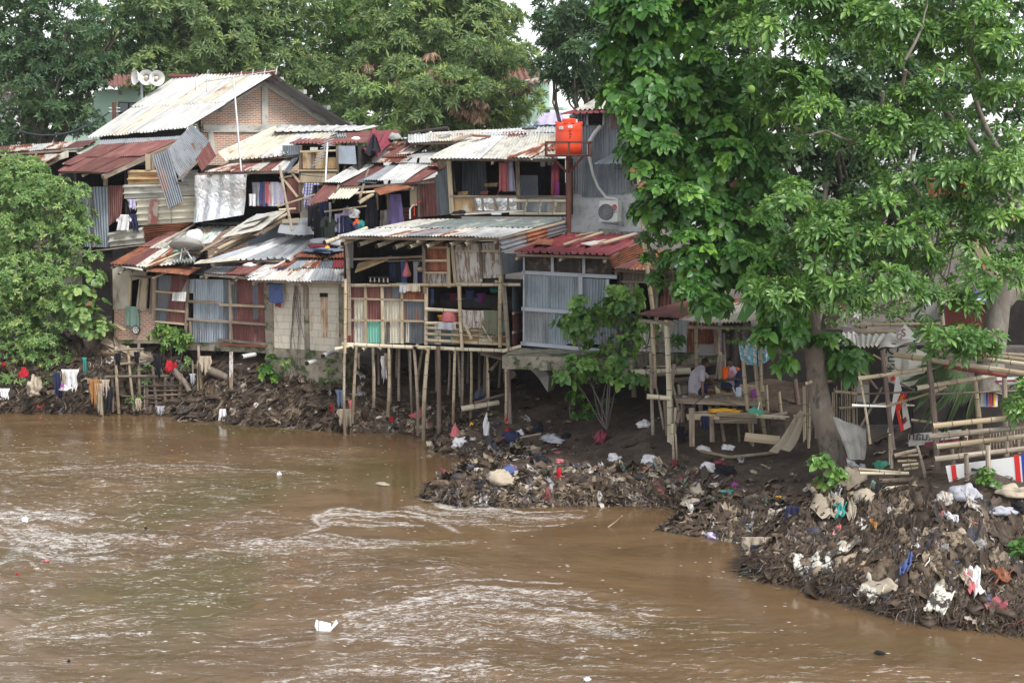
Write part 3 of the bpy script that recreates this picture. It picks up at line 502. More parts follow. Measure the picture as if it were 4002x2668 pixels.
def leafmesh(name,m,parent,p,d,n,L,wr,tint,kind='lance',droop=.0,base=None):
    """p origins, d directions, n leaf normals, L lengths, wr width ratio"""
    T,F_=LT[kind]; p=np.asarray(p);d=norm(np.asarray(d)); n=np.asarray(n); s=norm(np.cross(n,d)); n=np.cross(d,s); L=np.asarray(L)[:,None,None]
    q=p[:,None,:]+L*(T[None,:,0:1]*d[:,None,:]+T[None,:,1:2]*wr*s[:,None,:]+T[None,:,2:3]*n[:,None,:]); 
    q[:,:,2]-=(L[:,:,0]*droop*T[None,:,0]**2)
    N=len(p);k=len(T); F0=np.array(F_); f=(np.arange(N)[:,None,None]*k+F0[None]).reshape(-1,3); return npmesh(name,q.reshape(-1,3),f,m,parent,np.repeat(tint,k),base=base)
def sph(n): return norm(NR.normal(size=(n,3)))
def clump_points(blobs,dens,sub=.45,fill=.25,per=26):
    """blobs: (center, (rx,ry,rz)). returns rosette positions, outward axes"""
    PP=[];AX=[]
    for c,r in blobs:
        c=np.array(c);r=np.array(r); area=4*math.pi*((r[0]*r[1])**1.6/3+(r[0]*r[2])**1.6/3+(r[1]*r[2])**1.6/3)**(1/1.6); n=int(area*dens/per)+2
        dirs=sph(n); cc=c+dirs*r*(1-NR.random((n,1))**2*.45); rs=sub*NR.uniform(.6,1.3,n)
        for i in range(n):
            k=int(per*NR.uniform(.6,1.3)); s=sph(k); s[:,2]=np.where(s[:,2]<-.2,-s[:,2]*.6,s[:,2]); s=norm(s+dirs[i]*.5); PP.append(cc[i]+s*rs[i]*np.array([1.15,1.15,.75])); AX.append(norm(s+np.array([0,0,.25])))
        k=int(area*dens*fill); dd=sph(k); PP.append(c+dd*r*NR.random((k,1))**.4*.85); AX.append(norm(dd+np.array([0,0,.4])))
    return np.vstack(PP),np.vstack(AX)
def rosettes(pos,ax,k,L,spread=(.2,1.25),lj=.25,young=.15):
    N=len(pos); t=norm(np.cross(ax,NR.normal(size=(N,3)))); b=np.cross(ax,t); i=np.arange(k); az=i*2.39996+NR.random((N,1))*6; el=spread[0]+(spread[1]-spread[0])*((i+.5)/k)**.7+NR.normal(size=(N,k))*.2
    d=ax[:,None,:]*np.cos(el)[...,None]+(t[:,None,:]*np.cos(az)[...,None]+b[:,None,:]*np.sin(az)[...,None])*np.sin(el)[...,None]
    n=ax[:,None,:]-d*(d*ax[:,None,:]).sum(-1,keepdims=True)+NR.normal(size=(N,k,3))*.12
    l=L*(1-.35*(1-(i+.5)/k))*NR.uniform(1-lj,1+lj,(N,k))*NR.uniform(.62,1.28,(N,1)); tb=NR.random((N,1))*.55+.12; yg=(NR.random((N,1))<young)*.35; tint=np.clip(tb+yg+NR.normal(size=(N,k))*.08+.10*(1-i/k),0,.95); dead=NR.random((N,k))<.004; tint=np.where(dead,1.,tint)
    P_=np.repeat(pos[:,None,:],k,1); return P_.reshape(-1,3),d.reshape(-1,3),n.reshape(-1,3),l.ravel(),tint.ravel()
def blob(x,y,Y,rx,ry,rd):
    """ellipsoid from picture px (D) centre, radii in D px; rd depth radius in m"""
    c=P(D(x,y),Y); s=Y*1.7015/FPX; return (tuple(c),(rx*s,rd,ry*s))
def limb(mb,a,b,r0,r1,wig=.08,n=7,k=5):
    a=Vector(a);b=Vector(b);L=(b-a).length; pts=[];rs=[]; o1=Vector((rn(-1,1),rn(-1,1),rn(-1,1)))*wig*L;o2=Vector((rn(-1,1),rn(-1,1),rn(-1,1)))*wig*L*.4
    for i in range(k+1): t=i/k; pts.append(a.lerp(b,t)+o1*math.sin(math.pi*t)+o2*math.sin(2*math.pi*t)); rs.append(r0+(r1-r0)*t)
    mb.tube(pts,rs,n); return pts
def tree(name,label,base,blobs,leaf,kind='lance',L=.28,wr=.25,k=10,dens=6,sub=.5,trunk_r=.25,cat='tree',group=None,fill=.25,droop=.15,spread=(.2,1.25),young=.15,bark='bark',split=.45,bend=None,inner=True,limbs=True):
    base=Vector(base); t=thing(name,base,label,cat,group); cs=[Vector(c) for c,_ in blobs]; top=sum(cs,Vector())/len(cs); fork=base.lerp(top,split) if bend is None else Vector(bend)
    mb=MB(); limb(mb,base-Vector((0,0,.3)),fork,trunk_r,trunk_r*.7,.04,12,7)
    if limbs:
        for c,r in blobs:
            p=limb(mb,fork,Vector(c),trunk_r*.5,trunk_r*.12,.08,8,6)
            for q in range(4): limb(mb,p[3+q%3],Vector(c)+Vector((rn(-.7,.7)*r[0],rn(-.7,.7)*r[1],rn(-.5,.7)*r[2])),trunk_r*.2,.02,.1,6,4)
    mb.build('trunk',MT[bark],t,smooth=True)
    p,a=clump_points(blobs,dens,sub,fill); leafmesh('crown',LF[leaf],t,*(lambda P_,d,n,l,ti:(P_,d,n,l,wr,ti))(*rosettes(p,a,k,L,spread,young=young)),kind=kind,droop=droop)
    return t
# ---------------- people: tapered limbs fused by a voxel remesh into one continuous surface
def fused(name,parts,m,parent=None,vox=.012,smooth=4):
    """parts: list of chains [(point, radius), ...] or (center,(rx,ry,rz),rot)"""
    mb=MB()
    for pt in parts:
        if isinstance(pt,tuple):
            c,r,q=pt; vs=[];n=12
            for j in range(n+1):
                for i in range(n*2):
                    th=math.pi*j/n;a=math.pi*i/n; v=Vector((math.sin(th)*math.cos(a)*r[0],math.sin(th)*math.sin(a)*r[1],math.cos(th)*r[2])); v.rotate(q); vs.append(Vector(c)+v)
            mb.add(vs,[(j*2*n+i,(j+1)*2*n+i,(j+1)*2*n+(i+1)%(2*n),j*2*n+(i+1)%(2*n)) for j in range(n) for i in range(2*n)])
        else:
            for (a,ra),(b,rb) in zip(pt[:-1],pt[1:]):
                a=Vector(a);b=Vector(b);d=(b-a); L=max(d.length,1e-4);d/=L; P_=[];R_=[]
                for k in range(5): th=math.pi/2*(1-k/5); P_.append(a-d*ra*math.sin(th)); R_.append(max(ra*math.cos(th),.0008))
                P_+= [a+d*L*k/4 for k in range(5)]; R_+=[ra+(rb-ra)*k/4 for k in range(5)]
                for k in range(1,6): th=math.pi/2*k/5; P_.append(b+d*rb*math.sin(th)); R_.append(max(rb*math.cos(th),.0008))
                mb.tube(P_,R_,12)
    o=mb.build(name,m,parent,smooth=True); md=o.modifiers.new('r','REMESH'); md.mode='VOXEL'; md.voxel_size=vox; md.use_smooth_shade=True
    if smooth: s=o.modifiers.new('s','SMOOTH'); s.iterations=smooth; s.factor=.5
    dg=bpy.context.evaluated_depsgraph_get(); dg.update(); me=bpy.data.meshes.new_from_object(o.evaluated_get(dg)); o.modifiers.clear(); o.data=me; me.materials.clear(); me.materials.append(m); me.polygons.foreach_set('use_smooth',[True]*len(me.polygons)); return o
# ================= HOUSES
def house(F,s,name,label,cat='shack',group=None):
    p=F.at(s); return thing(name,(p.x,p.y,p.z),label,cat,group)
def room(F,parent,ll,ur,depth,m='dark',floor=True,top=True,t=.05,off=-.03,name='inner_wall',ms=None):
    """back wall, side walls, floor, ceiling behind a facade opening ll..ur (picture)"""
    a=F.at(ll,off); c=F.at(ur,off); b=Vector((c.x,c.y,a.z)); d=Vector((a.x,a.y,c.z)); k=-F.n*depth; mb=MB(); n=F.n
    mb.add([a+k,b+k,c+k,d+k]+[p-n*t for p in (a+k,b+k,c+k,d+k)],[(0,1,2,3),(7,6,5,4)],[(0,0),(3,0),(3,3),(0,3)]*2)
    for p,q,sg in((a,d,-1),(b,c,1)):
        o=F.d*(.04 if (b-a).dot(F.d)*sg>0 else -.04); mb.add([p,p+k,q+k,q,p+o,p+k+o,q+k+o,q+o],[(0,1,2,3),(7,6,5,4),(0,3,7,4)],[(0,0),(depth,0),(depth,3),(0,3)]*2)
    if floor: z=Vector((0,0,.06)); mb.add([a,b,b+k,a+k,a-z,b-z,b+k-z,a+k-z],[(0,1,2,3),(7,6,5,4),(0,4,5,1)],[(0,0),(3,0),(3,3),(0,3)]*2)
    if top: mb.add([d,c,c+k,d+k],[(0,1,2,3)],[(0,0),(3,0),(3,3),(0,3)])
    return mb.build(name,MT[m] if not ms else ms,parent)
def tee(name,F,s,w,h,m,lab,shape='shirt',off=.1,group=None,cat='clothes',lean=0,depth=.04):
    o=drape(name,m,None,F.at(s,off),F.d if F.d.x>0 else -F.d,w,h,F.n,shape,lean=lean,depth=depth); return tag(o,lab,cat,group)
# ---- 1 brick house
AP=P(D(632,172),54.5); FR=P(D(408,178),59.2); EN=P(D(425,297),52.2); EF=P(D(203,318),57.2); BR=P(D(815,293),56.6); BF=BR+(FR-AP)
br=thing('brick_house',(AP.x,AP.y+1,4),'brick gable house with long white ribbed roof at upper left','house')
roof(br,EF,EN,AP,FR,7,2,['cream','white','white','white','white','white','white','rcream','white','cream','white','white','white','white'] if 0 else {'rib':6,'cream':1},pitch=.24,amp=.022,prof='trap',eave=.04,under=False)
sheet('roof_sheet',MT['zinc'],br,BR,BF,FR,AP,.24,.022,'trap',nv=4,lab='far roof slope seen from below')
mb=MB(); mb.tube([FR+Vector((-.3,0,.05)),FR.lerp(AP,.35)+Vector((0,0,-.03)),AP+Vector((.05,-.1,.09))],[.11,.10,.12],6); mb.build('ridge_cap',MT['rust'],br)
# gable wall behind the verge
gd=(BR-EN); gd=Vector((gd.x,gd.y,0)).normalized(); gn=Vector((gd.y,-gd.x,0)); gn=gn if gn.dot(CAM-AP)>0 else -gn; back=-gn*1.0
def GW(s,o=0):
    r=ray(s); p0=AP+back; t=(p0-CAM).dot(gn)/r.dot(gn); return CAM+r*t+gn*o
aw=GW(K2(775,250)); lw=GW(K2(190,600)); rw=GW(K2(1370,660)); bl=GW(K2(230,960)); bl.z=min(bl.z,4.2); brr=GW(K2(1340,960)); brr.z=bl.z
MB().prism([bl,brr,rw,aw,lw],.2,gn,org=bl).build('brick_wall',MT['brick'],br)
mb=MB()
def gbar(a,b,w,o=.03): mb.bar(GW(a,o),GW(b,o),w,.08,gn)
gbar(K2(745,290),K2(745,655),.26); gbar(K2(205,678),K2(1345,675),.28,.045); gbar(K2(760,262),K2(1365,655),.42,.02); gbar(K2(775,258),K2(350,520),.10,.02); gbar(K2(268,700),K2(290,900),.22,.03)
mb.build('concrete_frame',MT['fibre'],br)
for s in (K2(800,255),K2(1000,365),K2(1205,500),K2(1400,640)):
    p=GW(s,.0); MB().bar(p,p+gn*.95+(AP-BR).normalized()*.0,.14,.16,(0,0,1)).build('purlin_end',MT['concrete'],br)
# body walls under the front slope
e0=EN+gn*-1.2; mb=MB(); 
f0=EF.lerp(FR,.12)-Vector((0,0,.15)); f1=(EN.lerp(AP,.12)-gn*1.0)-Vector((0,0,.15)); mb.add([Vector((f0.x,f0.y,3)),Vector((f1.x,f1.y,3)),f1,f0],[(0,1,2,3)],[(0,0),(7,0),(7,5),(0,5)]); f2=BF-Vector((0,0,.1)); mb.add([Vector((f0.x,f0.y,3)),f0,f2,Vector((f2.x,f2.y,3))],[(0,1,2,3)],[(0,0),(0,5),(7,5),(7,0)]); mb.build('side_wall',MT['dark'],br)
# ---- 2 low rusty roofs at the far left
FA=Fac(-60,52,660,51); fl=house(FA,K1(300,1100),'tin_shack','low shack with two tiers of rusty roof edging behind the left bush')
roof(fl,P(K1(-80,905),51.5),P(K1(700,850),51.),P(K1(850,780),54),P(K1(-80,845),54.5),5,1,{'rust':3,'mixr':2,'white':1},jag=.05,gap=.02)
roof(fl,P(K1(-60,1060),49.6),P(K1(360,1005),49.6),P(K1(620,868),52.),P(K1(-60,935),52.),4,1,{'orust':2,'mixr':2,'rust':1},jag=.04)
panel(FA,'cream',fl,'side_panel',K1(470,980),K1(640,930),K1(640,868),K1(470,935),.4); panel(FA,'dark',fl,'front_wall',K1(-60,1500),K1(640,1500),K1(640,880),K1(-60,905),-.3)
room(FA,fl,K1(-60,1500),K1(640,900),3)
# ---- 3 upper left shack with cream cladding
FB=Fac(K1(640,0)[0],49.,K1(2210,0)[0],47.6); ub=house(FB,K4(800,280),'hillside_shack','upper storey shack clad in cream ribbed boards under a rust red roof')
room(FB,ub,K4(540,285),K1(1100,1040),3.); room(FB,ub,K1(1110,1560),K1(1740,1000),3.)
roof(ub,P(K1(500,1052),47.8),P(K1(935,1070),47.4),P(K1(1570,785),50.6),P(K1(860,835),51),3,2,['rust','rust','rust','rust','rust','rust'],pitch=.085,eave=.02)
sheet('roof_sheet',MT['zinc'],ub,P(K1(850,835),51.1),P(K1(1540,790),50.8),P(K1(1600,755),52),P(K1(880,790),52.2),.085,jag=.05,lift=.05)
sheet('roof_sheet',MT['rust'],ub,P(K1(540,990),48.2),P(K1(620,1000),48.2),P(K1(1000,835),51.2),P(K1(850,838),51.3),.085,lift=.02)
mb=MB(); mb.bar(P(K1(900,1105),47.35),P(K1(1575,800),50.4),.12,.14,(0,0,1)); mb.build('fascia_board',MT['plank'],ub)
batten(FB,ub,K1(940,1095),K1(940,1180),.12,.1,.12,'palewood','post'); batten(FB,ub,K1(1305,900),K1(1310,1040),.14,.1,.1,'palewood','post'); batten(FB,ub,K1(1335,900),K1(1340,1040),.10,.08,.0,'plank','post')
fsheet(FB,'blue',ub,K4(580,285),K4(745,290),K1(950,1185),K1(640,1190),.02,pitch=.1); batten(FB,ub,K1(815,1190),K4(640,290),.05,.05,.08,'plank')
fsheet(FB,'rust',ub,K1(958,1530),K1(1065,1440),K1(1090,1175),K1(950,1175),.04,pitch=.09,lab='rusty wall sheet beside the cream cladding')
# horizontal ribbed cream cladding in tilted rows
def clad(a,b,c,d,mm,o=.05,p=.2,lab=None): return fsheet(FB,mm,ub,a,b,c,d,o,pitch=p,amp=.028,prof='trap',across=True,name='cladding_panel',lab=lab)
clad(K1(1125,1165),K1(1430,1160),K1(1385,1040),K1(1130,1040),'ply',.05,.3,'brown stained cladding panel'); clad(K1(1095,1290),K1(1490,1275),K1(1440,1165),K1(1090,1170),'fibre',.07,.22,'grimy white cladding panel')
clad(K1(1205,1525),K1(1760,1490),K1(1755,1265),K1(1200,1290),'cream',.04,.24); clad(K1(1580,1265),K1(1755,1260),K1(1750,1140),K1(1570,1145),'fibre',.06,.22); clad(K1(1600,1145),K1(1750,1140),K1(1740,1040),K1(1580,1045),'white',.05,.2)
mb=MB(); mb.quad(FB.q(.13,K1(1310,1510),K1(1400,1505),K1(1395,1290),K1(1320,1300)),.004,FB.n); mb.build('paint_smear',mat('faded_red_paint',(.42,.16,.13),[((.6,.52,.45),2.5,.42,.6,(2,2,1))],rough=.9),ub)
batten(FB,ub,K1(1508,1290),K1(1515,1520),.02,.02,.12,'plank')
fsheet(FB,'fibre',ub,K4(755,285),K4(1000,260),K4(985,150),K4(745,190),.08,pitch=.24,amp=.03,prof='trap',across=True,name='cladding_panel',lab='grimy white cladding panel low down'); 
fsheet(FB,'orust',ub,K4(1000,250),K4(1160,215),K4(1320,120),K4(985,140),.12,pitch=.12,amp=.02,across=True,lab='rusty crumpled sheet under the cladding')
# hanging torn sheets
o=sheet('hanging_sheet',MT['grey'],ub,P(K1(1470,1378),47.0),P(K1(1610,1310),46.9),P(K1(1480,860),47.5),P(K1(1330,920),47.6),.085,.014,lab='loose grey sheet hanging in front of the cladding')
o=sheet('hanging_sheet',MT['zinc'],ub,P(K1(1440,890),48.2),P(K1(1590,1140),47.1),P(K1(1845,800),48.),P(K1(1680,640),50.2),.085,.014,across=True,lab='tilted grey sheet propped against the brick house')
o=sheet('hanging_sheet',MT['rust'],ub,P(K1(1710,960),47.4),P(K1(1770,1060),47.1),P(K1(1895,925),47.6),P(K1(1830,800),48.05),.085,.014,across=True,lift=.04)
mb=MB(); mb.bar(P(K1(1560,1125),47.0),P(K1(1740,960),47.3),.07,.05); mb.build('batten',MT['plank'],ub)
mb=MB(); mb.bar(FB.at(K4(550,325),.5),FB.at(K4(1065,262),.5),.35,.05,(0,0,1)); mb.build('ledge_board',MT['plank'],ub)
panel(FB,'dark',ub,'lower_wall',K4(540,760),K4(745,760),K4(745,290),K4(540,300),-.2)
tag(drape('t_shirt','cwhite',None,FB.at(K1(1130,1428),.3),FB.d,.55,.55,FB.n,'shirt',lean=-.2,depth=.05),'white shirt drying over a ledge left of the cream cladding','shirt')
tag(drape('trousers','cnavy',None,FB.at(K1(1195,1425),.26),FB.d,.28,.55,FB.n,'rect',lean=.15),'dark blue garment drying beside a white shirt by the cladding','trousers')
tag(drape('cloth','clilac',None,FB.at(K1(1160,1295),.06),FB.d,.35,.32,FB.n,'rect'),'pale lilac cloth hanging in the dark gap left of the cladding','cloth')
# black flag shaped lamp box on its pole
o=thing('signal_box',FB.at(K4(640,300),.3),'small black box with white emblem on a pole before grey sheets','box')
MB().quad(FB.q(.42,K1(770,1210),K1(825,1210),K1(825,1142),K1(770,1142)),.12,FB.n).build('case',MT['blk'],o); MB().tube([FB.at(K1(800,1210),.35),FB.at(K4(648,290),.35)],.022,6).build('pole',MT['steel'],o)
mb=MB(); 
for a,b in((784,1162),(796,1156),(808,1162),(790,1172),(802,1172)): q=FB.at(K1(a,b),.425); mb.box(q,FB.d*.035,FB.n*.006,(0,0,.045))
mb.box(FB.at(K1(796,1190),.425),FB.d*.11,FB.n*.006,(0,0,.018)); mb.build('emblem',MT['wplastic'],o)
# ---- 4 foil and clothes house
FF=Fac(K2(180,0)[0],47.6,K2(1440,0)[0],46.4); fh=house(FF,K2(600,1400),'foil_fronted_shack','shack fronted by silver foil sheet and a dark clothes loft')
room(FF,fh,K2(190,1500),K2(1065,1075),2.6); room(FF,fh,K2(1070,1560),K2(1560,830),2.5)
roof(fh,P(K2(400,970),48.2),P(K2(1060,905),47.6),P(K2(1385,720),50.5),P(K2(850,690),51.5),4,1,['cream','cream','white','cream'],pitch=.14,amp=.02,prof='trap',eave=.05,jag=.02)
sheet('roof_sheet',MT['cream'],fh,P(K2(340,898),49.),P(K2(410,972),48.1),P(K2(870,700),51.3),P(K2(845,672),51.8),.14,.02,'trap',lift=.03)
sheet('roof_sheet',MT['white'],fh,P(K2(820,725),50.4),P(K2(1580,712),50.4),P(K2(1760,668),52),P(K2(880,668),52.4),.3,.012,'trap',lift=.06,lab='smooth white top sheet')
sheet('roof_sheet',MT['rust'],fh,P(K2(1385,780),49.6),P(K2(1920,765),49.),P(K2(1920,708),50.5),P(K2(1460,718),50.8),.14,.02,lift=.05,across=True)
sheet('roof_sheet',MT['zinc'],fh,P(K2(1380,775),49.55),P(K2(1470,772),49.5),P(K2(1470,720),50.8),P(K2(1382,722),50.9),.1,.02,lift=.07)
roof(fh,P(K2(220,1062),46.9),P(K2(930,1052),46.5),P(K2(1060,930),48.4),P(K2(440,985),48.6),6,1,['mixr','mixr','rust','mixr','rust','white'],pitch=.085,eave=.03)
sheet('roof_sheet',MT['grey'],fh,P(K2(920,1050),46.5),P(K2(960,1060),46.4),P(K2(1064,905),47.8),P(K2(1010,925),48.),.1,.02)
sheet('roof_sheet',MT['rust'],fh,P(K2(960,815),48.3),P(K2(1590,805),47.6),P(K2(1900,768),49.2),P(K2(1060,775),49.8),.16,.02,'trap',lab='low salmon red roof edge above the wooden wall')
sheet('side_sheet',MT['grey'],fh,P(K2(905,920),47.9),P(K2(1080,900),47.4),P(K2(1080,825),47.5),P(K2(905,825),48.2),.09,.012)
q=lambda *s: FF.q(.35,*s)
f=sheet('foil_curtain',MT['foil'],fh,*FF.q(.35,K2(165,1500),K2(600,1430),K2(640,1075),K2(185,1085)),pitch=.5,amp=.02,warp=.06,nv=14,lab='crinkled silver foil sheet')
batten(FF,fh,K2(185,1078),K2(1060,1050),.07,.07,.28,'plank')
# wooden wall right of the loft
for a,b,c,d,m in((1085,1030,1190,870,'ply'),(1190,1030,1300,880,'redwood'),(1300,1030,1385,930,'ply')): panel(FF,'ply' if m=='redwood' else m,fh,'wall_panel',K2(a,b),K2(c,b),K2(c,d),K2(a,d),.04)
panel(FF,'palewood',fh,'wall_panel',K2(1070,1150),K2(1370,1150),K2(1390,1065),K2(1085,1065),.16,lab='plain plank board under the wooden wall'); panel(FF,'grayboard',fh,'wall_panel',K2(1385,985),K2(1560,990),K2(1545,830),K2(1385,830),.1,lab='blue grey board'); panel(FF,'ply',fh,'wall_panel',K2(1075,1300),K2(1260,1300),K2(1260,1155),K2(1075,1155),.05)
for a,b in((K2(1075,830),K2(1065,1400)),(K2(1395,830),K2(1398,1070)),(K2(1190,870),K2(1190,1030)),(K2(1300,870),K2(1300,1030))): batten(FF,fh,a,b,.07,.08,.1,'plank','post')
for a,b in((K2(1070,1045),K2(1400,1045)),(K2(1080,880),K2(1385,870)),(K2(1000,1060),K2(1075,1150)),(K2(930,1115),K2(1055,1275)),(K2(900,1110),K2(1010,1090))): batten(FF,fh,a,b,.06,.06,.18,'palewood','brace')
panel(FF,'beige',fh,'wall_panel',K2(1065,1560),K2(1190,1560),K2(1185,1290),K2(1062,1290),.04,lab='dirty white plaster wall'); panel(FF,'rust',fh,'wall_panel',K2(930,1420),K2(1060,1420),K2(1050,1110),K2(930,1110),-.1)
panel(FF,'white',fh,'junction_box',K2(1160,888),K2(1225,888),K2(1225,842),K2(1160,842),.14)
batten(FF,fh,K2(640,1180),K2(900,1170),.04,.04,-.3,'plank','rail')
cs=[(650,'cgrey','rect',.28),(690,'cred','shirt',.40),(712,'cblue','rect',.34),(735,'cbeige','shirt',.4),(755,'cpink','rect',.2),(790,'clilac','shirt',.5),(815,'cwhite','shirt',.55),(845,'clilac','rect',.4)]
lb=['grey garment at left end of the loft rail','red shirt second on the loft rail','blue patterned shirt on the loft rail','beige shirt on the loft rail','narrow pink cloth tucked between loft shirts','lilac shirt on the loft rail','white long shirt largest on the loft rail','pale lilac shirt at right end of the loft rail']
for (x,m,sh,w_),l in zip(cs,lb): tee('shirt',FF,K2(x,1150+R.randint(-8,8)),w_,.72+rn(-.06,.1),m,l,sh,off=-.25+.03*(x%3),group='clothes hanging in the dark loft',depth=.03)
tee('towel',FF,K2(645,1250),.25,.4,'cwhite','small white towel hanging low beside the foil','rect',off=.05)
tag(drape('sarong','plaid',None,FF.at(K2(1195,1155),.3),FF.d,.62,.85,FF.n,'rect',lean=-.12),'blue checked sarong hanging beside a plank wall','sarong')
# sloping boards and planks above the lower roofs
rb=thing('board_roof',P(K2(700,1500),46),'lean-to roof of pale grey boards and loose planks below the clothes loft','roof')
sheet('board',MT['fibre'],rb,P(K5(280,225),45.6),P(K5(560,170),45.2),P(K5(745,28),47.),P(K5(500,75),47.2),.5,.004,'flat',nv=3); sheet('board',MT['white'],rb,P(K5(440,140),45.9),P(K5(590,100),45.9),P(K5(632,72),46.6),P(K5(530,75),46.8),.5,.004,'flat',lift=.06); sheet('board',MT['fibre'],rb,P(K5(400,185),45.7),P(K5(520,160),45.7),P(K5(600,100),46.2),P(K5(470,115),46.3),.5,.004,'flat',lift=.09)
for a,b,c,d in((240,330,720,85),(265,300,740,60),(120,330,440,160),(200,360,520,215),(560,200,720,100)): MB().bar(P(K5(a,b),45.3),P(K5(c,d),46.6),.12,.04,(0,-.4,.9)).build('plank',MT['palewood' if a%2 else 'plank'],rb)
panel(FF,'grayboard',rb,'dark_backing',K5(430,330),K5(700,270),K5(720,90),K5(430,250),-.5)
sheet('plastic_cover',MT['zinc'],rb,P(K5(670,190),45.4),P(K5(910,195),45.),P(K5(880,80),46.2),P(K5(720,95),46.3),.5,.01,'flat',warp=.08,nv=6,lab='crumpled translucent plastic cover')
MB().bar(P(K2(905,1490),45.8),P(K2(1050,1475),45.8),.12,.14).build('beam',MT['palewood'],rb)
# lower left hut and its roof
FC=Fac(K4(765,0)[0],45.7,K4(1340,0)[0],44.6); hc=house(FC,K4(900,930),'riverside_hut','lower left hut with cement board wall above crumbling brick')
room(FC,hc,K4(770,920),K4(1050,430),3.); 
panel(FC,'beige',hc,'wall_panel',K4(770,712),K4(890,705),K4(900,440),K4(768,420),.02); panel(FC,'beige',hc,'wall_panel',K4(890,520),K4(1000,490),K4(1000,455),K4(890,440),.03)
batten(FC,hc,K4(895,480),K4(885,705),.09,.07,.04,'palewood','door_frame'); batten(FC,hc,K4(975,490),K4(955,700),.07,.07,.04,'palewood','door_frame'); batten(FC,hc,K4(890,485),K4(1040,490),.07,.07,.05,'plank','door_frame')
dr=panel(FC,'palewood',hc,'door',K4(957,700),K4(1020,725),K4(1037,497),K4(985,492),.22,.03,'open grey plank door'); mb=MB()
for a,b in((K4(962,690),K4(1015,712)),(K4(985,500),K4(1033,505)),(K4(964,695),K4(988,500)),(K4(1016,715),K4(1034,505))): mb.bar(FC.at(a,.25),FC.at(b,.25),.06,.03,FC.n)
mb.build('door_rail',MT['plank'],dr)
MB().quad(FC.q(.03,K4(780,920),K4(1060,925),K4(1060,705),K4(780,712)),.25,FC.n).build('brick_wall',MT['brick'],hc); MB().quad(FC.q(.06,K4(765,945),K4(1290,940),K4(1290,915),K4(765,918)),.4,FC.n).build('sill_beam',MT['mosscon'],hc)
batten(FC,hc,K4(1045,490),K4(1035,740),.12,.08,.03); batten(FC,hc,K4(1065,490),K4(1062,780),.12,.1,.08,'plank','post')
fsheet(FC,'grey',hc,K4(1070,800),K4(1165,805),K4(1180,480),K4(1085,480),.03,pitch=.1); fsheet(FC,'rust',hc,K4(1145,800),K4(1285,820),K4(1290,480),K4(1172,480),.05,pitch=.1); fsheet(FC,'blue',hc,K4(1240,600),K4(1330,600),K4(1335,505),K4(1285,505),.09,pitch=.09)
for y in (595,715,800): batten(FC,hc,K4(1070,y-8),K4(1290,y+12),.06,.06,.1,'palewood')
sheet('wall_sheet',MT['white'],hc,*FC.q(.4,K4(1218,645),K4(1312,650),K4(1318,585),K4(1225,590)),.09,.016,lab='small bright white sheet scrap tied over the wall')
tag(drape('towel','csage',None,FC.at(K4(910,690),.1),FC.d,.5,.66,FC.n,'rect',depth=.02),'sage green towel hanging over brickwork below a dark doorway','towel')
o=thing('wheel_rim',FC.at(K4(942,870),.1),'small white spoked wheel hung on the brick wall','wheel'); c=FC.at(K4(942,848),.09); mb=MB(); mb.lathe(c,FC.n,[(.13,0),(.15,.04),(.12,.07),(.10,.03)],20); mb.build('tyre',MT['blk'],o)
mb=MB(); mb.lathe(c,FC.n,[(.11,.03),(.115,.06),(.095,.06),(.09,.02)],20)
for k in range(5): a=k*1.2566; mb.bar(c+FC.n*.05,c+FC.n*.05+FC.d*.1*math.cos(a)+Vector((0,0,.1*math.sin(a))),.025,.015,FC.n)
mb.build('rim',MT['wplastic'],o)
cr=[P(K4(750,402),44.6),P(K4(1370,470),43.8),P(K4(1750,300),46.6),P(K4(1330,140),48.3)]
roof(hc,cr[0],P(K4(1010,425),44.3),P(K4(1400,170),48.),P(K4(1130,200),48.2),3,2,['rust','fibre','fibre','orust','rust','fibre'],pitch=.11,amp=.016,jag=.03)
roof(hc,P(K4(980,430),44.2),P(K4(1300,400),44.6),P(K4(1560,150),48),P(K4(1350,160),48.),3,2,['fibre','cream','white','orust','fibre','plank'],pitch=.12,amp=.014,jag=.03,under=False)
sheet('roof_sheet',MT['orust'],hc,P(K4(1000,455),43.9),P(K4(1280,480),43.8),P(K4(1370,430),44.8),P(K4(1080,400),45.),.5,.006,'flat'); sheet('roof_sheet',MT['fibre'],hc,P(K4(770,405),44.4),P(K4(975,440),44.1),P(K4(960,405),44.6),P(K4(790,400),44.9),.5,.006,'flat',lift=-.05)
sheet('roof_sheet',MT['slate'],hc,P(K4(1180,410),44.4),P(K4(1330,405),44.3),P(K4(1340,370),45.),P(K4(1160,385),45.1),.12,.025,lift=.08); sheet('roof_sheet',MT['cream'],hc,P(K5(100,425),43.8),P(K5(400,400),43.6),P(K5(430,380),44.2),P(K5(150,395),44.6),.5,.008,'flat',lift=.1)
for a,b,c,d,m in((1040,525,1290,420,'palewood'),(1290,420,1360,370,'plank'),(900,455,1360,340,'bam'),(955,455,1450,300,'palewood'),(1010,430,1500,215,'palewood'),(1180,350,1560,180,'green'),(1130,280,1330,150,'plank'),(1350,420,1640,330,'plank'),(1400,330,1640,260,'palewood'),(1360,300,1742,240,'plank')):
    A=P(K4(a,b),44.0+(525-b)*.008+.0); B=P(K4(c,d),44.2+(525-d)*.0105); (bamboo(A,B,.04,parent=hc,name='loose_pole') if m=='bam' else MB().bar(A+Vector((0,0,.12)),B+Vector((0,0,.12)),.09,.03,(0,-.3,.9)).build('loose_plank',MT[m],hc))
for a,b,c,d in ((985,425,1290,300),(1120,460,1200,430),(810,470,860,440),(850,435,890,440)): bamboo(P(K4(a,b),44),P(K4(c,d),45),.03,parent=hc,name='loose_pole')
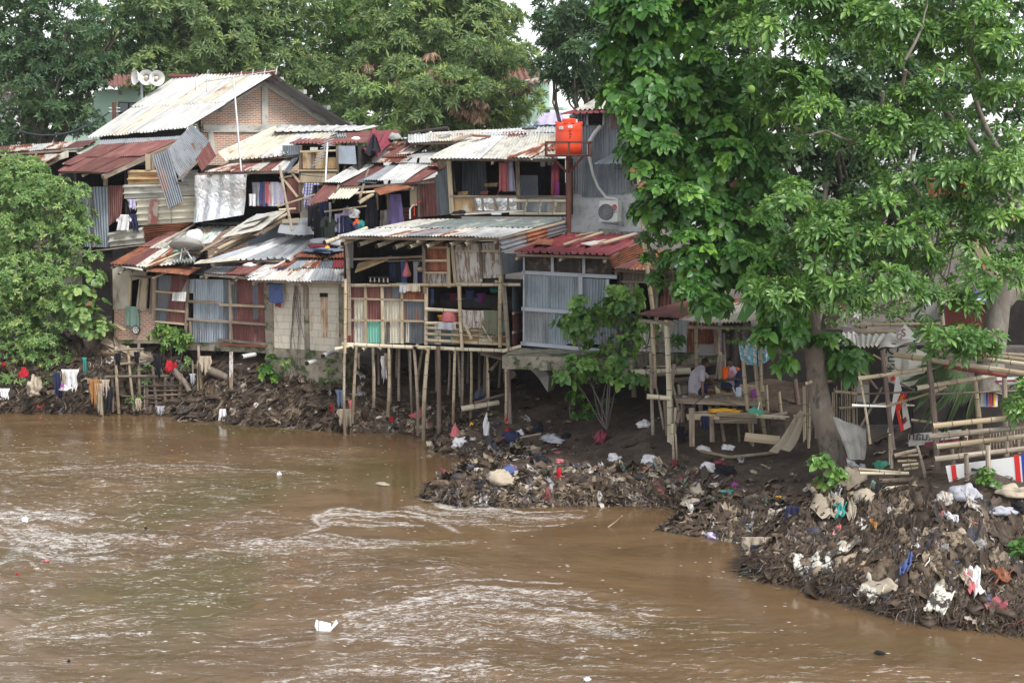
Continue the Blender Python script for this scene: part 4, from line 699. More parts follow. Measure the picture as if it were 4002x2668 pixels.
# ---- corrugated shack + block house under one patched roof
FD=Fac(K5(70,0)[0],44.7,K5(620,0)[0],43.4); FE=Fac(K5(600,0)[0],43.3,K5(1135,0)[0],42.1)
hd=house(FD,K5(340,940),'tin_and_block_house','long low house half grey tin half pale blockwork beneath a patched roof','house')
room(FD,hd,K5(75,935),K5(600,500),3.2); 
wd=[(100,'blue',310),(305,'grey',360),(360,'grey',400),(395,'rust',510),(505,'grey',545),(540,'rust',612)]
for (a,m,b) in wd:
    fsheet(FD,m,hd,K5(a,800),K5(b,806),K5(b,508),K5(a,505),.02+.01*(a%3),pitch=.095,lab=None)
for (a,m,b) in ((100,'blue',230),(225,'blue',315),(310,'grey',372),(372,'rust',500),(495,'rust',615)): fsheet(FD,m,hd,K5(a,932),K5(b,938),K5(b,780),K5(a,775),.06+.01*(a%3),pitch=.095)
for a,b,m in((K5(75,655),K5(300,662),'plank'),(K5(295,678),K5(610,690),'palewood'),(K5(75,775),K5(610,812),'plank'),(K5(285,915),K5(618,945),'plank'),(K5(300,945),K5(618,960),'orust'),(K5(365,510),K5(372,935),'plank'),(K5(80,505),K5(62,900),'plank'),(K5(95,790),K5(95,935),'plank')): batten(FD,hd,a,b,.075,.08,.13,m)
MB().quad(FD.q(.05,K5(40,985),K5(640,1010),K5(640,935),K5(40,925)),.5,FD.n).build('foundation_beam',MT['mosscon'],hd)
MB().quad(FE.q(.02,K5(605,975),K5(1128,1005),K5(1128,525),K5(590,525)),.22,FE.n).build('block_wall',MT['block'],hd)
mb=MB(); mb.quad(FE.q(.06,K5(600,1100),K5(655,1110),K5(640,525),K5(585,525)),.2,FE.n); mb.quad(FE.q(.05,K5(860,1010),K5(893,1015),K5(885,560),K5(855,560)),.2,FE.n); mb.quad(FE.q(.05,K5(1095,1020),K5(1128,1030),K5(1130,545),K5(1090,545)),.2,FE.n); mb.quad(FE.q(.08,K5(650,1035),K5(1128,1050),K5(1128,1003),K5(650,972)),.5,FE.n); mb.build('concrete_frame',MT['mosscon'],hd)
MB().quad(FE.q(.045,K5(640,1300),K5(1130,1320),K5(1130,1040),K5(640,1030)),.6,FE.n).build('foundation_wall',MT['mosscon'],hd); MB().quad(FE.q(.12,K5(1122,1310),K5(1150,1310),K5(1150,1010),K5(1122,1010)),.25,FE.n).build('concrete_post',MT['mosscon'],hd)
panel(FE,'hole',hd,'vent_hole',K5(960,628),K5(1015,628),K5(1015,600),K5(960,600),.03,.02); MB().quad(FE.q(.035,K5(975,900),K5(1012,900),K5(1015,630),K5(965,630)),.01,FE.n).build('rust_stain',mat('rust_run_stain',(.27,.15,.08),[((.46,.38,.28),4,.42,.62,(6,.5,1))],rough=.95,coord='UV'),hd)
panel(FE,'plank',hd,'board',K5(858,700),K5(880,700),K5(882,545),K5(856,545),.1)
for a,m,wd_,hh in((692,'cdenim',.62,.62),): tag(drape('cloth','cblue',None,FE.at(K5(690,532),.25),FE.d,.5,.6,FE.n,'rect',depth=.01),'plain blue cloth hanging under the eave by pale blockwork','cloth')
tag(drape('cloth','cmaroon',None,FE.at(K5(698,612),.2),FE.d,.22,.36,FE.n,'rect',depth=.02),'small brown rag hanging below a blue cloth','cloth')
RD0,RD1=P(K5(160,468),44.0),P(K5(600,508),42.9); RE0,RE1=P(K5(470,512),42.6),P(K5(1180,530),41.4)
roof(hd,RD0,RD1,P(K5(830,378),44.6),P(K5(300,385),45.4),3,1,['zinc','rust','white'],pitch=.1,eave=.03,jag=.03)
roof(hd,RE0,RE1,P(K5(1150,340),43.8),P(K5(760,370),44.3),5,2,['mixr','blue','mixr','grey','red','white','mixr','white','zinc','white'],pitch=.095,eave=.05,jag=.04,gap=.01)
roof(hd,P(K5(185,388),44.6),P(K5(860,376),44.0),P(K5(960,235),46.),P(K5(700,225),46.4),5,1,['zinc','white','zinc','zinc','white'],pitch=.16,amp=.02,prof='trap',eave=.03,jag=.03)
sheet('roof_sheet',MT['orust'],hd,P(K5(770,372),43.9),P(K5(1130,372),43.2),P(K5(1130,290),44.6),P(K5(860,310),44.8),.1,.014,lift=.06); sheet('roof_sheet',MT['grey'],hd,P(K5(700,235),46.2),P(K5(960,232),45.6),P(K5(960,200),46.6),P(K5(720,205),46.9),.2,.02)
for a,b,c,d,y in((995,400,1120,295,43.4),(780,470,960,400,42.9),(1100,500,1180,450,41.8),(150,515,215,490,43.9),(290,510,340,488,43.7),(370,520,430,495,43.3),(360,560,410,505,43.4)): MB().bar(P(K5(a,b),y)+Vector((0,0,.1)),P(K5(c,d),y+.8)+Vector((0,0,.1)),.1,.05,(0,-.3,.9)).build('loose_plank',MT['plank'],hd)
for (x,y,m,sx) in((700,468,'cnavy',.12),(690,495,'cblack',.1),(480,435,'cwhite',.18),(740,410,'cblack',.07),(540,500,'cwhite',.25)): tag(rag('rag',m,P(K5(x,y),43.2)+Vector((0,0,.08)),sx,.15,.07),{'700':'navy rag on the patched roof edge','690':'black rag at the patched roof eave','480':'crumpled white plastic near the left roof end','740':'tiny black scrap high on the patched roof','540':'white bundle tucked in at the roof eave'}[str(x)],'rag')
# pillows and jeans left to air on the roof
tag(rag('pillow','cgrey',P(K5(980,262),44.8),.42,.3,.13,rough=.12),'grey pillow lying on top of the bedding stack','pillow'); tag(rag('pillow','cmaroon',P(K5(962,290),44.6),.4,.28,.10,rough=.12),'maroon pillow at the bottom of the bedding stack','pillow'); tag(rag('pillow','cgrey',P(K5(1090,272),44.5),.38,.3,.14,rough=.12),'grey pillow right of the bedding stack against the stilt house','pillow')
tag(rag('jeans','cdenim',P(K5(985,318),44.1),.62,.36,.08,rough=.8),'blue jeans spread flat on the roof beside bedding','jeans'); tag(rag('cloth','cyellow',P(K5(1010,325),43.9)+Vector((0,0,.08)),.09,.09,.08),'small pale yellow cloth on top of the blue jeans','cloth')
# ---- centre upper house with patchwork roof and laundry
FG=Fac(K2(1180,0)[0],46.0,K3(380,0)[0],45.0); hg=house(FG,K2(1600,1500),'laundry_house','middle house with patchwork tin roof sagging above dark laundry porch','house')
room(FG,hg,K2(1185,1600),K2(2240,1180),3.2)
RG0,RG1,RG2,RG3=P(K2(1275,1168),44.8),P(K2(2240,1085),44.6),P(K3(330,850),48.5),P(K2(1780,955),48.)
def rg(m,a,b,c,d,l=.0,**k): return sheet('roof_sheet',MT[m],hg,P(K2(*a[:2]),a[2]),P(K2(*b[:2]),b[2]),P(K2(*c[:2]),c[2]),P(K2(*d[:2]),d[2]),.085,.013,lift=l,jag=.01,**k)
rg('rust',(1110,1350,43.4),(1300,1310,43.3),(1440,1165,45.3),(1275,1165,45.2),.0,lab='maroon rusted corner sheet of the patchwork roof'); rg('cream',(1300,1308,43.4),(1490,1305,43.3),(1600,1200,45.1),(1400,1200,45.2),.05); rg('white',(1275,1165,45.1),(1420,1175,45.),(1715,1015,47.0),(1560,1000,47.1),.08)
rg('rust',(1395,1190,45.),(1560,1185,44.9),(1860,1012,47),(1690,1010,47.1),.03); rg('grey',(1550,1150,45.1),(1720,1160,45),(2040,1005,47),(1800,1010,47.1),.0); rg('zinc',(1610,1150,45.1),(1770,1150,45),(2030,1000,47),(1870,1000,47.1),.08); rg('white',(1730,1165,44.9),(1990,1160,44.7),(2210,1010,46.7),(1950,1010,46.9),.12); rg('rust',(1960,1165,44.7),(2110,1150,44.6),(2330,1020,46.4),(2190,1012,46.7),.04)
rg('mixr',(1640,1000,47.),(2000,990,46.6),(2240,810,49.5),(1880,810,49.9),.08,nv=5); rg('rust',(1770,960,47.4),(2000,960,47.1),(2340,790,49.6),(2100,800,49.8),.14); rg('mixr',(1900,955,47.4),(2040,950,47.1),(2300,800,49.5),(2150,805,49.6),.2); rg('white',(1990,985,46.7),(2260,1000,46.3),(2420,900,47.9),(2150,930,48),.2)
rg('orust',(1700,1210,44.2),(1760,1258,43.9),(2040,1190,44.5),(1960,1165,45),.0,lab='bent orange rust sheet at the roof eave'); rg('orust',(2190,1030,46.),(2290,1040,45.8),(2300,960,46.8),(2240,960,46.8),.12)
rg('rust',(1590,985,47.2),(1700,1000,47.),(1640,870,48.),(1540,895,48.),.1)
mb=MB()
for u in (.05,.35,.65,.95): a=P(K2(1310,1290),43.6).lerp(P(K2(2080,1180),44.6),u); mb.bar(a-Vector((0,0,.12)),a+Vector((0,3.6,1.05)),.07,.08,(0,0,1))
mb.bar(P(K2(1275,1180),44.9)-Vector((0,0,.12)),P(K2(2240,1110),44.8)-Vector((0,0,.12)),.08,.08,(0,0,1)); mb.build('rafter_frame',MT['plank'],hg)
for a,b,c,d,r in ((1530,1245,1730,1228,.045),(1720,1228,2010,1208,.04),(1270,1405,1640,1355,.03),(1570,1330,1700,1250,.07),(860,1360,1190,1255,.035),(870,1390,1020,1378,.04)): bamboo(P(K2(a,b),44.3 if a>1200 else 45.6),P(K2(c,d),44.6 if a>1200 else 45.9),r,'bamboo' if r<.06 else 'palewood',hg)
# porch fittings
panel(FG,'oldwhite',hg,'wall_panel',K2(1745,1560),K2(1830,1560),K2(1830,1390),K2(1755,1395),-.1); panel(FG,'palewood',hg,'wall_panel',K2(2030,1355),K2(2090,1355),K2(2090,1180),K2(2025,1180),.1,lab='hanging strip of buff board')
fsheet(FG,'rust',hg,K2(1940,1490),K2(2120,1490),K2(2120,1370),K2(1940,1370),-.1,pitch=.1,across=True); fsheet(FG,'rust',hg,K3(105,1450),K3(265,1440),K3(240,1100),K3(90,1140),.12,pitch=.1,lab='tall maroon rust wall sheet'); fsheet(FG,'grey',hg,K3(250,1440),K3(385,1425),K3(345,1010),K3(235,1090),.1,pitch=.1); fsheet(FG,'grey',hg,K3(300,1140),K3(400,1240),K3(370,960),K3(235,1080),-.15,pitch=.1)
for a,b in ((K2(1840,1240),K2(1850,1500)),(K2(1230,1380),K2(1235,1400)),(K3(92,1140),K3(98,1450)),(K2(1745,1240),K2(1750,1390))): batten(FG,hg,a,b,.07,.07,.15)
for s,m in ((K3(25,1465),'wplastic'),(K3(62,1440),'tank')):
    p=FG.at(s,.25); MB().tube([p,p+Vector((.0,0,.3)),p+Vector((.08,0,.42)),p+Vector((.22,0,.46))],.03 if m=='wplastic' else .015,8).build('drain_pipe',MT[m],hg)
clo=[(1215,1350,'trousers','cblack',.36,.95,'black trousers leftmost under the patchwork roof'),(1310,1320,'trousers','cnavy',.35,.7,'navy trousers hanging behind the tee shirts'),(1275,1435,'shirt','cblack',.55,.95,'black tee shirt left of the olive tee shirt'),(1345,1440,'shirt','colive',.62,.95,'olive green tee shirt hanging on a bamboo pole'),(1440,1420,'rect','clilac',.3,.6,'pale lilac cloth behind the dark blue tee shirt'),(1480,1435,'shirt','cnavy',.60,.7,'dark blue tee shirt right of the olive tee shirt'),(1700,1290,'dress','cblack',.5,1.15,'long black dress hanging in the porch'),(1908,1250,'dress','cpurple',.58,1.15,'long purple dress hanging by the porch post'),(1365,1320,'rect','cwhite',.08,.62,'thin white strip of cloth hanging by a bamboo pole')]
for x,y,sh,m,w_,h_,l in clo: tee('clothes',FG,K2(x,y),w_,h_,m,l,sh,off=.45+.04*(x%2) if x<1600 else .2,group=None)
for (x,y,m,s,l) in ((1490,1420,'clilac',.22,'lilac garment bundled on top of the laundry heap'),(1540,1430,'cwhite',.2,'white garment bundled on the laundry heap'),(1570,1510,'corange',.17,'orange cloth bundled in the laundry heap'),(1600,1525,'cteal',.18,'teal cloth at the right of the laundry heap'),(1560,1550,'cblue',.22,'blue patterned cloth low in the laundry heap'),(1445,1430,'cpink',.15,'pink cloth at the left of the laundry heap')): tag(rag('garment',m,FG.at(K2(x,y),.15)-Vector((0,0,.1)),s,s*.8,s),l,'garment')
# tarp draped on the roof and stone weights
tp=sheet('tarpaulin',MT['cmaroon'],None,P(K2(1590,970),46.6),P(K2(1760,990),46.6),P(K2(1900,800),48.6),P(K2(1680,800),48.6),.4,.09,lift=.28,warp=.1,nv=10); tag(tp,'faded maroon tarpaulin rumpled over the patchwork roof','tarpaulin')
tp=sheet('tarpaulin',MT['cblack'],None,P(K2(1630,1000),46.4),P(K2(1790,960),46.5),P(K2(1750,850),47.6),P(K2(1730,845),47.7),.3,.05,lift=.42,warp=.05,nv=6); tag(tp,'dark grey tarpaulin patch next to the maroon one','tarpaulin')
tag(rag('stone','plaster',P(K2(1545,782),48.8),.16,.14,.10,rough=.1),'pale stone weighing down the salmon roof edge','stone'); tag(rag('stone','concrete',P(K3(310,805),48.2)+Vector((0,0,.2)),.25,.14,.10,rough=.1),'grey stone weighing down the rusty sheets','stone'); tag(rag('bundle','concrete',P(K2(1890,840),48.4)+Vector((0,0,.25)),.22,.2,.16,rough=.25),'grey bundle holding down the tarpaulin edge','bundle')
# ---- balcony house (right upper)
FH=Fac(K3(280,0)[0],45.,K3(1400,0)[0],44.4); hb=house(FH,K3(800,1440),'balcony_house','upper house with an open dark balcony under rusty white roof sheets','house')
room(FH,hb,K3(380,1430),K3(1400,940),3.0); panel(FH,'grayboard',hb,'inner_board',K3(915,1275),K3(1085,1275),K3(1080,1090),K3(925,1090),-1.2); fsheet(FH,'grey',hb,K3(385,1270),K3(620,1270),K3(600,970),K3(385,970),-1.5,pitch=.11)
roof(hb,P(K3(150,942),43.9),P(K3(1300,955),43.4),P(K3(1290,740),46.2),P(K3(520,760),47.),5,1,['fibre','white','fibre','fibre','cream'],pitch=.10,eave=.03,jag=.02)
sheet('roof_sheet',MT['mixr'],hb,P(K3(840,955),43.5),P(K3(1060,955),43.4),P(K3(1270,830),45.),P(K3(1090,835),45.1),.1,.014,lift=.08); sheet('roof_sheet',MT['orust'],hb,P(K3(1090,890),44.4),P(K3(1280,890),44.3),P(K3(1290,840),45),P(K3(1180,840),45.1),.1,.014,lift=.1)
roof(hb,P(K3(380,840),46.),P(K3(1290,815),45.4),P(K3(1290,740),47.5),P(K3(560,760),48),4,1,['orust','orust','rust','rust'],pitch=.1,jag=.03,under=False)
roof(hb,P(K3(0,800),47.4),P(K3(1280,770),46.),P(K3(1280,700),49),P(K3(0,735),50.),6,1,['white','cream','mixr','white','rust','white'],pitch=.1,jag=.04,gap=.02)
roof(hb,P(K2(1920,775),49.),P(K3(1275,715),47.8),P(K3(1275,668),51.),P(K3(220,715),52.),5,1,['white','fibre','white','white','white'],pitch=.12,jag=.02)
for a,b,c,d,m in ((380,845,560,790,'plank'),(270,820,350,790,'concrete'),(560,800,700,805,'orust'),(0,775,340,728,'dark'),(900,890,1010,880,'dark'),(1000,742,1100,735,'dark')): MB().bar(P(K3(a,b),46.)+Vector((0,0,.22)),P(K3(c,d),46.6)+Vector((0,0,.22)),.14,.05,(0,-.3,.9)).build('loose_board',MT[m],hb)
for a,b,w_,m in ((K3(350,950),K3(380,1420),.14,'palewood'),(K3(950,960),K3(965,1390),.13,'plank'),(K3(1372,950),K3(1372,1150),.03,'wplastic'),(K3(275,940),K3(300,1010),.3,'plank')): batten(FH,hb,a,b,w_,.09,.1,m,'post')
for a,b,w_,m,o in ((K3(360,1268),K3(945,1275),.07,'plank',.14),(K3(945,1272),K3(1385,1272),.06,'plank',.14),(K3(380,1420),K3(1000,1400),.09,'palewood',.2),(K3(500,1425),K3(1010,1395),.04,'white',.28)): batten(FH,hb,a,b,w_,.07,o,m,'rail')
panel(FH,'ply',hb,'balustrade_panel',K3(385,1425),K3(580,1400),K3(570,1272),K3(385,1275),.05,lab='tan plywood balustrade panel')
sheet('balustrade_panel',MT['foil'],hb,*FH.q(.05,K3(575,1395),K3(960,1395),K3(960,1278),K3(570,1275)),.5,.01,warp=.03,nv=6,lab='crinkled silver balustrade sheet')
fsheet(FH,'zinc',hb,K3(960,1410),K3(1240,1410),K3(1240,1278),K3(965,1278),.05,pitch=.6,prof='flat',name='balustrade_panel'); panel(FH,'beige',hb,'balustrade_panel',K3(1235,1410),K3(1385,1410),K3(1385,1278),K3(1235,1278),.06)
for a,b in ((K3(562,1275),K3(598,1390)),(K3(640,1285),K3(650,1395)),(K3(738,1272),K3(775,1390)),(K3(870,1275),K3(865,1390)),(K3(950,1280),K3(965,1390))): batten(FH,hb,a,b,.06,.05,.13)
panel(FH,'beige',hb,'patch',K3(700,1385),K3(780,1390),K3(800,1310),K3(690,1340),.1)
ld=thing('bamboo_ladder',FH.at(K3(1150,1430),.3),'bamboo ladder lying along the balcony balustrade beside the brown pole','ladder')
for y in (1308,1418): bamboo(FH.at(K3(890 if y>1400 else 935,y),.3),FH.at(K3(1385,y+2),.3),.05,'paleb',ld,'ladder_rail')
for x in (1035,1160,1285): bamboo(FH.at(K3(x+10,1310),.3),FH.at(K3(x-12,1418),.3),.035,'paleb',ld,'rung')
for x,y,sh,m,w_,h_,l,o in ((815,975,'rect','cpink',.30,.9,'pink checked cloth hanging in the dark balcony',-.2),(860,965,'dress','clilac',.42,.95,'lilac dress hanging in the middle of the balcony',-.25),(1268,960,'rect','cmaroon',.26,1.25,'long maroon cloth hanging at the right of the balcony',-.3),(1290,1150,'rect','cviolet',.1,.4,'violet rag low at the right of the balcony',-.2),(1155,955,'rect','cgrey',.16,.2,'small grey cloth high in the balcony',-.4),(1215,955,'rect','cgrey',.14,.16,'smaller grey cloth high beside the maroon cloth',-.4)): tee('clothes',FH,K3(x,y),w_,h_,m,l,sh,off=o,depth=.03)
o=rag('shoe','cblack',FH.at(K3(448,1420),.5),.2,.14,.07,rough=.1); tag(o,'left one of two black shoes on the lower roof top','shoe'); o=rag('shoe','cblack',FH.at(K3(482,1416),.5),.18,.12,.08,rough=.1); tag(o,'right one of two black shoes on the lower roof top','shoe')
o=panel(FH,'bluet',None,'tray',K3(745,1425),K3(830,1425),K3(830,1412),K3(745,1412),.6); tag(o,'pale blue flat tray below the balcony','tray')
mb=MB(); c=FH.at(K3(840,1265),-.4); mb.tube([c+Vector((.3*math.cos(a),0,.33*math.sin(a))) for a in [i*math.pi/10 for i in range(11)]],.03,6); mb.box(c+Vector((0,0,.0)),(.7,0,0),(0,.3,0),(0,0,.05)); mb.build('chair',MT['brownsteel']) ; tag(bpy.context.scene.objects['chair'],'dark curved backed chair inside the balcony','chair')
for i,(x,y,m,w_) in enumerate(((450,1262,'ply',80),(640,1258,'redbox',60),(680,1190,'ply',110))): o=panel(FH,m,None,'box',K3(x-w_/2,y),K3(x+w_/2,y),K3(x+w_/2+10,y-35),K3(x-w_/2,y-28),-.3 if i<2 else -.7,.3); tag(o,['tan carton on the balcony ledge at left','dark red box on the balcony ledge','tilted brown board deep in the balcony'][i],'box')
# ---- stilt house
FI=Fac(K6(85,0)[0],40.9,K6(1295,0)[0],39.3); hi=house(FI,K6(700,960),'stilt_house','patchwork house raised on tall bamboo stilts above the mud bank','house')
def fi(s,o=0): return FI.at(s,o)
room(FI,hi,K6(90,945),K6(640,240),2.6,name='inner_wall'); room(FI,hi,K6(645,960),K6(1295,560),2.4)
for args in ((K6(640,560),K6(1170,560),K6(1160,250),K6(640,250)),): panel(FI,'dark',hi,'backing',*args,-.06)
RI=[P(K6(20,215),39.9),P(K6(1150,225),38.6),P(K6(1600,100),43.2),P(K6(590,108),44.8)]
roof(hi,RI[0],RI[1],RI[1].lerp(RI[2],.46),RI[0].lerp(RI[3],.46),7,1,['white','white','mixr','zinc','mixr','white','white'],pitch=.095,eave=.04,jag=.025)
roof(hi,RI[0].lerp(RI[3],.42),RI[1].lerp(RI[2],.42),RI[2],RI[3],4,1,['fibre','slate','slate','slate'],pitch=.16,amp=.022,jag=.02,under=False)
mb=MB(); mb.bar(P(K6(1135,232),38.6),P(K6(1600,112),43.1),.05,.03,(0,0,1)); mb.build('verge_board',MT['palewood'],hi)
A=P(K6(1150,325),38.75); B=P(K6(1600,185),42.8); fs=lambda m,u0,u1,**k: sheet('side_sheet',MT[m],hi,A.lerp(B,u0),A.lerp(B,u1),P(K6(1135,232),38.7).lerp(P(K6(1600,115),43.1),u1),P(K6(1135,232),38.7).lerp(P(K6(1600,115),43.1),u0),.13,.022,across=True,**k)
fs('zinc',0,.4); fs('orust',.36,.68,lift=.02); fs('grey',.64,1)
sheet('side_sheet',MT['grey'],hi,P(K6(1165,475),38.9),P(K6(1300,455),39.8),P(K6(1300,330),39.9),P(K6(1150,330),38.8),.5,.01,'flat'); sheet('side_sheet',MT['grey'],hi,P(K6(95,430),40.9),P(K6(140,430),40.6),P(K6(140,235),40.6),P(K6(90,235),40.9),.3,.01)
for i,(x,y) in enumerate(((80,235),(200,242),(310,250),(430,260),(550,268),(650,265),(760,262),(920,252),(1020,250))):
    a=fi(K6(x+36,y-10),.42); bamboo(a+Vector((-.52,-.28,-.10)),a+Vector((.5,1.6,.22)),.062,'paleb',hi,'rafter_pole')
# left lower panels
cols=[(155,230),(240,345),(355,480),(490,640)]; rows=[(545,640),(645,785),(790,935)]
mm=[['rust','rust','grey','orust'],['cream','rust','cream','grey'],['fibre','green','cream','grey']]
fsheet(FI,'rust',hi,K6(95,935),K6(160,935),K6(160,545),K6(95,545),.02,pitch=.1)
for r,(y0,y1) in enumerate(rows):
    for c,(x0,x1) in enumerate(cols): fsheet(FI,mm[r][c],hi,K6(x0-6,y1+6),K6(x1+6,y1+6+c),K6(x1+6,y0-4),K6(x0-6,y0-4),.03+.006*((r+c)%2),pitch=.09,amp=.012)
for x,y0,y1,m in ((382,790,935,'grey'),(515,790,935,'cream'),(385,545,640,'rust')): fsheet(FI,m,hi,K6(x-12,y1),K6(x+14,y1),K6(x+14,y0),K6(x-12,y0),.07,pitch=.09)
for a,b,w_ in ((K6(235,550),K6(238,940),.075),(K6(348,555),K6(352,942),.085),(K6(482,555),K6(485,942),.075),(K6(100,545),K6(98,940),.07),(K6(100,635),K6(640,650),.055),(K6(100,782),K6(650,790),.055),(K6(648,560),K6(645,950),.09)): batten(FI,hi,a,b,w_,.05,.11,'palewood' if w_<.06 else 'bamboo')
# upper middle boards
fsheet(FI,'orust',hi,K6(642,450),K6(795,450),K6(790,265),K6(640,265),.03,pitch=.1,lab='rust orange board panel'); fsheet(FI,'oldwhite',hi,K6(642,552),K6(800,552),K6(795,455),K6(642,455),.03,pitch=.1,lab='peeling white panel below the orange one')
panel(FI,'oldwhite',hi,'shutter',K6(850,530),K6(1025,525),K6(1010,315),K6(838,315),.08,lab='left peeling white board shutter'); panel(FI,'oldwhite',hi,'shutter',K6(1030,500),K6(1160,495),K6(1150,315),K6(1025,315),.07,lab='right peeling white board shutter'); panel(FI,'oldwhite',hi,'board',K6(835,312),K6(1145,312),K6(1140,255),K6(835,270),.04)
for a,b,w_,m in ((K6(635,290),K6(790,290),.06,'palewood'),(K6(640,378),K6(795,378),.06,'palewood'),(K6(640,460),K6(800,460),.05,'palewood'),(K6(632,270),K6(640,600),.1,'plank'),(K6(798,265),K6(806,560),.09,'palewood'),(K6(825,275),K6(850,555),.09,'palewood'),(K6(835,313),K6(1150,313),.05,'palewood'),(K6(1015,260),K6(1025,500),.08,'plank'),(K6(855,530),K6(1025,526),.05,'palewood'),(K6(1160,240),K6(1170,560),.07,'plank'),(K6(150,370),K6(630,350),.06,'plank')): batten(FI,hi,a,b,w_,.05,.14,m)
# rails and poles
for a,b,r,m,o in ((K6(85,545),K6(1295,540),.055,'bamboo',.2),(K6(85,943),K6(1290,990),.06,'paleb',.2),(K6(130,255),K6(145,880),.065,'oldbamboo',.34),(K6(125,495),K6(122,1000),.05,'bamboo',.4),(K6(652,705),K6(905,718),.055,'paleb',.22),(K6(885,540),K6(905,970),.055,'bamboo',.3),(K6(1170,470),K6(1165,960),.065,'bamboo',.34),(K6(1190,550),K6(1225,1000),.07,'oldbamboo',.36),(K6(650,800),K6(1200,805),.045,'bamboo',.2),(K6(650,832),K6(1195,858),.045,'bamboo',.2),(K6(650,872),K6(1200,895),.045,'bamboo',.2),(K6(650,915),K6(1200,945),.05,'bamboo',.2),(K6(350,388),K6(625,380),.025,'oldbamboo',-.2),(K6(1135,515),K6(1180,520),.04,'bamboo',.4),(K6(1115,385),K6(1150,378),.03,'bamboo',.4)): fbam(FI,a,b,r,o,m=m,parent=hi,name='bamboo_rail')
for x0,x1,m in ((650,700,'grey'),(700,745,'cream'),(745,810,'grey'),(830,900,'ply'),(810,835,'green'),(900,1000,'ply'),(1000,1090,'cream'),(1090,1200,'ply')): fsheet(FI,m,hi,K6(x0,945),K6(x1,950),K6(x1,805),K6(x0,800),.08,pitch=.1,amp=.006)
for a,b,c,d,m in ((1185,720,1300,700,'x'),): pass
S0=fi(K6(1225,950),.2);S1=P(K6(1300,930),41.2)
for y0,y1,m in ((560,730,'grey'),(730,880,'rust'),(880,965,'rust')): sheet('side_sheet',MT[m],hi,P(K6(1228,y1),39.3),P(K6(1302,y1-12),41.0),P(K6(1302,y0-8),41.0),P(K6(1222,y0),39.3),.1)
for y in (740,870): MB().bar(P(K6(1228,y),39.2),P(K6(1302,y-14),40.9),.07,.05,(-1,0,0)).build('batten',MT['palewood'],hi)
for a,b,w_ in ((K6(925,808),K6(970,905),.08),(K6(1040,815),K6(1105,925),.04)): batten(FI,hi,a,b,w_,.02,.3,'palewood')
mb=MB(); mb.quad([fi(K6(145,400),-.3),fi(K6(150,460),.0),fi(K6(370,375),.0),fi(K6(375,350),-.3)],.03); mb.build('loose_board',MT['ply'],hi)
for i,(x,y) in enumerate(((60,970),(165,965),(238,978),(350,975),(665,985),(845,990),(600,963),(1185,985))):
    p=fi(K6(x,y),.45); L_=fi(K6(x+ (110 if i in(0,7) else 60),y-22 if i!=7 else y-28),.2) if i in (0,7) else p+Vector((.25,2.2,.05)); bamboo(p,L_,.055,'paleb',hi,'floor_pole')
mb=MB(); fa,fb=fi(K6(90,955),-.02),fi(K6(1295,990),-.02)
# stilts
sts=[(190,980,168,1375,.055,.3,'bamboo'),(272,985,278,1300,.06,.0,'oldbamboo'),(350,1000,345,1290,.05,-.6,'darkbamboo'),(400,980,395,1340,.06,.2,'bamboo'),(410,985,408,1280,.05,-.5,'oldbamboo'),(545,975,500,1215,.055,-1.0,'oldbamboo'),(578,975,600,1440,.055,.3,'oldbamboo'),(635,980,640,1230,.05,-.8,'oldbamboo'),(680,990,655,1480,.075,.35,'bamboo'),(748,980,750,1475,.08,.35,'darkbamboo'),(780,980,795,1270,.05,-.9,'oldbamboo'),(850,990,838,1420,.055,.2,'bamboo'),(885,995,878,1370,.055,.0,'oldbamboo'),(950,995,945,1400,.05,.1,'bamboo'),(980,1000,972,1250,.06,-.9,'darkbamboo'),(1005,1010,1003,1300,.045,-.7,'oldbamboo'),(912,1000,908,1260,.05,-1.2,'darkbamboo'),(1100,1040,1098,1200,.05,-1,'darkbamboo'),(1205,1060,1202,1480,.06,.35,'bamboo'),(1222,1000,1235,1490,.07,.38,'darkbamboo'),(122,1000,125,1500,.05,.4,'oldbamboo'),(490,985,480,1120,.05,-1.4,'darkbamboo'),(1075,1030,1070,1100,.04,-1.5,'darkbamboo'),(440,985,455,1240,.045,-1.3,'darkbamboo'),(1050,1010,1045,1230,.045,-1.2,'darkbamboo'),(225,985,232,1200,.045,-.9,'darkbamboo'),(310,985,305,1180,.04,-1.5,'oldbamboo'),(455,985,470,1210,.05,-.7,'oldbamboo'),(520,985,530,1330,.045,-.1,'oldbamboo'),(610,985,618,1200,.04,-1.3,'darkbamboo'),(715,985,708,1260,.045,-1,'oldbamboo'),(820,990,812,1210,.04,-1.4,'darkbamboo'),(1150,1010,1140,1260,.05,-.7,'oldbamboo'),(1025,1010,1035,1330,.04,-.3,'bamboo')]
for x0,y0,x1,y1,r,o,m in sts:
    a=fi(K6(x0,y0),o); b=fi(K6(x1,y1),o); g=gz(b.x,b.y); d=b-a
    if d.z<-.1 : b=a+d*max(.5,min(1.25,((g-.25)-a.z)/d.z))
    bamboo(b,a+Vector((0,0,.12)),r*.86,m,hi,'stilt',bend=.02)
for a,b,c,d,r,m in ((870,1390,1130,1345,.085,'paleb'),(1070,1135,1130,1060,.05,'bamboo'),(960,1350,1190,1285,.04,'darkbamboo')):
    o=bamboo(P(K6(a,b),39.4 if b>1200 else 39.6),P(K6(c,d),39.9 if b>1200 else 41),r,m,None,'bamboo_log'); tag(o,{870:'thick pale bamboo log lying on mud among the stilts',1070:'short bamboo piece slanting under the stilt house floor',960:'thin dark bamboo leaning low behind the pale log'}[a],'bamboo pole')
for a,b,c,d in ((985,1000,1290,1050),(1000,1010,1290,1080),(1000,1000,1280,1010)): bamboo(P(K6(a,b),39.7),P(K6(c,d),40.6),.045,'oldbamboo',hi,'floor_pole')
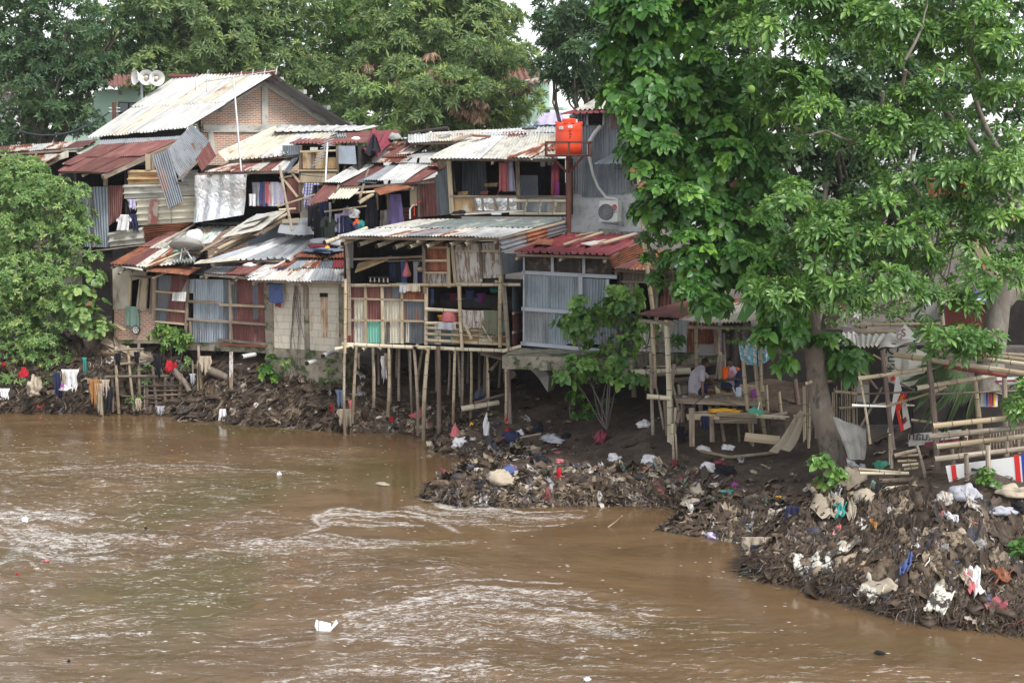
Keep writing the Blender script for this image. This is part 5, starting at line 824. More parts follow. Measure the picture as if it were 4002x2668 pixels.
mb=MB(); mb.add([fa,fb,fb-FI.n*2.6,fa-FI.n*2.6,fa-Vector((0,0,.05)),fb-Vector((0,0,.05)),fb-FI.n*2.6-Vector((0,0,.05)),fa-FI.n*2.6-Vector((0,0,.05))],[(0,1,2,3),(7,6,5,4)],[(0,0)]*8); mb.build('floor',MT['plank'],hi)
MB().quad(FI.q(-3.2,K6(80,1300),K6(1300,1300),K6(1300,990),K6(80,970)),.2,FI.n).build('rear_shade_wall',MT['dark'],hi)  # near-black back wall paints the shade under the stilt house
# contents of the stilt house
tp_=[(590,815,'tub')]
def potlike(c,r,h,m,lab,cat,r2=None,name='bucket'):
    r2=r2 or r*.8; mb=MB(); mb.lathe(c,(0,0,1),[(.001,0),(r2,0),(r,h),(r+.012,h),(r+.012,h-.02),(r-.01,h),(r2-.01,.02),(.001,.02)],18); o=mb.build(name,MT[m],smooth=True); return tag(o,lab,cat)
mb=MB(); c=fi(K6(805,790),.06); mb.lathe(c,(0,0,1),[(.24,0),(.26,.02),(.20,.30),(.19,.32),(.001,.32)],20); o=mb.build('washtub',MT['cpink'],smooth=True); tag(o,'upturned pink tub on the bamboo rail of the stilt house','tub')
potlike(fi(K6(750,790),-.1),.18,.14,'cyellow','yellow basin beside the pink tub','basin')
for x,y,w_,h_,m,l in ((800,795,.55,.2,'cgrey','grey cloth hung over the rail below the pink tub'),(975,712,.72,.52,'oldwhite','off white towel hung over the kitchen rail'),(1095,712,.5,.7,'ccamo','camouflage trousers hung over the kitchen rail'),(1140,715,.24,.75,'ccamo','camouflage trouser leg beside the corner pole'),(1187,715,.1,.6,'csage','narrow sage strip hanging right of the corner pole'),(505,540,.24,.22,'cgrey','grey rag on the middle rail'),(570,538,.45,.2,'cbeige','striped beige towel on the middle rail')): tag(drape('cloth',m,None,fi(K6(x,y),.27),FI.d,w_,h_,FI.n,'rect',depth=.03),l,'cloth')
for x,y,m,w_,h_,l in ((380,400,'cnavy',.2,.7,'dark blue garment at left of the stilt house line'),(410,395,'cblack',.25,.8,'black garment second on the stilt house line'),(455,392,'cblue',.22,.75,'dim blue garment third on the stilt house line'),(540,390,'cgrey',.16,.75,'dim grey garment on the stilt house line right of the red bag'),(610,400,'cmaroon',.22,.75,'maroon garment at right of the stilt house line'),(575,400,'cnavy',.2,.8,'navy garment between grey garment and basket')): tag(drape('garment',m,None,fi(K6(x,y),-.3),FI.d,w_,h_,FI.n,'rect',depth=.03),l,'garment',group='garments on the line in the stilt house')
o=thing('carrier_bag',fi(K6(495,500),-.1),'red and white carrier bag hanging on the stilt house line','bag'); c=fi(K6(495,495),-.12); MB().lathe(c,(0,0,1),[(.001,0),(.12,.02),(.13,.10),(.06,.3),(.02,.42)],10).build('pouch',MT['cpink'],o,smooth=True); MB().tube([c+Vector((-.03,0,.38)),c+Vector((-.01,0,.55)),c+Vector((.01,0,.62)),c+Vector((.03,0,.38))],.01,5).build('handle',MT['cred'],o)
o=thing('wicker_basket',fi(K6(597,460),-.05),'small round wicker basket hanging beside the post','basket'); c=fi(K6(597,458),-.05); MB().lathe(c,(0,0,1),[(.001,0),(.10,.01),(.15,.08),(.15,.13),(.13,.14),(.12,.05),(.001,.04)],14).build('bowl',MT['palewood'],o,smooth=True); MB().tube([c+Vector((-.13,0,.12)),c+Vector((0,0,.36)),c+Vector((.13,0,.12))],.012,5).build('handle',MT['palewood'],o)
o=thing('crate',fi(K6(335,540),.05),'dark open crate with cream spots on the stilt house rail','crate'); mb=MB(); q=fi(K6(335,538),.05); mb.box(q+Vector((0,0,.09)),FI.d*.62,FI.n*.3,(0,0,.03)); mb.box(q+Vector((0,0,.2)),FI.d*.66,FI.n*.32,(0,0,.03)); mb.box(q+Vector((0,0,.02)),FI.d*.6,FI.n*.3,(0,0,.03)); mb.build('frame',MT['blk'],o)
mb=MB(); [mb.box(q+FI.d*x+Vector((0,0,.12))+FI.n*.15,FI.d*.04,FI.n*.02,(0,0,.12)) for x in (-.27,-.14,0,.14,.27)]; mb.build('slats',MT['cbeige'],o)
o=panel(FI,'cgrn',None,'tray',K6(437,538),K6(510,538),K6(510,530),K6(437,530),.1,.12); tag(o,'flat bright green tray on the middle rail','tray')
kit=[(805,650,.17,.05,'csage','pale green bowl on the dark kitchen shelf'),(865,650,.13,.28,'cblue','blue plastic pitcher in the dark kitchen'),(940,670,.11,.26,'cviolet','pink jug in the dark kitchen right of the post'),(915,665,.10,.1,'cteal','small teal pot in the dark kitchen'),(750,660,.16,.22,'cmaroon','dark red pot left in the dark kitchen'),(1040,600,.16,.12,'cteal','dim green basin hanging high in the kitchen'),(700,650,.11,.2,'cnavy','dim navy bucket at the left of the kitchen')]
for x,y,r,h,m,l in kit: potlike(fi(K6(x,y+15),-.9),r,h,m,l,'kitchenware',name='pot')
mb=MB(); mb.bar(fi(K6(660,668),-.9),fi(K6(1180,690),-.9),.05,.4,(0,0,1)); mb.build('kitchen_shelf',MT['dark'],hi)  # shelf coloured near-black, the kitchen shade is in its colour
tag(drape('cloth','cblue',None,fi(K6(668,575),-.1),FI.d,.1,.4,FI.n,'rect'),'blue cloth hanging just inside the kitchen at the left post','cloth')
# ---- blue grey house with maroon roof
FJ=Fac(L1(85,0)[0],39.4,L1(720,0)[0],38.5); hj=house(FJ,L1(400,980),'blue_tin_house','blue grey corrugated house with maroon roof on a concrete slab','house')
room(FJ,hj,L1(90,980),L1(715,350),3.4)
RJ=[P(L1(5,335),38.4),P(L1(655,355),37.7),P(L1(955,215),41.9),P(L1(330,205),43.2)]
roof(hj,*RJ,5,1,['red']*5,pitch=.22,amp=.022,prof='trap',eave=.02,jag=.01)
for a,b,c,d,m,w_ in ((355,300,615,215,'palewood',.08),(620,290,850,222,'palewood',.12),(505,300,665,270,'fibre',.3),(440,240,560,215,'palewood',.05)): MB().bar(P(L1(a,b),39.2)+Vector((0,0,.12)),P(L1(c,d),41.2)+Vector((0,0,.12)),w_,.03,(0,-.4,.9)).build('loose_plank',MT[m],hj)
o=sheet('roof_patch',MT['orust'],hj,P(L1(145,290),39.4),P(L1(275,298),39.1),P(L1(290,258),40.3),P(L1(180,255),40.5),.5,.005,'flat',lift=.1)
for x0,x1,m in ((92,260,'blue'),(255,425,'blue'),(420,470,'zinc')): fsheet(FJ,m,hj,L1(x0,712),L1(x1,722),L1(x1,482),L1(x0,475),.03+.01*(x0%2),pitch=.08); 
for x0,x1,m in ((92,260,'zinc'),(255,380,'blue'),(375,520,'zinc'),(515,720,'blue')): fsheet(FJ,m,hj,L1(x0,945),L1(x1,955),L1(x1,718),L1(x0,712),.03+.01*(x0%2),pitch=.08)
fsheet(FJ,'blue',hj,L1(480,728),L1(650,735),L1(665,508),L1(485,498),.03,pitch=.08)
for x0,x1 in ((92,280),(290,500),(500,680)): fsheet(FJ,'rubber',hj,L1(x0,462),L1(x1,478),L1(x1,360),L1(x0,348),.0,pitch=.25,name='upper_panel')
for a,b,w_ in ((L1(78,458),L1(722,490),.1),(L1(75,705),L1(560,738),.1),(L1(70,940),L1(640,990),.1),(L1(476,480),L1(478,730),.11),(L1(285,350),L1(285,465),.08),(L1(498,358),L1(498,480),.08),(L1(92,350),L1(90,945),.05),(L1(660,505),L1(655,735),.08)): batten(FJ,hj,a,b,w_,.06,.09,'steel','steel_rail')
mb=MB(); a,b=FJ.at(L1(75,1015),.12),FJ.at(L1(930,1045),.12); mb.bar(a,b,.36,3.2,FJ.n); o=mb.build('concrete_slab',MT['mosscon'],hj)
mb=MB(); mb.prism([FJ.at(L1(70,1050),.1),FJ.at(L1(160,1190),-.3),FJ.at(L1(215,1290),-.4),FJ.at(L1(222,1180),-.4),FJ.at(L1(190,1090),-.2),FJ.at(L1(165,1045),.1)],.35,FJ.n); mb.build('bracket_leg',MT['concrete'],hj)
MB().quad(FJ.q(-2.6,L1(70,1320),L1(960,1320),L1(960,1060),L1(70,1050)),.3,FJ.n).build('rear_shade_wall',MT['dark'],hj)  # near-black wall stands in for shade under the slab
# side roof of the neighbour (ribbed rust) and brown shack
FLb=Fac(L1(660,0)[0],38.9,L1(1160,0)[0],38.); hl=house(FLb,L1(900,1000),'brown_plank_shack','brown weathered shack with low rust roof right of the blue tin house')
room(FLb,hl,L1(730,990),L1(1180,450),3.)
sheet('side_sheet',MT['orust'],hl,P(L1(690,435),38.),P(L1(930,330),40.6),P(L1(945,225),41.6),P(L1(655,355),37.75),.13,.025,across=True,lab='brown ribbed gable sheet')
roof(hl,P(L1(690,438),37.8),P(L1(1160,450),37.1),P(L1(1250,300),40.5),P(L1(900,330),41),4,1,['rust','orust','rust','rust'],pitch=.085,eave=.03,jag=.02); sheet('roof_sheet',MT['zinc'],hl,P(L1(1080,445),37.2),P(L1(1170,450),37.1),P(L1(1260,395),38.2),P(L1(1190,390),38.3),.085,lift=.08)
MB().bar(P(L1(865,410),38.3)+Vector((0,0,.1)),P(L1(945,390),38.6)+Vector((0,0,.1)),.1,.05,(0,0,1)).build('loose_plank',MT['plank'],hl)
panel(FLb,'plank',hl,'wall_panel',L1(760,690),L1(850,700),L1(850,530),L1(755,520),.02); panel(FLb,'plank',hl,'wall_panel',L1(950,700),L1(1000,700),L1(1000,530),L1(945,530),.03); fsheet(FLb,'rust',hl,L1(1005,700),L1(1160,700),L1(1160,520),L1(1010,520),.02,pitch=.1); panel(FLb,'plank',hl,'wall_panel',L1(755,525),L1(1110,530),L1(1110,465),L1(755,450),.01)
for a,b,w_ in ((L1(740,440),L1(745,990),.1),(L1(860,530),L1(855,990),.08),(L1(985,530),L1(1000,990),.09),(L1(755,520),L1(1110,530),.06),(L1(640,445),L1(1110,470),.05)): batten(FLb,hl,a,b,w_,.06,.1)
fsheet(FLb,'grey',hl,L1(735,990),L1(870,995),L1(870,740),L1(735,740),.02,pitch=.12); 
for x0,x1,m in ((865,960,'fibre'),(950,1060,'fibre'),(1050,1110,'fibre'),(1105,1200,'zinc'),(1195,1300,'mixr'),(1210,1390,'orust')): fsheet(FLb,m,hl,L1(x0,1000),L1(x1,1005 if x0<1200 else 935),L1(x1,790),L1(x0,780),.05+.01*(x0%3),pitch=.13)
o=drape('cloth','cblack',None,FLb.at(L1(1035,470),.25),FLb.d,.25,.55,FLb.n,'rect'); tag(o,'black cloth hanging under the low rust eave','cloth')
MB().quad(FLb.q(.1,L1(830,1090),L1(1430,1085),L1(1430,1015),L1(830,1005)),.5,FLb.n).build('plinth',MT['mosscon'],hl); MB().quad(FLb.q(.12,L1(1280,1020),L1(1400,1020),L1(1400,950),L1(1280,945)),.2,FLb.n).build('stone_infill',MT['concrete'],hl)
fsheet(FLb,'dark',hl,L1(1400,1120),L1(1600,1130),L1(1600,800),L1(1400,800),-.4,pitch=.3); batten(FLb,hl,L1(1400,820),L1(1405,1010),.12,.1,.1,'plank','post'); MB().quad(FLb.q(-1.2,L1(800,1330),L1(1620,1330),L1(1620,1080),L1(800,1080)),.2,FLb.n).build('rear_shade_wall',MT['dark'],hl)  # last quad: near-black wall as painted shade below the shack
# ---- tall tin and block house with the air conditioner
FK=Fac(K3(1395,0)[0],45.3,K3(2100,0)[0],44.4); hk=house(FK,K3(1700,1560),'tall_block_house','tall pale house part whitewashed block part blue grey tin at centre right','house')
room(FK,hk,L1(400,200),K3(2300,520),4,m='plaster',floor=False)
panel(FK,'plaster',hk,'block_wall',L1(400,185),L1(960,200),K3(2120,1150),K3(1412,1235),.04,.15)
mb=MB()
for a,b,c,d in ((1430,1300,1600,1340),(1480,1440,1560,1520),(1650,1530,1750,1550),(1450,1480,1520,1500)): pass
for x0,x1,y0,y1,m in ((1412,1525,560,1235,'zinc'),(1520,1722,650,1275,'blue'),(1715,1880,650,1250,'blue'),(1875,1975,530,1240,'zinc'),(1970,2200,530,1100,'zinc')): fsheet(FK,m,hk,K3(x0,y1),K3(x1,y1),K3(x1,y0),K3(x0,y0),.10+.02*(x0%2),pitch=.095,amp=.013)
fsheet(FK,'grey',hk,K3(1410,660),K3(1580,665),K3(1565,555),K3(1410,560),.13,pitch=.1); fsheet(FK,'zinc',hk,K3(1716,670),K3(1840,690),K3(1840,535),K3(1716,545),.15,pitch=.1); panel(FK,'hole',hk,'window_opening',K3(1582,645),K3(1712,640),K3(1715,545),K3(1585,555),.12,.03)
for a,b in ((K3(1572,555),K3(1572,650)),(K3(1715,545),K3(1712,650))): batten(FK,hk,a,b,.06,.05,.17,'steel','window_frame')
roof(hk,P(K3(1440,522),44.6),P(K3(2050,490),43.6),P(K3(2050,360),46.5),P(K3(1770,355),47.4),3,1,['fibre']*3,pitch=.12,amp=.02,under=True)
sheet('roof_sheet',MT['red'],hk,P(K3(1310,562),44.3),P(K3(2000,520),43.3),P(K3(2000,500),44.3),P(K3(1440,520),45),.2,.015,'trap',lab='faded red edge sheet under the pale roof')
sheet('awning',MT['blue'],hk,FK.at(K3(1680,985),.9),FK.at(K3(2000,985),.9),FK.at(K3(2000,870),.15),FK.at(K3(1850,880),.15),.1,.014)
fsheet(FK,'fibre',hk,L1(600,205),L1(740,212),L1(740,165),L1(610,160),.3,pitch=.1); fsheet(FK,'blue',hk,L1(740,212),L1(900,212),L1(900,180),L1(740,180),.28,pitch=.1)
mb=MB(); c=FK.at(K3(1860,1030),.5); mb.tube([c+FK.d*.12,c+Vector((0,0,.1)),c-FK.d*.12,c+FK.d*.12],.008,4); o=mb.build('coat_hanger',MT['blk']); tag(o,'black coat hanger hooked under the small awning','hanger')
panel(FK,'hole',hk,'louvre_window',K3(2050,1140),K3(2140,1130),K3(2140,1020),K3(2050,1030),.2,.04); mb=MB(); [mb.bar(FK.at(K3(2050,1035+i*13),.24),FK.at(K3(2140,1030+i*13),.24),.03,.03,FK.n) for i in range(9)]; mb.build('louvres',MT['grey'],hk)
# air conditioner
ac=thing('air_conditioner',FK.at(K3(1750,1490),.4),'white outdoor air conditioner unit on the whitewashed wall','air conditioner'); a,b,c_,d_=K3(1660,1492),K3(1822,1495),K3(1822,1310),K3(1662,1308)
FA2=Fac(K3(1655,0)[0],44.2,K3(1830,0)[0],43.95)
MB().quad(FA2.q(0,a,b,c_,d_),.34,FA2.n).build('casing',MT['wplastic'],ac)
MB().quad([FA2.at(K3(1822,1495),0),FA2.at(K3(1822,1495),0)-FA2.n*.34+FA2.d*.03,FA2.at(K3(1822,1310),0)-FA2.n*.34+FA2.d*.03,FA2.at(K3(1822,1310),0)],.002).build('side_panel',MT['wplastic'],ac)
c=FA2.at(K3(1722,1408),.012); gr=thing('tmp',c,None,None); bpy.data.objects.remove(gr)
mb=MB(); mb.lathe(c,FA2.n,[(.001,.0),(.235,.0),(.25,.012),(.235,.02),(.225,.004)],36); gq=mb.build('fan_grille',MT['darkgrille'],ac)
mb=MB(); 
for r in (.05,.1,.15,.2): mb.lathe(c,FA2.n,[(r-.006,.01),(r,.022),(r+.006,.01)],30)
for k in range(12): an=k*math.pi/6; mb.bar(c+FA2.n*.018+FA2.d*.03*math.cos(an)+Vector((0,0,.03*math.sin(an))),c+FA2.n*.018+FA2.d*.235*math.cos(an)+Vector((0,0,.235*math.sin(an))),.008,.008,FA2.n)
mb.build('grille_bars',MT['alu'],gq)
c=FA2.at(K3(1794,1366),.004); mb=MB(); mb.lathe(c,FA2.n,[(.001,.006),(.085,.006),(.087,.0)],30); lg=mb.build('logo_disc',MT['logo'],ac)
mb=MB()
def ring(mb,c,r,a0,a1,w,F,o,n=14): 
    ps=[c+F.n*o+F.d*r*math.cos(a0+(a1-a0)*i/n)+Vector((0,0,r*math.sin(a0+(a1-a0)*i/n))) for i in range(n+1)]
    for p,q in zip(ps[:-1],ps[1:]): mb.bar(p,q,w,.004,F.n)
ring(mb,c,.062,math.radians(100),math.radians(350),.009,FA2,.012); mb.bar(c+FA2.n*.012+Vector((0,0,.035)),c+FA2.n*.012+Vector((0,0,-.028)),.009,.004,FA2.n); mb.bar(c+FA2.n*.012+Vector((0,0,-.028)),c+FA2.n*.012+FA2.d*.025+Vector((0,0,-.028)),.009,.004,FA2.n); mb.bar(c+FA2.n*.012+FA2.d*.03,c+FA2.n*.012+FA2.d*.062,.009,.004,FA2.n); mb.box(c+FA2.n*.012-FA2.d*.028+Vector((0,0,.025)),FA2.d*.014,FA2.n*.004,(0,0,.014)); mb.build('logo_lines',MT['wplastic'],lg)
def text(s,F,p,size,m,parent,name='lettering',off=.006,rot=0.,xs=1.):
    cu=bpy.data.curves.new(name,'FONT'); cu.body=s; cu.size=size; cu.extrude=.002; cu.align_x='CENTER'; cu.align_y='CENTER'; t=bpy.data.objects.new(name,cu); COL.objects.link(t)
    dg=bpy.context.evaluated_depsgraph_get(); me=bpy.data.meshes.new_from_object(t.evaluated_get(dg)); bpy.data.objects.remove(t); me.materials.clear(); me.materials.append(MT[m]); ca,sa=math.cos(rot),math.sin(rot); d=F.d if F.d.x>0 else -F.d; q=F.at(p,off) if isinstance(p,tuple) else p
    for v in me.vertices: x,y=v.co.x*xs,v.co.y; v.co=d*(x*ca-y*sa)+Vector((0,0,x*sa+y*ca))-F.n*(-v.co.z)
    return link(name,me,parent,q)
text('LG',FA2,K3(1794,1402),.13,'ink',ac)
mb=MB(); mb.bar(FA2.at(K3(1680,1500),-.05),FA2.at(K3(1850,1530),-.3),.04,.04,FA2.n); mb.prism([FA2.at(K3(1780,1498),-.1),FA2.at(K3(1860,1535),-.1),FA2.at(K3(1860,1495),-.1)],.03,FA2.n); mb.build('bracket',MT['zinc'],ac)
hp=[K3(1705,655),K3(1650,720),K3(1605,800),K3(1598,900),K3(1612,980),K3(1635,1080),K3(1680,1190),K3(1750,1280),K3(1830,1290),K3(1875,1320),K3(1872,1380)]
o=MB().tube([FK.at(p,.35) for p in hp],[.06,.07,.075,.065,.05,.045,.045,.045,.045,.045,.04],10).build('insulated_hose',MT['wplastic'],smooth=True); tag(o,'white wrapped hose curving down the tin wall to the air conditioner','hose')
# ---- orange water tank on its steel pole
ty=42.9; tk=thing('water_tank',P(K3(1395,910),ty),'round orange plastic water tank on a brown steel stand','water tank'); c=P(K3(1395,906),ty); s=ty/FPX/2.24; h=300*s; r=117*s
MB().lathe(c,(0,0,1),[(.001,0),(r,.0),(r*1.0,.28),(r*.985,.32),(r*1.0,.36),(r*1.0,h*.62),(r*.985,h*.65),(r,h*.68),(r*.995,h*.83),(r*.9,h*.89),(r*.5,h*.93),(r*.42,h*.935)],40).build('body',MT['tank'],tk,smooth=True)
mb=MB(); mb.lathe(c+Vector((0,0,h*.93)),(0,0,1),[(r*.52,0),(r*.52,.07),(r*.45,.10),(.001,.11)],28); [mb.box(c+Vector((x*r*.86,-.1,h*.90)),(.12,0,0),(0,.1,0),(0,0,.09)) for x in (-1,1)]; [mb.box(c+Vector((x*r*.25,-r*.82,h*.90)),(.12,0,0),(0,.12,0),(0,0,.05)) for x in (-1,1)]; mb.build('lid',MT['tank'],tk)
MB().tube([c+Vector((r*.55,0,h*.88)),c+Vector((r*.55,0,h*1.01))],.035,8).build('vent_pipe',MT['wplastic'],tk)
def onc(px,py,mm,w_,hh,name='sticker'):
    x=(px-1395)*s; y=-math.sqrt(max(0,r*r-x*x)); z=(906-py)*s; mb=MB(); k=5
    for i in range(k):
        a0=math.atan2(x+(i/k-.5)*w_,-y); a1=math.atan2(x+((i+1)/k-.5)*w_,-y); R_=r+.006; mb.add([c+Vector((math.sin(a0)*R_,-math.cos(a0)*R_,z-hh/2)),c+Vector((math.sin(a1)*R_,-math.cos(a1)*R_,z-hh/2)),c+Vector((math.sin(a1)*R_,-math.cos(a1)*R_,z+hh/2)),c+Vector((math.sin(a0)*R_,-math.cos(a0)*R_,z+hh/2))],[(0,1,2,3)],[(0,0)]*4)
    return mb.build(name,MT[mm],tk)
onc(1322,678,'wplastic',.2,.09); onc(1402,668,'wplastic',.13,.07); onc(1325,680,'ink',.1,.012,'print'); onc(1404,668,'bluepaint',.06,.015,'print')
for (x,y,w_,hh) in ((1402,700,.05,.015),(1402,705,.012,.05),(1396,712,.05,.012),(1402,726,.07,.014),(1402,735,.07,.012),(1394,730,.012,.04),(1410,730,.012,.04),(1402,745,.03,.012),(1400,755,.05,.012),(1396,762,.012,.04),(1407,762,.03,.012),(1285,775,.03,.07)): onc(x,y,'ink',w_,hh,'print')
st=thing('tank_stand',P(L1(390,215),ty),'brown steel pole and cage frame carrying the orange water tank','stand'); q=lambda a,b,dy=0:P(K3(a,b),ty+dy)
mb=MB(); z0=q(1395,915).z; zt=q(1395,800).z; xl=q(1197,900).x;xr=q(1580,900).x; y0,y1=ty-.65,ty+.65
for z in (z0,zt):
    for a,b in (((xl,y0),(xr,y0)),((xr,y0),(xr,y1)),((xr,y1),(xl,y1)),((xl,y1),(xl,y0))): mb.bar((a[0],a[1],z),(b[0],b[1],z),.06,.06,(0,0,1))
for x in (xl,xr,(xl+xr)/2):
    for y in (y0,y1): mb.bar((x,y,z0),(x,y,zt),.06,.06)
for y in (y0,ty-.3,ty,ty+.3,y1): mb.bar((xl,y,z0+.02),(xr,y,z0+.02),.09,.04,(0,0,1))
mb.build('cage',MT['brownsteel'],st)
pb=P(L1(388,1000),ty); pt=Vector((c.x,ty,z0)); MB().tube([(pt.x,ty,2.3),pt],.085,12).build('pole',MT['brownsteel'],st)
mb=MB(); 
for dx,dy in ((-.55,0),(.45,0),(0,-.5),(0,.5)): mb.bar(pt+Vector((0,0,-.55)),pt+Vector((dx,dy,0)),.07,.07)
mb.build('brace',MT['brownsteel'],st)
zf=P(L1(390,225),ty).z; MB().lathe((pt.x,ty,zf-.05),(0,0,1),[(.22,0),(.16,.06),(.1,.2)],12).build('flashing',MT['orust'],st)
# ---- things on masts
ls=thing('loudspeaker_mast',P(M0(0,0),50)*0+P(K1(1250,470),58.5),'mast with three white horn loudspeakers above the ribbed white roof','loudspeaker'); Yl=58.5; MB().tube([P(K1(1238,270),Yl),P(K1(1255,560),Yl)+Vector((0,0,-1.5))],.05,8).build('mast',MT['steel'],ls); MB().bar(P(K1(1150,225),Yl),P(K1(1385,228),Yl),.05,.05).build('crossbar',MT['steel'],ls)
for cx,cy,ax in ((1178,228,(-.75,-.62,.05)),(1283,230,(.28,-.95,-.02)),(1375,236,(.42,-.9,-.04))):
    ax=Vector(ax).normalized(); c=P(K1(cx,cy),Yl-.35); rr=66*Yl/FPX/2.24; hN=MB().lathe(c,ax,[(rr,0),(rr*.97,-.02),(rr*.75,-.09),(rr*.42,-.24),(rr*.22,-.40),(rr*.36,-.41),(rr*.36,-.55),(.001,-.56)],26).build('horn',MT['wplastic'],ls,smooth=True)
    MB().lathe(c-ax*.34,ax,[(.09,0),(.085,.22),(.07,.26),(.001,.27)],12).build('driver',MT['cream'],hN,smooth=True)
def yagi(name,label,base,top,tilt,n,el,m='alu',boom=1.6,r=.012,dirv=(1,0,.25),loops=False):
    o=thing(name,base,label,'antenna'); MB().tube([base,top],.03,8).build('mast',MT[m],o); d=Vector(dirv).normalized(); e=Vector(tilt).normalized(); mb=MB(); mb.tube([top-d*boom*.4,top+d*boom*.6],r*1.5,6)
    for i in range(n): p=top-d*boom*.4+d*boom*i/(n-1); L_=el*(1-.3*i/n); mb.tube([p-e*L_/2,p+e*L_/2],r,5)
    if loops: mb.tube([top-d*boom*.35+Vector((0,0,0))+e*.28*math.cos(a)+Vector((0,-.08,.28*math.sin(a))) for a in [i*.52 for i in range(13)]],r,5); mb.tube([top-d*boom*.5+e*.22*math.cos(a)+Vector((0,-.08,.22*math.sin(a))) for a in [i*.52 for i in range(13)]],r,5)
    mb.build('aerial',MT[m],o); return o
yagi('television_antenna','tall pole antenna with looped aerial before the brick gable',P(K2(545,1060),46.9),P(K2(475,228),47.5),(.1,.5,.9),7,.42,boom=2.4,dirv=(1,.1,.16),loops=True)
yagi('television_antenna','leaning bamboo pole antenna with fishbone aerial before the plank wall',P(K2(1280,1150),45.2),P(K2(1298,805),45.6),(1,.2,.35),13,.42,boom=1.3,dirv=(-.45,.2,-.8))
ds=thing('satellite_dish',P(K4(1270,375),45.),'grey satellite dish tilted skyward on the lower left roof','satellite dish'); c=P(K4(1270,262),45.); ax=Vector((.15,.25,1)).normalized(); rr=98*45/FPX/1.742
c0=P(K4(1270,272),45.); MB().lathe(c0,Vector((.02,.36,.93)),[(.001,-.14),(.3,-.12),(.55,-.06),(rr,.08),(rr+.01,.10),(rr-.02,.09),(.5,-.03),(.001,-.10)],36).build('reflector',MT['concrete'],ds,smooth=True)
mb=MB(); 
for a,b in (((1240,300),(1225,380)),((1250,290),(1310,372)),((1225,378),(1310,372)),((1250,290),(1285,330))): mb.tube([P(K4(*a),44.9),P(K4(*b),44.8)],.022,6)
mb.build('tripod',MT['alu'],ds); o=MB().lathe(P(K4(1290,225),45.35),(.9,-.5,.15),[(.001,0),(.2,.0),(.24,.08),(.24,.38),(.2,.42),(.001,.43)],20).build('gallon_bottle',MT['wplastic'],smooth=True); tag(o,'white plastic bottle lying behind the satellite dish','bottle')
# leaning poles in front of the loft
for a,b,c_,d_,y,l in ((880,1000,990,1568,44.6,'grey bamboo pole leaning before the clothes loft'),): o=bamboo(P(K2(c_,d_),y),P(K2(a,b),y+.4),.05,'oldbamboo',None,'bamboo_pole'); tag(o,l,'bamboo pole')
o=bamboo(P(L1(960,720),36.9),P(K3(2000,1050),37.2),.06,'bamboo',None,'bamboo_pole'); tag(o,'tall pale bamboo pole standing against the big leafy tree','bamboo pole')
# pvc pipes out of the foundations
for nm,a,b,l in (('p',K5(870,1080),K5(925,1065),'short white pipe poking from the mossy wall, lower of two'),('p',K5(980,1030),K5(1040,1000),'short white pipe poking from the block wall, upper of two'),('p',K5(425,1035),K5(515,1018),'grey pipe poking from the bank under the tin shack')):
    o=MB().tube([P(a,41.2 if a[0]>1150 else 42.9),P(b,42.2 if a[0]>1150 else 43.6)],.07,12,capmi=1).build('drain_pipe',[MT['wplastic'],MT['hole']]); tag(o,l,'pipe')
# cables
def cable(pts,sag,r,lab): 
    o=MB(); q=[]
    for a,b in zip(pts[:-1],pts[1:]):
        for i in range(9): t=i/8; q.append(a.lerp(b,t)-Vector((0,0,sag*4*t*(1-t))))
    o=MB().tube(q,r,5).build('cable',MT['wire']); return tag(o,lab,'cable')
cable([P(K1(150,695),58),P(K1(960,535),60)],.5,.035,'dark cable sagging across the dark tree at upper left'); cable([P(K2(985,1060),46.2),P(K2(1290,1095),45.6)],.05,.012,'thin pale line strung from the loft to the plank wall'); cable([P(L2(20,630),37),P(L2(340,800),33.3)],.03,.012,'thin blue line running down to the bamboo platform')
# ================= CHESS PLATFORM AND PEOPLE
def L2p(x,y,Y): return P(L2(x,y),Y)
sh=thing('bamboo_shelter',L2p(700,1350,35.3),'open bamboo shelter with tin roof over a plank platform where men sit','shelter')
sheet('roof_sheet',MT['rust'],sh,L2p(205,282,34.5),L2p(600,330,34.3),L2p(1120,140,38),L2p(620,170,38.2),.085,.014,jag=.01); sheet('roof_sheet',MT['rust'],sh,L2p(590,325,34.3),L2p(780,330,34.2),L2p(1330,150,37.9),L2p(1080,145,38),.085,.014,lift=-.02)
sheet('roof_sheet',MT['mixr'],sh,L2p(560,345,34.),L2p(820,378,33.8),L2p(1200,190,36.8),L2p(900,215,37),.085,.016,lift=.04); sheet('roof_sheet',MT['cream'],sh,L2p(800,372,33.8),L2p(1110,372,33.6),L2p(1370,240,36.),L2p(1130,200,36.6),.085,.016,lift=.05); sheet('roof_sheet',MT['cream'],sh,L2p(1080,370,33.7),L2p(1400,330,33.8),L2p(1560,200,36.),L2p(1300,200,36.3),.085,.016,lift=.02)
for a,b,y in (((215,300),(560,345),34.6),((640,362),(1400,372),34.2),((620,185),(1400,215),37.6)): MB().bar(L2p(*a,y)-Vector((0,0,.1)),L2p(*b,y-.2)-Vector((0,0,.1)),.08,.08,(0,0,1)).build('roof_beam',MT['plank'],sh)
def pol(x0,y0,x1,y1,Y0,Y1,r,m='bamboo',nm='post',par=None): return bamboo(L2p(x1,y1,Y1),L2p(x0,y0,Y0),r,m,par or sh,nm,bend=.008,taper=.92)
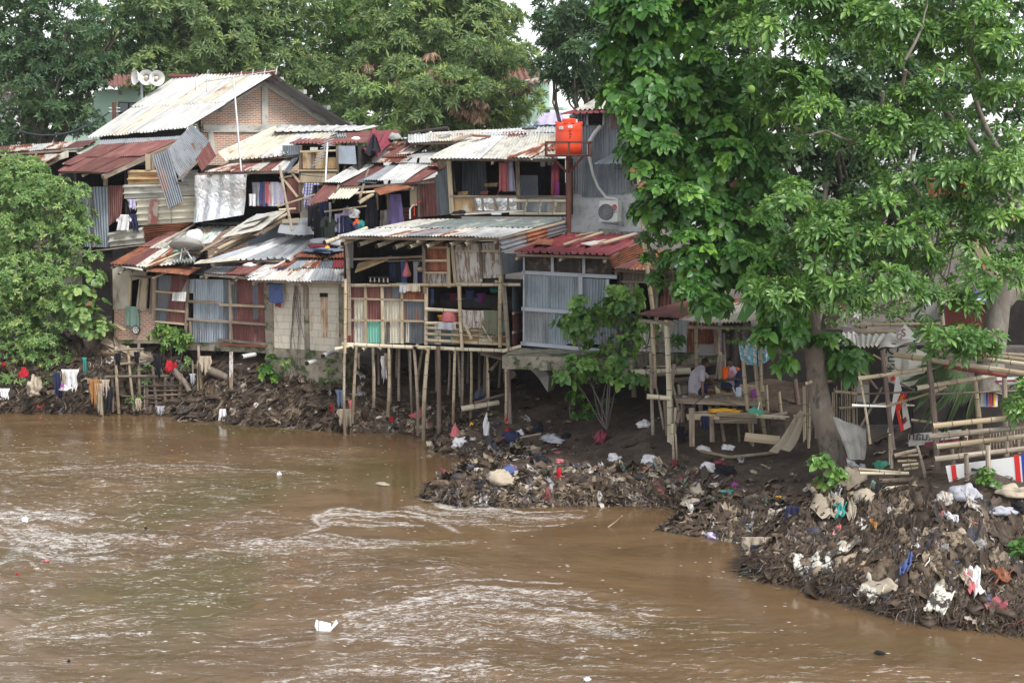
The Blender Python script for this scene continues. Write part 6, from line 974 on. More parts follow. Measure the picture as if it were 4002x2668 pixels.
pol(335,345,355,930,34.9,34.9,.062,'bamboo'); pol(458,335,490,1400,34.5,34.4,.072,'paleb'); pol(712,385,722,980,36.9,36.9,.05); pol(1128,690,1205,1420,34.5,34.3,.05); pol(1235,725,1330,1410,34.4,34.2,.055); pol(1262,150,1290,960,34.3,34.3,.04); pol(322,620,340,1340,34.8,34.8,.045,'oldbamboo'); pol(345,800,435,1290,34.6,34.7,.03,'oldbamboo'); pol(955,450,972,920,37,37,.05,'darkbamboo'); pol(1330,900,1355,1300,35.6,35.6,.05); pol(1440,960,1465,1180,35.9,35.9,.05); pol(1580,850,1620,1180,36.5,36.5,.07,'darkbamboo')
pol(500,1020,520,1380,34.9,34.8,.05,'oldbamboo'); pol(540,1100,530,1350,34.,34.,.04,'bamboo','stake'); pol(510,1240,508,1420,33.9,33.9,.045,'paleb','stake'); pol(575,1140,548,1240,34,33.9,.05,'darkbamboo','stake'); pol(440,1040,465,1350,35,35,.04,'oldbamboo'); pol(525,720,500,1000,35.2,35.2,.05,'oldbamboo'); pol(150,700,175,1010,37.5,37.5,.07,'plank'); pol(510,900,570,1130,35.3,35.2,.035,'oldbamboo'); pol(560,900,600,1130,35.3,35.2,.035,'oldbamboo')
for a in ((135,800,665,782,36.6,36.9,.10,'paleb'),(285,1005,495,1022,34.4,34.4,.065,'paleb'),(280,745,500,742,35,35.2,.03,'oldbamboo'),(500,760,950,712,36.9,37.1,.06,'darkbamboo'),(520,865,960,830,36.8,37.,.07,'darkbamboo'),(285,825,450,810,35.1,35.3,.05,'plank')): pol(a[2],a[3],a[0],a[1],a[5],a[4],a[6],a[7],'rail')
# platform
pf=[L2p(545,1012,34.9),L2p(1322,1050,34.4),L2p(1330,945,36.9),L2p(560,925,37.4)]; zt=sum(p.z for p in pf[:2])/2
pf=[Vector((p.x,p.y,zt)) for p in pf]; mb=MB(); N=6
for i in range(N): t0,t1=i/N+.006,(i+1)/N-.006; mb.quad([pf[0].lerp(pf[3],t0),pf[1].lerp(pf[2],t0),pf[1].lerp(pf[2],t1),pf[0].lerp(pf[3],t1)],.045,Vector((0,0,1)))
mb.build('deck_board',MT['plank'],sh); ZD=zt+.002
MB().bar(pf[0]-Vector((0,.03,.07)),pf[1]-Vector((0,.03,.07)),.13,.04,(0,-1,0)).build('edge_board',MT['plank'],sh)
for x0,y0,x1,y1,Y in ((750,1030,770,1200,35),(905,1040,905,1130,35.1),(1050,1050,1065,1110,35.2),(840,1060,838,1150,35.9),(600,1030,600,1250,36),(990,1050,1000,1200,36.5),(700,1050,700,1250,36.4),(1220,1050,1225,1300,36.4)): MB().bar(L2p(x0,y0,Y),L2p(x1,y1+60,Y),.1,.07).build('leg',MT['plank'],sh)
MB().quad([L2p(540,965,37.3),L2p(1050,960,37.3),L2p(1050,885,37.3),L2p(540,878,37.3)],.05).build('green_board',MT['cgreen'],sh)
for a,b,h_,y in ((780,1190,.05,35.3),(640,760,.03,35.2),(1000,1180,.03,35.05),(860,960,.04,35)): MB().bar(Vector((L2p(a,1000,y).x,y,ZD+.03)),Vector((L2p(b,1000,y).x,y+.2,ZD+.03)),.09,.04,(0,0,1)).build('loose_plank',MT['plank' if a!=780 else 'orust'],sh)
# lower bench
bn=thing('plank_bench',L2p(860,1390,34),'rickety low bench of planks and stakes before the platform','bench')
def bl(x0,y0,x1,y1,Y,w_,t,m,nm,n=(0,-.2,1)): return MB().bar(L2p(x0,y0,Y),L2p(x1,y1,Y),w_,t,n).build(nm,MT[m],bn)
bl(635,1185,915,1180,34,.28,.04,'palewood','seat_plank'); bl(700,1165,880,1150,34.3,.3,.03,'oldwhite','seat_plank'); bl(895,1155,1240,1172,34.,.14,.07,'palewood','seat_plank'); bl(1235,1172,1535,1195,34,.12,.06,'paleb','seat_plank'); bl(880,1210,1250,1215,33.95,.15,.05,'plank','rail',(0,-1,0)); bl(840,1125,1180,1130,34.8,.2,.04,'plank','seat_plank'); bl(1180,1130,1360,1150,34.8,.2,.04,'palewood','seat_plank'); bl(1080,1170,1450,1175,34.5,.3,.04,'plank','seat_plank'); bl(1360,1180,1515,1145,34.2,.06,.06,'paleb','seat_plank')
for x0,y0,x1,y1,w_,Y in ((678,1105,683,1440,.13,33.8),(850,1180,858,1400,.11,33.9),(1520,1190,1518,1430,.11,33.9),(1085,1235,1095,1400,.06,34.3),(940,1235,965,1400,.07,34.4),(835,1095,838,1180,.05,34.8),(1210,1220,1215,1440,.06,34.1),(1350,1200,1355,1380,.12,34.6)): MB().bar(L2p(x0,y0,Y),L2p(x1,y1,Y),w_,.08).build('leg',MT['plank'],bn)
sheet('tin_scrap',MT['rust'],bn,L2p(1370,1200,33.9),L2p(1470,1205,33.9),L2p(1490,1180,34.3),L2p(1390,1175,34.3),.14,.03)
o=MB().bar(L2p(1145,1358,33.5),L2p(1450,1390,33.3),.28,.09,(0,-.3,1)).build('plank_step',MT['palewood']); tag(o,'thick plank step lying on the mud below the bench','plank')
tag(rag('cloth','cyellow',L2p(965,1140,34.2),.36,.2,.05,rough=.45),'bright yellow cloth spread on the plank bench','cloth'); tag(drape('bag','cnavy',None,L2p(795,1175,33.85),(1,0,0),.22,.35,(0,-1,0),'rect'),'dark navy plastic bag hanging from the bench','bag')
o=thing('scoop_net',L2p(1240,1150,34),'green scoop net with pale handle leaning on the bench','net'); c=L2p(1240,1140,34.); mb=MB(); mb.lathe(c,(-.1,-.5,.86),[(.001,-.08),(.12,-.05),(.17,0),(.175,.01)],18); mb.build('scoop',MT['cgrn'],o,smooth=True); MB().tube([c+Vector((.05,0,.05)),L2p(1275,1055,34.2)],.012,6).build('handle',MT['wplastic'],o)
# floral plastic sheet
o=sheet('plastic_sheet',MT['floral'],None,L2p(1115,720,34.6),L2p(1250,735,34.4),L2p(1250,460,34.6),L2p(1090,540,34.7),.3,.03,warp=.05,nv=10); tag(o,'blue patterned plastic sheet hanging in strips at the shelter corner','plastic sheet')
o=sheet('plastic_sheet',MT['floral'],None,L2p(1260,740,35),L2p(1360,680,35),L2p(1370,560,35),L2p(1260,520,35),.3,.03,warp=.05,nv=10); tag(o,'second patterned plastic strip right behind the thin bamboo pole','plastic sheet')
o=drape('sack_cloth','cbeige',None,L2p(940,640,36.9),(1,0,0),.3,.65,(0,-1,0),'dress'); tag(o,'off white cloth hanging behind the seated men','cloth')
# chess set
cb=thing('chess_board',Vector((L2p(965,955,35.4).x,35.5,ZD)),'wooden chess board with pale pieces set up between the two men','chess board'); c=wl(cb); MB().box(c+Vector((0,0,.03)),(.46,0,0),(0,.42,0),(0,0,.055)).build('board',MT['ply'],cb)
mb=MB(); mb2=MB()
for i in range(8):
    for j,(q,hh) in enumerate(((mb,.10),(mb,.06),(mb2,.06),(mb2,.10))): p=c+Vector((-.19+(.055*j if j<2 else .27+.055*(j-2)),-.18+i*.05,.058)); q.lathe(p,(0,0,1),[(.019,0),(.019,.012),(.009,.03),(.008,hh*.7),(.013,hh*.8),(.012,hh*.95),(.001,hh*(1.+.15*((i*7)%3)))],8)
mb.build('pale_pieces',MT['cyellowish'] if 'cyellowish' in MT else cloth('cyellowish',(.70,.66,.42)),cb); mb2.build('dark_pieces',MT['blk'],cb)
o=thing('kettle',Vector((L2p(1090,960,35.1).x,35.1,ZD)),'pale blue grey enamel kettle with spout beside the chess board','kettle'); c=wl(o); MB().lathe(c,(0,0,1),[(.001,0),(.085,0),(.085,.02),(.07,.20),(.074,.215),(.06,.225),(.001,.23)],20).build('body',MT['cgrey2'] if 'cgrey2' in MT else cloth('cgrey2',(.50,.55,.62)),o,smooth=True); MB().tube([c+Vector((-.07,0,.07)),c+Vector((-.11,0,.12)),c+Vector((-.13,0,.2)),c+Vector((-.16,0,.23))],[.022,.018,.014,.012],8).build('spout',MT['cgrey2'],o,smooth=True); MB().tube([c+Vector((.07,0,.19)),c+Vector((.13,0,.15)),c+Vector((.12,0,.06)),c+Vector((.08,0,.04))],.009,6).build('handle',MT['alu'],o)
tag(rag('cloth','cviolet',Vector((L2p(1240,990,35).x,35,ZD)),.13,.12,.16,rough=.12),'violet cloth bundle at the right of the platform','cloth')
# --- people
def pp(x,y,Y): return L2p(x,y,Y)
def hand(c,d,up,side,parts,s=1.):
    """palm, four unequal fingers and a side thumb as chains; d finger direction, up back of the hand"""
    d=Vector(d).normalized(); up=Vector(up).normalized(); sd=d.cross(up).normalized()*side; c=Vector(c)
    parts.append([(c,.026*s),(c+d*.05*s,.030*s),(c+d*.075*s,.026*s)]); parts.append([(c+sd*.02*s,.02*s),(c+d*.07*s+sd*.025*s,.016*s)]); parts.append([(c-sd*.02*s,.02*s),(c+d*.07*s-sd*.025*s,.016*s)])
    for k,l in enumerate((.062,.072,.066,.05)): b=c+d*.075*s+sd*(.030-.020*k)*s; m_=b+d*l*.55*s+sd*(.012-.008*k)*s; parts.append([(b,.0095*s),(m_,.0088*s),(m_+(d*.7-up*.7)*l*.5*s,.0078*s)])
    parts.append([(c+d*.015*s+sd*.028*s,.012*s),(c+d*.045*s+sd*.06*s,.010*s),(c+d*.075*s+sd*.07*s,.009*s)])
def head(parts,c,fwd,up=(0,0,1)):
    f=Vector(fwd).normalized(); u=Vector(up); u=(u-f*u.dot(f)).normalized(); s=u.cross(f); q=Matrix((s,f,u)).transposed().to_quaternion()
    c=Vector(c); parts+=[(c,(.075,.095,.105),q),(c+f*.03-u*.055,(.055,.062,.058),q),(c+f*.09-u*.015,(.014,.022,.026),q),(c+f*.088-u*.062,(.026,.014,.012),q),(c+s*.078-u*.01,(.010,.020,.030),q),(c-s*.078-u*.01,(.010,.020,.030),q),(c+f*.082+u*.022,(.05,.014,.012),q)]
    return f,s,u,q
def eyes(o,c,f,s,u,q):
    mb=MB()
    for k in(-1,1): mb.lathe(Vector(c)+f*.083+s*.032*k+u*.002,f,[(.012,0),(.011,.006),(.001,.011)],8)
    mb.build('eyes',MT['hair'],o)
# man with his back to the river, leaning on one hand
hip=pp(712,945,35.45); hip.z=ZD+.11; che=pp(722,820,35.45); nk=pp(772,752,35.5); hd_=pp(800,712,35.55); sh1=pp(768,785,35.28); sh2=pp(752,778,35.75)
el=pp(772,880,35.2); wr=pp(778,962,35.12); wr.z=ZD+.05; kn=pp(850,930,35.3); kn.z=ZD+.12; ft=pp(780,960,35.65); ft.z=ZD+.06; kn2=pp(850,930,35.9); kn2.z=ZD+.13; ft2=pp(800,960,35.4); ft2.z=ZD+.05; el2=pp(830,850,35.8); wr2=pp(880,880,35.7)
p1=[[(hip,.15),(che,.145),(sub(che,nk,.7),.11),(nk,.055),(sub(nk,hd_,.6),.052)],[(sh1,.06),(sh2,.06)],[(sh1,.052),(el,.042),(wr,.030)],[(sh2,.052),(el2,.042),(wr2,.028)],[(hip+Vector((.05,-.05,-.02)),.095),(kn,.065),(ft,.042),(ft+Vector((-.10,.02,-.01)),.032)],[(hip+Vector((.05,.08,-.02)),.095),(kn2,.065),(ft2,.042),(ft2+Vector((-.1,0,-.01)),.032)]]
f,s_,u,q=head(p1,hd_,(.86,.28,-.42)); hand(wr+Vector((0,-.0,-.02)),(-.45,-.85,-.12),(0,0,1),1,p1); hand(wr2,(1,0,-.2),(0,0,1),-1,p1)
m1=fused('person',p1,MT['skin'],None,.0085,3); tag(m1,'man in grey tee shirt sitting with his back turned, leaning on one hand','person')
wb=wl(m1); fused('tee_shirt',[[(hip+Vector((-.01,0,-.03)),.172),(sub(hip,che,.5)+Vector((-.03,0,0)),.168),(che,.165),(sub(che,nk,.72),.125),(sub(che,nk,.88),.08)],[(sh1,.078),(sh2,.078)],[(sh1,.075),(sub(sh1,el,.78),.068)],[(sh2,.075),(sub(sh2,el2,.7),.068)]],cloth('shirtgrey',(.40,.38,.42)),m1,.011,3)
fused('trousers',[[(hip+Vector((.06,-.05,-.03)),.112),(sub(hip,kn,.75),.085)],[(hip+Vector((.06,.08,-.03)),.112),(sub(hip,kn2,.9),.085)],[(hip+Vector((0,0,-.04)),.155),(hip+Vector((0,.05,-.04)),.15)]],MT['cnavy'],m1,.011,2)
fused('hair',[(hd_+u*.030-f*.022,(.083,.098,.092),q),(hd_-f*.045-u*.01,(.075,.06,.085),q)],MT['hair'],m1,.009,2); eyes(m1,hd_,f,s_,u,q)
# man in the orange sleeved shirt looking down at the board
hip=pp(1045,925,36.15); hip.z=ZD+.11; che=pp(1030,825,36.1); nk=pp(1022,752,36.05); hd_=pp(1014,708,36.); sh1=pp(972,775,36.); sh2=pp(1078,775,36.3); el=pp(975,858,35.85); wr=pp(1062,850,35.7); el2=pp(1105,850,36.2); wr2=pp(1085,830,35.85)
kn=pp(1105,800,35.85); ft=pp(1065,940,35.6); ft.z=ZD+.06; kn2=pp(960,935,35.9); kn2.z=ZD+.14; ft2=pp(1040,950,35.75); ft2.z=ZD+.05
p2=[[(hip,.15),(che,.14),(sub(che,nk,.7),.11),(nk,.055),(sub(nk,hd_,.6),.052)],[(sh1,.058),(nk-Vector((0,0,.05)),.07),(sh2,.058)],[(sh1,.052),(el,.044),(wr,.030)],[(sh2,.052),(el2,.042),(wr2,.028)],[(hip+Vector((.03,0,-.02)),.095),(kn,.066),(ft,.042),(ft+Vector((-.12,-.06,-.02)),.034)],[(hip+Vector((-.03,0,-.02)),.095),(kn2,.066),(ft2,.042),(ft2+Vector((.1,0,-.01)),.032)]]
f,s_,u,q=head(p2,hd_,(-.28,-.86,-.42)); hand(wr,(.9,-.2,-.2),(0,0,1),1,p2); hand(wr2,(-.9,-.3,-.2),(0,0,1),-1,p2)
m2=fused('person',p2,MT['skin'],None,.0085,3); tag(m2,'man in orange sleeved white shirt sitting and looking down at the chess board','person')
fused('shirt_front',[[(hip+Vector((0,0,.0)),.168),(che,.158),(sub(che,nk,.72),.122),(sub(che,nk,.85),.08)],[(sub(sh1,sh2,.25),.082),(sub(sh1,sh2,.75),.082)]],cloth('shirtlilac',(.50,.47,.60)),m2,.011,3)
fused('orange_sleeve',[[(sub(sh1,sh2,.12),.086),(sh1,.082),(sub(sh1,el,.8),.072)]],MT['corange'],m2,.011,2); fused('orange_sleeve',[[(sub(sh2,sh1,.12),.086),(sh2,.082),(sub(sh2,el2,.75),.072)]],MT['corange'],m2,.011,2); fused('collar',[[(nk+Vector((-.05,-.05,-.03)),.022),(nk+Vector((.0,-.11,-.10)),.02),(nk+Vector((.03,-.135,-.16)),.016)],[(nk+Vector((.06,-.04,-.03)),.022),(nk+Vector((.02,-.11,-.10)),.02)]],MT['corange'],m2,.008,1)
fused('trousers',[[(hip+Vector((.03,0,-.02)),.115),(kn,.085),(sub(kn,ft,.85),.062)],[(hip+Vector((-.03,0,-.02)),.115),(kn2,.085),(sub(kn2,ft2,.4),.07)],[(hip+Vector((0,0,-.03)),.155),(hip+Vector((0,.03,-.03)),.15)]],MT['cnavy'],m2,.011,2)
fused('hair',[(hd_+u*.042-f*.02,(.080,.094,.078),q)],MT['hair'],m2,.009,2); eyes(m2,hd_,f,s_,u,q)
# dim figure in the kitchen of the stilt house
c=fi(K6(1045,668),-1.3); c.z=fi(K6(1045,668),-1.3).z; b=c-Vector((0,0,.5)); p3=[[(b,.15),(b+Vector((0,0,.25)),.14),(c-Vector((0,0,.14)),.055),(c-Vector((0,0,.05)),.05)],[(b+Vector((-.17,0,.25)),.055),(b+Vector((.17,0,.25)),.055)],[(b+Vector((-.18,0,.25)),.045),(b+Vector((-.24,-.08,0)),.04),(b+Vector((-.1,-.25,0)),.03)],[(b+Vector((.18,0,.25)),.045),(b+Vector((.24,-.08,0)),.04),(b+Vector((.12,-.25,0)),.03)],[(b-Vector((.08,0,.05)),.1),(b+Vector((-.12,-.4,-.1)),.07),(b+Vector((-.12,-.42,-.5)),.045)],[(b-Vector((-.08,0,.05)),.1),(b+Vector((.12,-.4,-.1)),.07),(b+Vector((.12,-.42,-.5)),.045)]]
f,s_,u,q=head(p3,c,(-.1,-1,-.15)); m3=fused('person',p3,MT['skin'],None,.012,3); tag(m3,'dimly seen person sitting inside the dark kitchen of the stilt house','person'); fused('blouse',[[(b,.168),(b+Vector((0,0,.24)),.155)],[(b+Vector((-.17,0,.25)),.075),(b+Vector((.17,0,.25)),.075)],[(b-Vector((.08,0,.05)),.12),(b+Vector((-.12,-.4,-.1)),.09)],[(b-Vector((-.08,0,.05)),.12),(b+Vector((.12,-.4,-.1)),.09)]],MT['cmaroon'],m3,.014,2); fused('hair',[(c+u*.035-f*.02,(.083,.095,.085),q)],MT['hair'],m3,.012,2); eyes(m3,c,f,s_,u,q)
# fishing rods on the platform edge
for a,b,l in (((640,1120,34.2),(850,955,34.9),'fishing rod slanting below the platform edge'),((495,1005,34.5),(640,985,34.8),'short dark fishing rod lying on the platform corner')):
    o=thing('fishing_rod',L2p(*a),l,'fishing rod'); A,B=L2p(*a),L2p(*b); MB().tube([A,A.lerp(B,.5),B],[.006,.010,.016],6).build('rod',MT['blk'],o); c=A.lerp(B,.78); mb=MB(); mb.lathe(c+Vector((0,-.03,-.05)),(0,1,.2),[(.001,0),(.035,0),(.03,.02),(.035,.05),(.001,.05)],12); mb.tube([c+Vector((0,0,-.05)),c+Vector((.06,-.05,-.02)),c+Vector((.07,-.05,-.06))],.007,5); mb.build('reel',MT['alu'],o)
# ================= RIGHT BANK STRUCTURES
def L3p(x,y,Y): return P(L3(x,y),Y)
def L5p(x,y,Y): return P(L5(x,y),Y)
# slat fence behind the tree
fn=thing('slat_fence',L3p(330,1400,31.5),'dense fence of thin upright bamboo slats behind the leaning tree trunk','fence')
for i in range(26):
    x=85+i*18.5+rn(-6,6); y0=870+rn(-90,90)+(i>13)*60; 
    if 150<x<330 and i%2: continue
    bamboo(L3p(x+rn(-8,12),1400+rn(-30,60),31.6),L3p(x,y0,31.6+rn(-.1,.1)),rn(.014,.024),R.choice(['paleb','bamboo','oldbamboo']),fn,'slat',hole=False,bend=.01)
for a in ((100,890,370,870,31.3),(360,960,640,990,31.2),(400,1110,900,1060,31.5),(0,1180,185,1158,31.2)): bamboo(L3p(a[0],a[1],a[4]),L3p(a[2],a[3],a[4]),.035,'bamboo',fn,'rail')
# big bamboo frame
bf=thing('bamboo_railing',L3p(1230,1500,28.5),'bamboo post and rail frame on the right bank beside the muddy slope','frame'); B_=lambda a,b,c,d,Y0,Y1,r,m='bamboo',nm='rail':bamboo(L3p(a,b,Y0),L3p(c,d,Y1),r,m,bf,nm,bend=.01)
B_(875,1470,778,600,29.6,29.8,.055,'darkbamboo','post'); B_(1262,1640,1185,690,28.6,28.8,.065,'darkbamboo','post'); B_(675,1420,565,740,29.8,30,.03,'bamboo','post'); B_(1655,1500,1590,870,29.2,29.4,.06,'bamboo','post'); B_(850,1600,845,1330,29,29,.03,'bamboo','stake')
B_(565,850,1310,742,29.7,29.9,.048,'bamboo'); B_(1075,935,1770,822,28.7,29.2,.055,'bamboo'); B_(510,1082,820,1092,29.5,29.6,.03,'wplastic'); B_(815,1092,1205,975,29.6,29.2,.03,'bamboo'); B_(1200,975,1350,912,29.2,29,.045,'bamboo'); B_(560,985,1180,960,30,29.8,.02,'darkbamboo'); B_(1240,985,1990,955,29.3,29,.02,'oldbamboo'); B_(935,890,1080,960,29.6,29.4,.02,'darkbamboo'); B_(580,1290,780,920,30.2,30,.03,'oldbamboo'); B_(1030,1210,1290,1240,30,30,.03,'bamboo'); B_(980,1080,1060,1085,29.8,29.8,.025,'paleb'); B_(700,640,920,775,30.4,30,.02,'bamboo'); B_(600,780,740,940,30.4,30.4,.03,'oldbamboo'); B_(0+105,895,165,875,30,30,.04,'bamboo')
rk=thing('bamboo_rack',L3p(1700,1500,28),'set of long bamboo rails forming a rack at the right edge','rack'); B2=lambda a,b,c,d,Y0,Y1,r,m='bamboo',nm='rail':bamboo(L3p(a,b,Y0),L3p(c,d,Y1),r,m,rk,nm,bend=.006)
for i,(y0,y1) in enumerate(((1265,1172),(1357,1268),(1445,1345),(1555,1455))): B2((1225,1190,1255,1240)[i],y0,2080,y1,28.2-.05*i,27.9-.05*i,.062,'bamboo' if i%2==0 else 'oldbamboo')
B2(890,640,2080,812,29.4,27.6,.062,'bamboo'); B2(1290,635,2080,730,29.8,28.2,.055,'paleb'); B2(1170,585,2080,690,30,28.5,.05,'bamboo'); B2(1340,610,2080,650,30.2,29,.05,'oldbamboo'); B2(1330,735,1870,825,28.9,28.2,.06,'redbox','beam')
for x,y0,y1,Y,m in ((1850,830,1560,28.9,'oldbamboo'),(1695,1420,1640,28.1,'bamboo'),(1510,1520,1650,28,'bamboo'),(1390,1460,1640,28.6,'oldbamboo'),(1965,1370,1600,28.8,'oldbamboo'),(1880,1200,1560,29,'oldbamboo')): B2(x+20,y1,x,y0,Y,Y,.06 if y0<1300 else .045,m,'post')
for i in range(12): B2(1730+i*26,1520,1725+i*26,1290+rn(-10,10),29.6,29.6,.014,'oldbamboo','slat')
for i in range(7): B2(1880+i*22,1110,1878+i*22,1010+rn(-8,8),29.9,29.9,.012,'oldbamboo','slat')
o=MB().quad([L3p(1050,1650,31),L3p(2150,1650,31),L3p(2150,960,31),L3p(1050,960,31)],.1).build('shade_backdrop',MT['dark']); tag(o,'dark shed wall in shade behind the bamboo rack','wall')  # near-black sheet put in as the shade behind the rack
o=MB().quad([L2p(1080,1230,39),L2p(2000,1230,38),L2p(2000,420,38),L2p(1080,430,39)],.1).build('shade_backdrop',MT['dark']); tag(o,'dark shed wall in deep shade right behind the shelter','wall')  # added so the ground behind the shelter reads as deep shade
# banners
FN=Fac(L3(780,0)[0],30.6,L3(1190,0)[0],30.4)
bnr=thing('hanging_banner',FN.at(L3(990,920)),'dirty white banner with sideways lettering hung on the bamboo frame','banner'); MB().prism([FN.at(L3(*p)) for p in ((785,590),(835,880),(990,925),(1060,905),(1190,750),(1195,640),(1010,560),(960,575))],.015,FN.n).build('banner_sheet',MT['banner'],bnr)
text('Qun',FN,L3(868,655),.34,'ink',bnr,rot=-math.pi/2*.98,off=.03); text('ss',FN,L3(845,770),.22,'ink',bnr,rot=-1.5,off=.03)
mb=MB(); mb.prism([FN.at(L3(*p),.03) for p in ((845,845),(870,870),(895,850),(880,820))],.004,FN.n); mb.build('emblem',MT['redpaint'],bnr); MB().quad(FN.q(.02,L3(960,760),L3(1010,755),L3(1010,600),L3(955,640)),.02,FN.n).build('grey_patch',MT['concrete'],bnr)
o=sheet('awning',MT['banner'],None,L3p(560,560,30.2),L3p(740,560,30),L3p(830,450,31.2),L3p(530,470,31.6),.12,.02,warp=.04,nv=6); tag(o,'ribbed translucent white awning behind the dangling leaves','awning')
o=sheet('tarpaulin',MT['banner'],None,L3p(740,560,30.4),L3p(1165,515,30.2),L3p(1090,480,31),L3p(830,460,31.2),.5,.02,warp=.05,nv=5); tag(o,'grey white tarpaulin roof sheet by the red printed scrap','tarpaulin')
ps=thing('printed_sheet',FN.at(L3(980,470)),'crumpled white sheet with red print peaking above the tarpaulin','sheet'); o=MB().prism([FN.at(L3(*p),.1) for p in ((885,495),(930,430),(975,370),(1050,440),(1075,500))],.02,FN.n).build('sheet_piece',MT['wplastic'],ps); text('S',FN,L3(962,445),.24,'cmaroon',ps,off=.12); text('G',FN,L3(925,480),.18,'cmaroon',ps,off=.12)
st_=thing('banner_strip',FN.at(L3(930,1320)),'long white and red banner strip dangling to the ground','banner'); S_=lambda m,pts,o=.05,t=.01,nm='strip':MB().prism([P(L3(*p),30.1-o) for p in pts],t,(0,-1,0)).build(nm,MT[m],st_)
S_('wplastic',((900,830),(925,830),(950,950),(900,1090),(850,1310),(825,1320),(865,1080))); S_('redpaint',((930,1000),(985,960),(1000,985),(960,1060),(930,1150),(970,1290),(945,1320),(905,1150),(900,1080)),.08); S_('banner',((950,1060),(990,1055),(1030,1270),(970,1300)),.03); S_('cmaroon',((955,1210),(985,1180),(998,1215),(970,1250)),.06,.01,'emblem'); mb=MB(); [mb.bar(P(L3(*a),29.97),P(L3(*b),29.97),.012,.004) for a,b in (((950,1000),(930,1060)),((968,985),(940,1080)),((925,1130),(945,1200)))]; mb.build('gold_lines',MT['cyellow'],st_)
lb_=thing('ground_banner',P(L3(1250,1420),30.2),'muddy banner strip with reversed lettering along the foot of the frame','banner'); MB().quad([P(L3(1010,1440),30.3),P(L3(1530,1400),30.1),P(L3(1530,1290),30.1),P(L3(1010,1335),30.3)],.015).build('banner_sheet',MT['banner'],lb_)
FL_=Fac(L3(1010,0)[0],30.3,L3(1530,0)[0],30.1); text('akuan',FL_,L3(1150,1350),.3,'ink',lb_,off=.03,xs=-1); MB().quad(FL_.q(.02,L3(1150,1440),L3(1520,1400),L3(1520,1360),L3(1150,1405)),.01,FL_.n).build('red_fringe',MT['cmaroon'],lb_)
# painted sign board
FS=Fac(L5(1615,0)[0],27.9,L5(2109,0)[0],27.2); sg=thing('sign_board',FS.at(L5(1850,360)),'white board with red and blue stripes and a green gear wheel at right edge','sign board')
MB().quad(FS.q(0,L5(1650,365),L5(2260,310),L5(2260,110),L5(1612,195)),.03,FS.n).build('board',MT['wplastic'],sg); MB().quad(FS.q(.006,L5(1662,335),L5(1692,332),L5(1676,186),L5(1646,190)),.004,FS.n).build('red_stripe',MT['redpaint'],sg); MB().quad(FS.q(.006,L5(2060,312),L5(2093,310),L5(2078,122),L5(2045,126)),.004,FS.n).build('red_stripe',MT['redpaint'],sg); MB().quad(FS.q(.006,L5(2105,308),L5(2135,305),L5(2122,116),L5(2090,121)),.004,FS.n).build('blue_stripe',MT['bluepaint'],sg)
c=FS.at(L5(1935,318),.008); mb=MB(); r1=.155*1.; pts=[]
for k in range(12):
    for a_,rr in ((-.4,.8),(-.28,1.05),(.28,1.05),(.4,.8)): a=(k+a_)*math.pi/6; pts.append((rr*r1*1.15*math.cos(a),rr*r1*1.15*math.sin(a)))
n=len(pts); inner=[(.5*r1*math.cos(math.atan2(y,x)),.5*r1*math.sin(math.atan2(y,x))) for x,y in pts]; W3=lambda p:c+FS.d*p[0]+Vector((0,0,p[1])); mb.add([W3(p) for p in pts+inner],[(i,(i+1)%n,n+(i+1)%n,n+i) for i in range(n)],[(0,0)]*(2*n)); mb.build('gear_emblem',MT['gearp'],sg)
for x,y0,y1,Y in ((1742,120,365,27.4),(1880,60,360,27.3)): bamboo(L5p(x+12,y1,Y),L5p(x,y0,Y),.055,'oldbamboo',rk,'post')
# striped hoarding in the back, red boxes, blue tarp
hb_=thing('striped_hoarding',P(L3(1750,1095),30.4),'white hoarding with red blue and yellow edge stripes half hidden behind rack','hoarding'); MB().quad([P(L3(1640,1095),30.45),P(L3(1790,1095),30.4),P(L3(1790,800),30.4),P(L3(1640,800),30.45)],.03).build('board',MT['wplastic'],hb_)
for x,m in ((1690,'bluepaint'),(1715,'redpaint'),(1740,'cmaroon'),(1755,'cyellow')): MB().quad([P(L3(x,1090),30.36),P(L3(x+14,1090),30.36),P(L3(x+10,805),30.36),P(L3(x-4,805),30.36)],.01).build('stripe',MT[m],hb_)
MB().quad([P(L3(1760,905),30.3),P(L3(2080,890),30.1),P(L3(2080,835),30.1),P(L3(1760,840),30.3)],.03).build('top_board',MT['wplastic'],hb_); MB().quad([P(L3(1760,885),30.26),P(L3(2080,868),30.06),P(L3(2080,850),30.06),P(L3(1760,868),30.26)],.01).build('stripe',MT['cmaroon'],hb_)
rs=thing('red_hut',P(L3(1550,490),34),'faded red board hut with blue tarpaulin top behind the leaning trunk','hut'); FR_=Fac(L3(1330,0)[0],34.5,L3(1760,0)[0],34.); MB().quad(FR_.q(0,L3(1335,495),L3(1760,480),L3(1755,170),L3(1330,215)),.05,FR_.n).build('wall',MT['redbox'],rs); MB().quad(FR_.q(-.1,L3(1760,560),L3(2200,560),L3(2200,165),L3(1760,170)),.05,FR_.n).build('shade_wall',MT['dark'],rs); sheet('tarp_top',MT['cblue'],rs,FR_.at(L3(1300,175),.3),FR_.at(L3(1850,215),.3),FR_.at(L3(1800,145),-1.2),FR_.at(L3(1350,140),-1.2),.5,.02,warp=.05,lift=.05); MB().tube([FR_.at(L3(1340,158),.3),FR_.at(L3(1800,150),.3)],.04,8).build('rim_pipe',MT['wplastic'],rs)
FR2=Fac(L3(1030,0)[0],35,L3(1330,0)[0],34.6); MB().quad(FR2.q(0,L3(1030,330),L3(1330,330),L3(1330,170),L3(1030,190)),.05,FR2.n).build('grey_wall',MT['concrete'],rs)
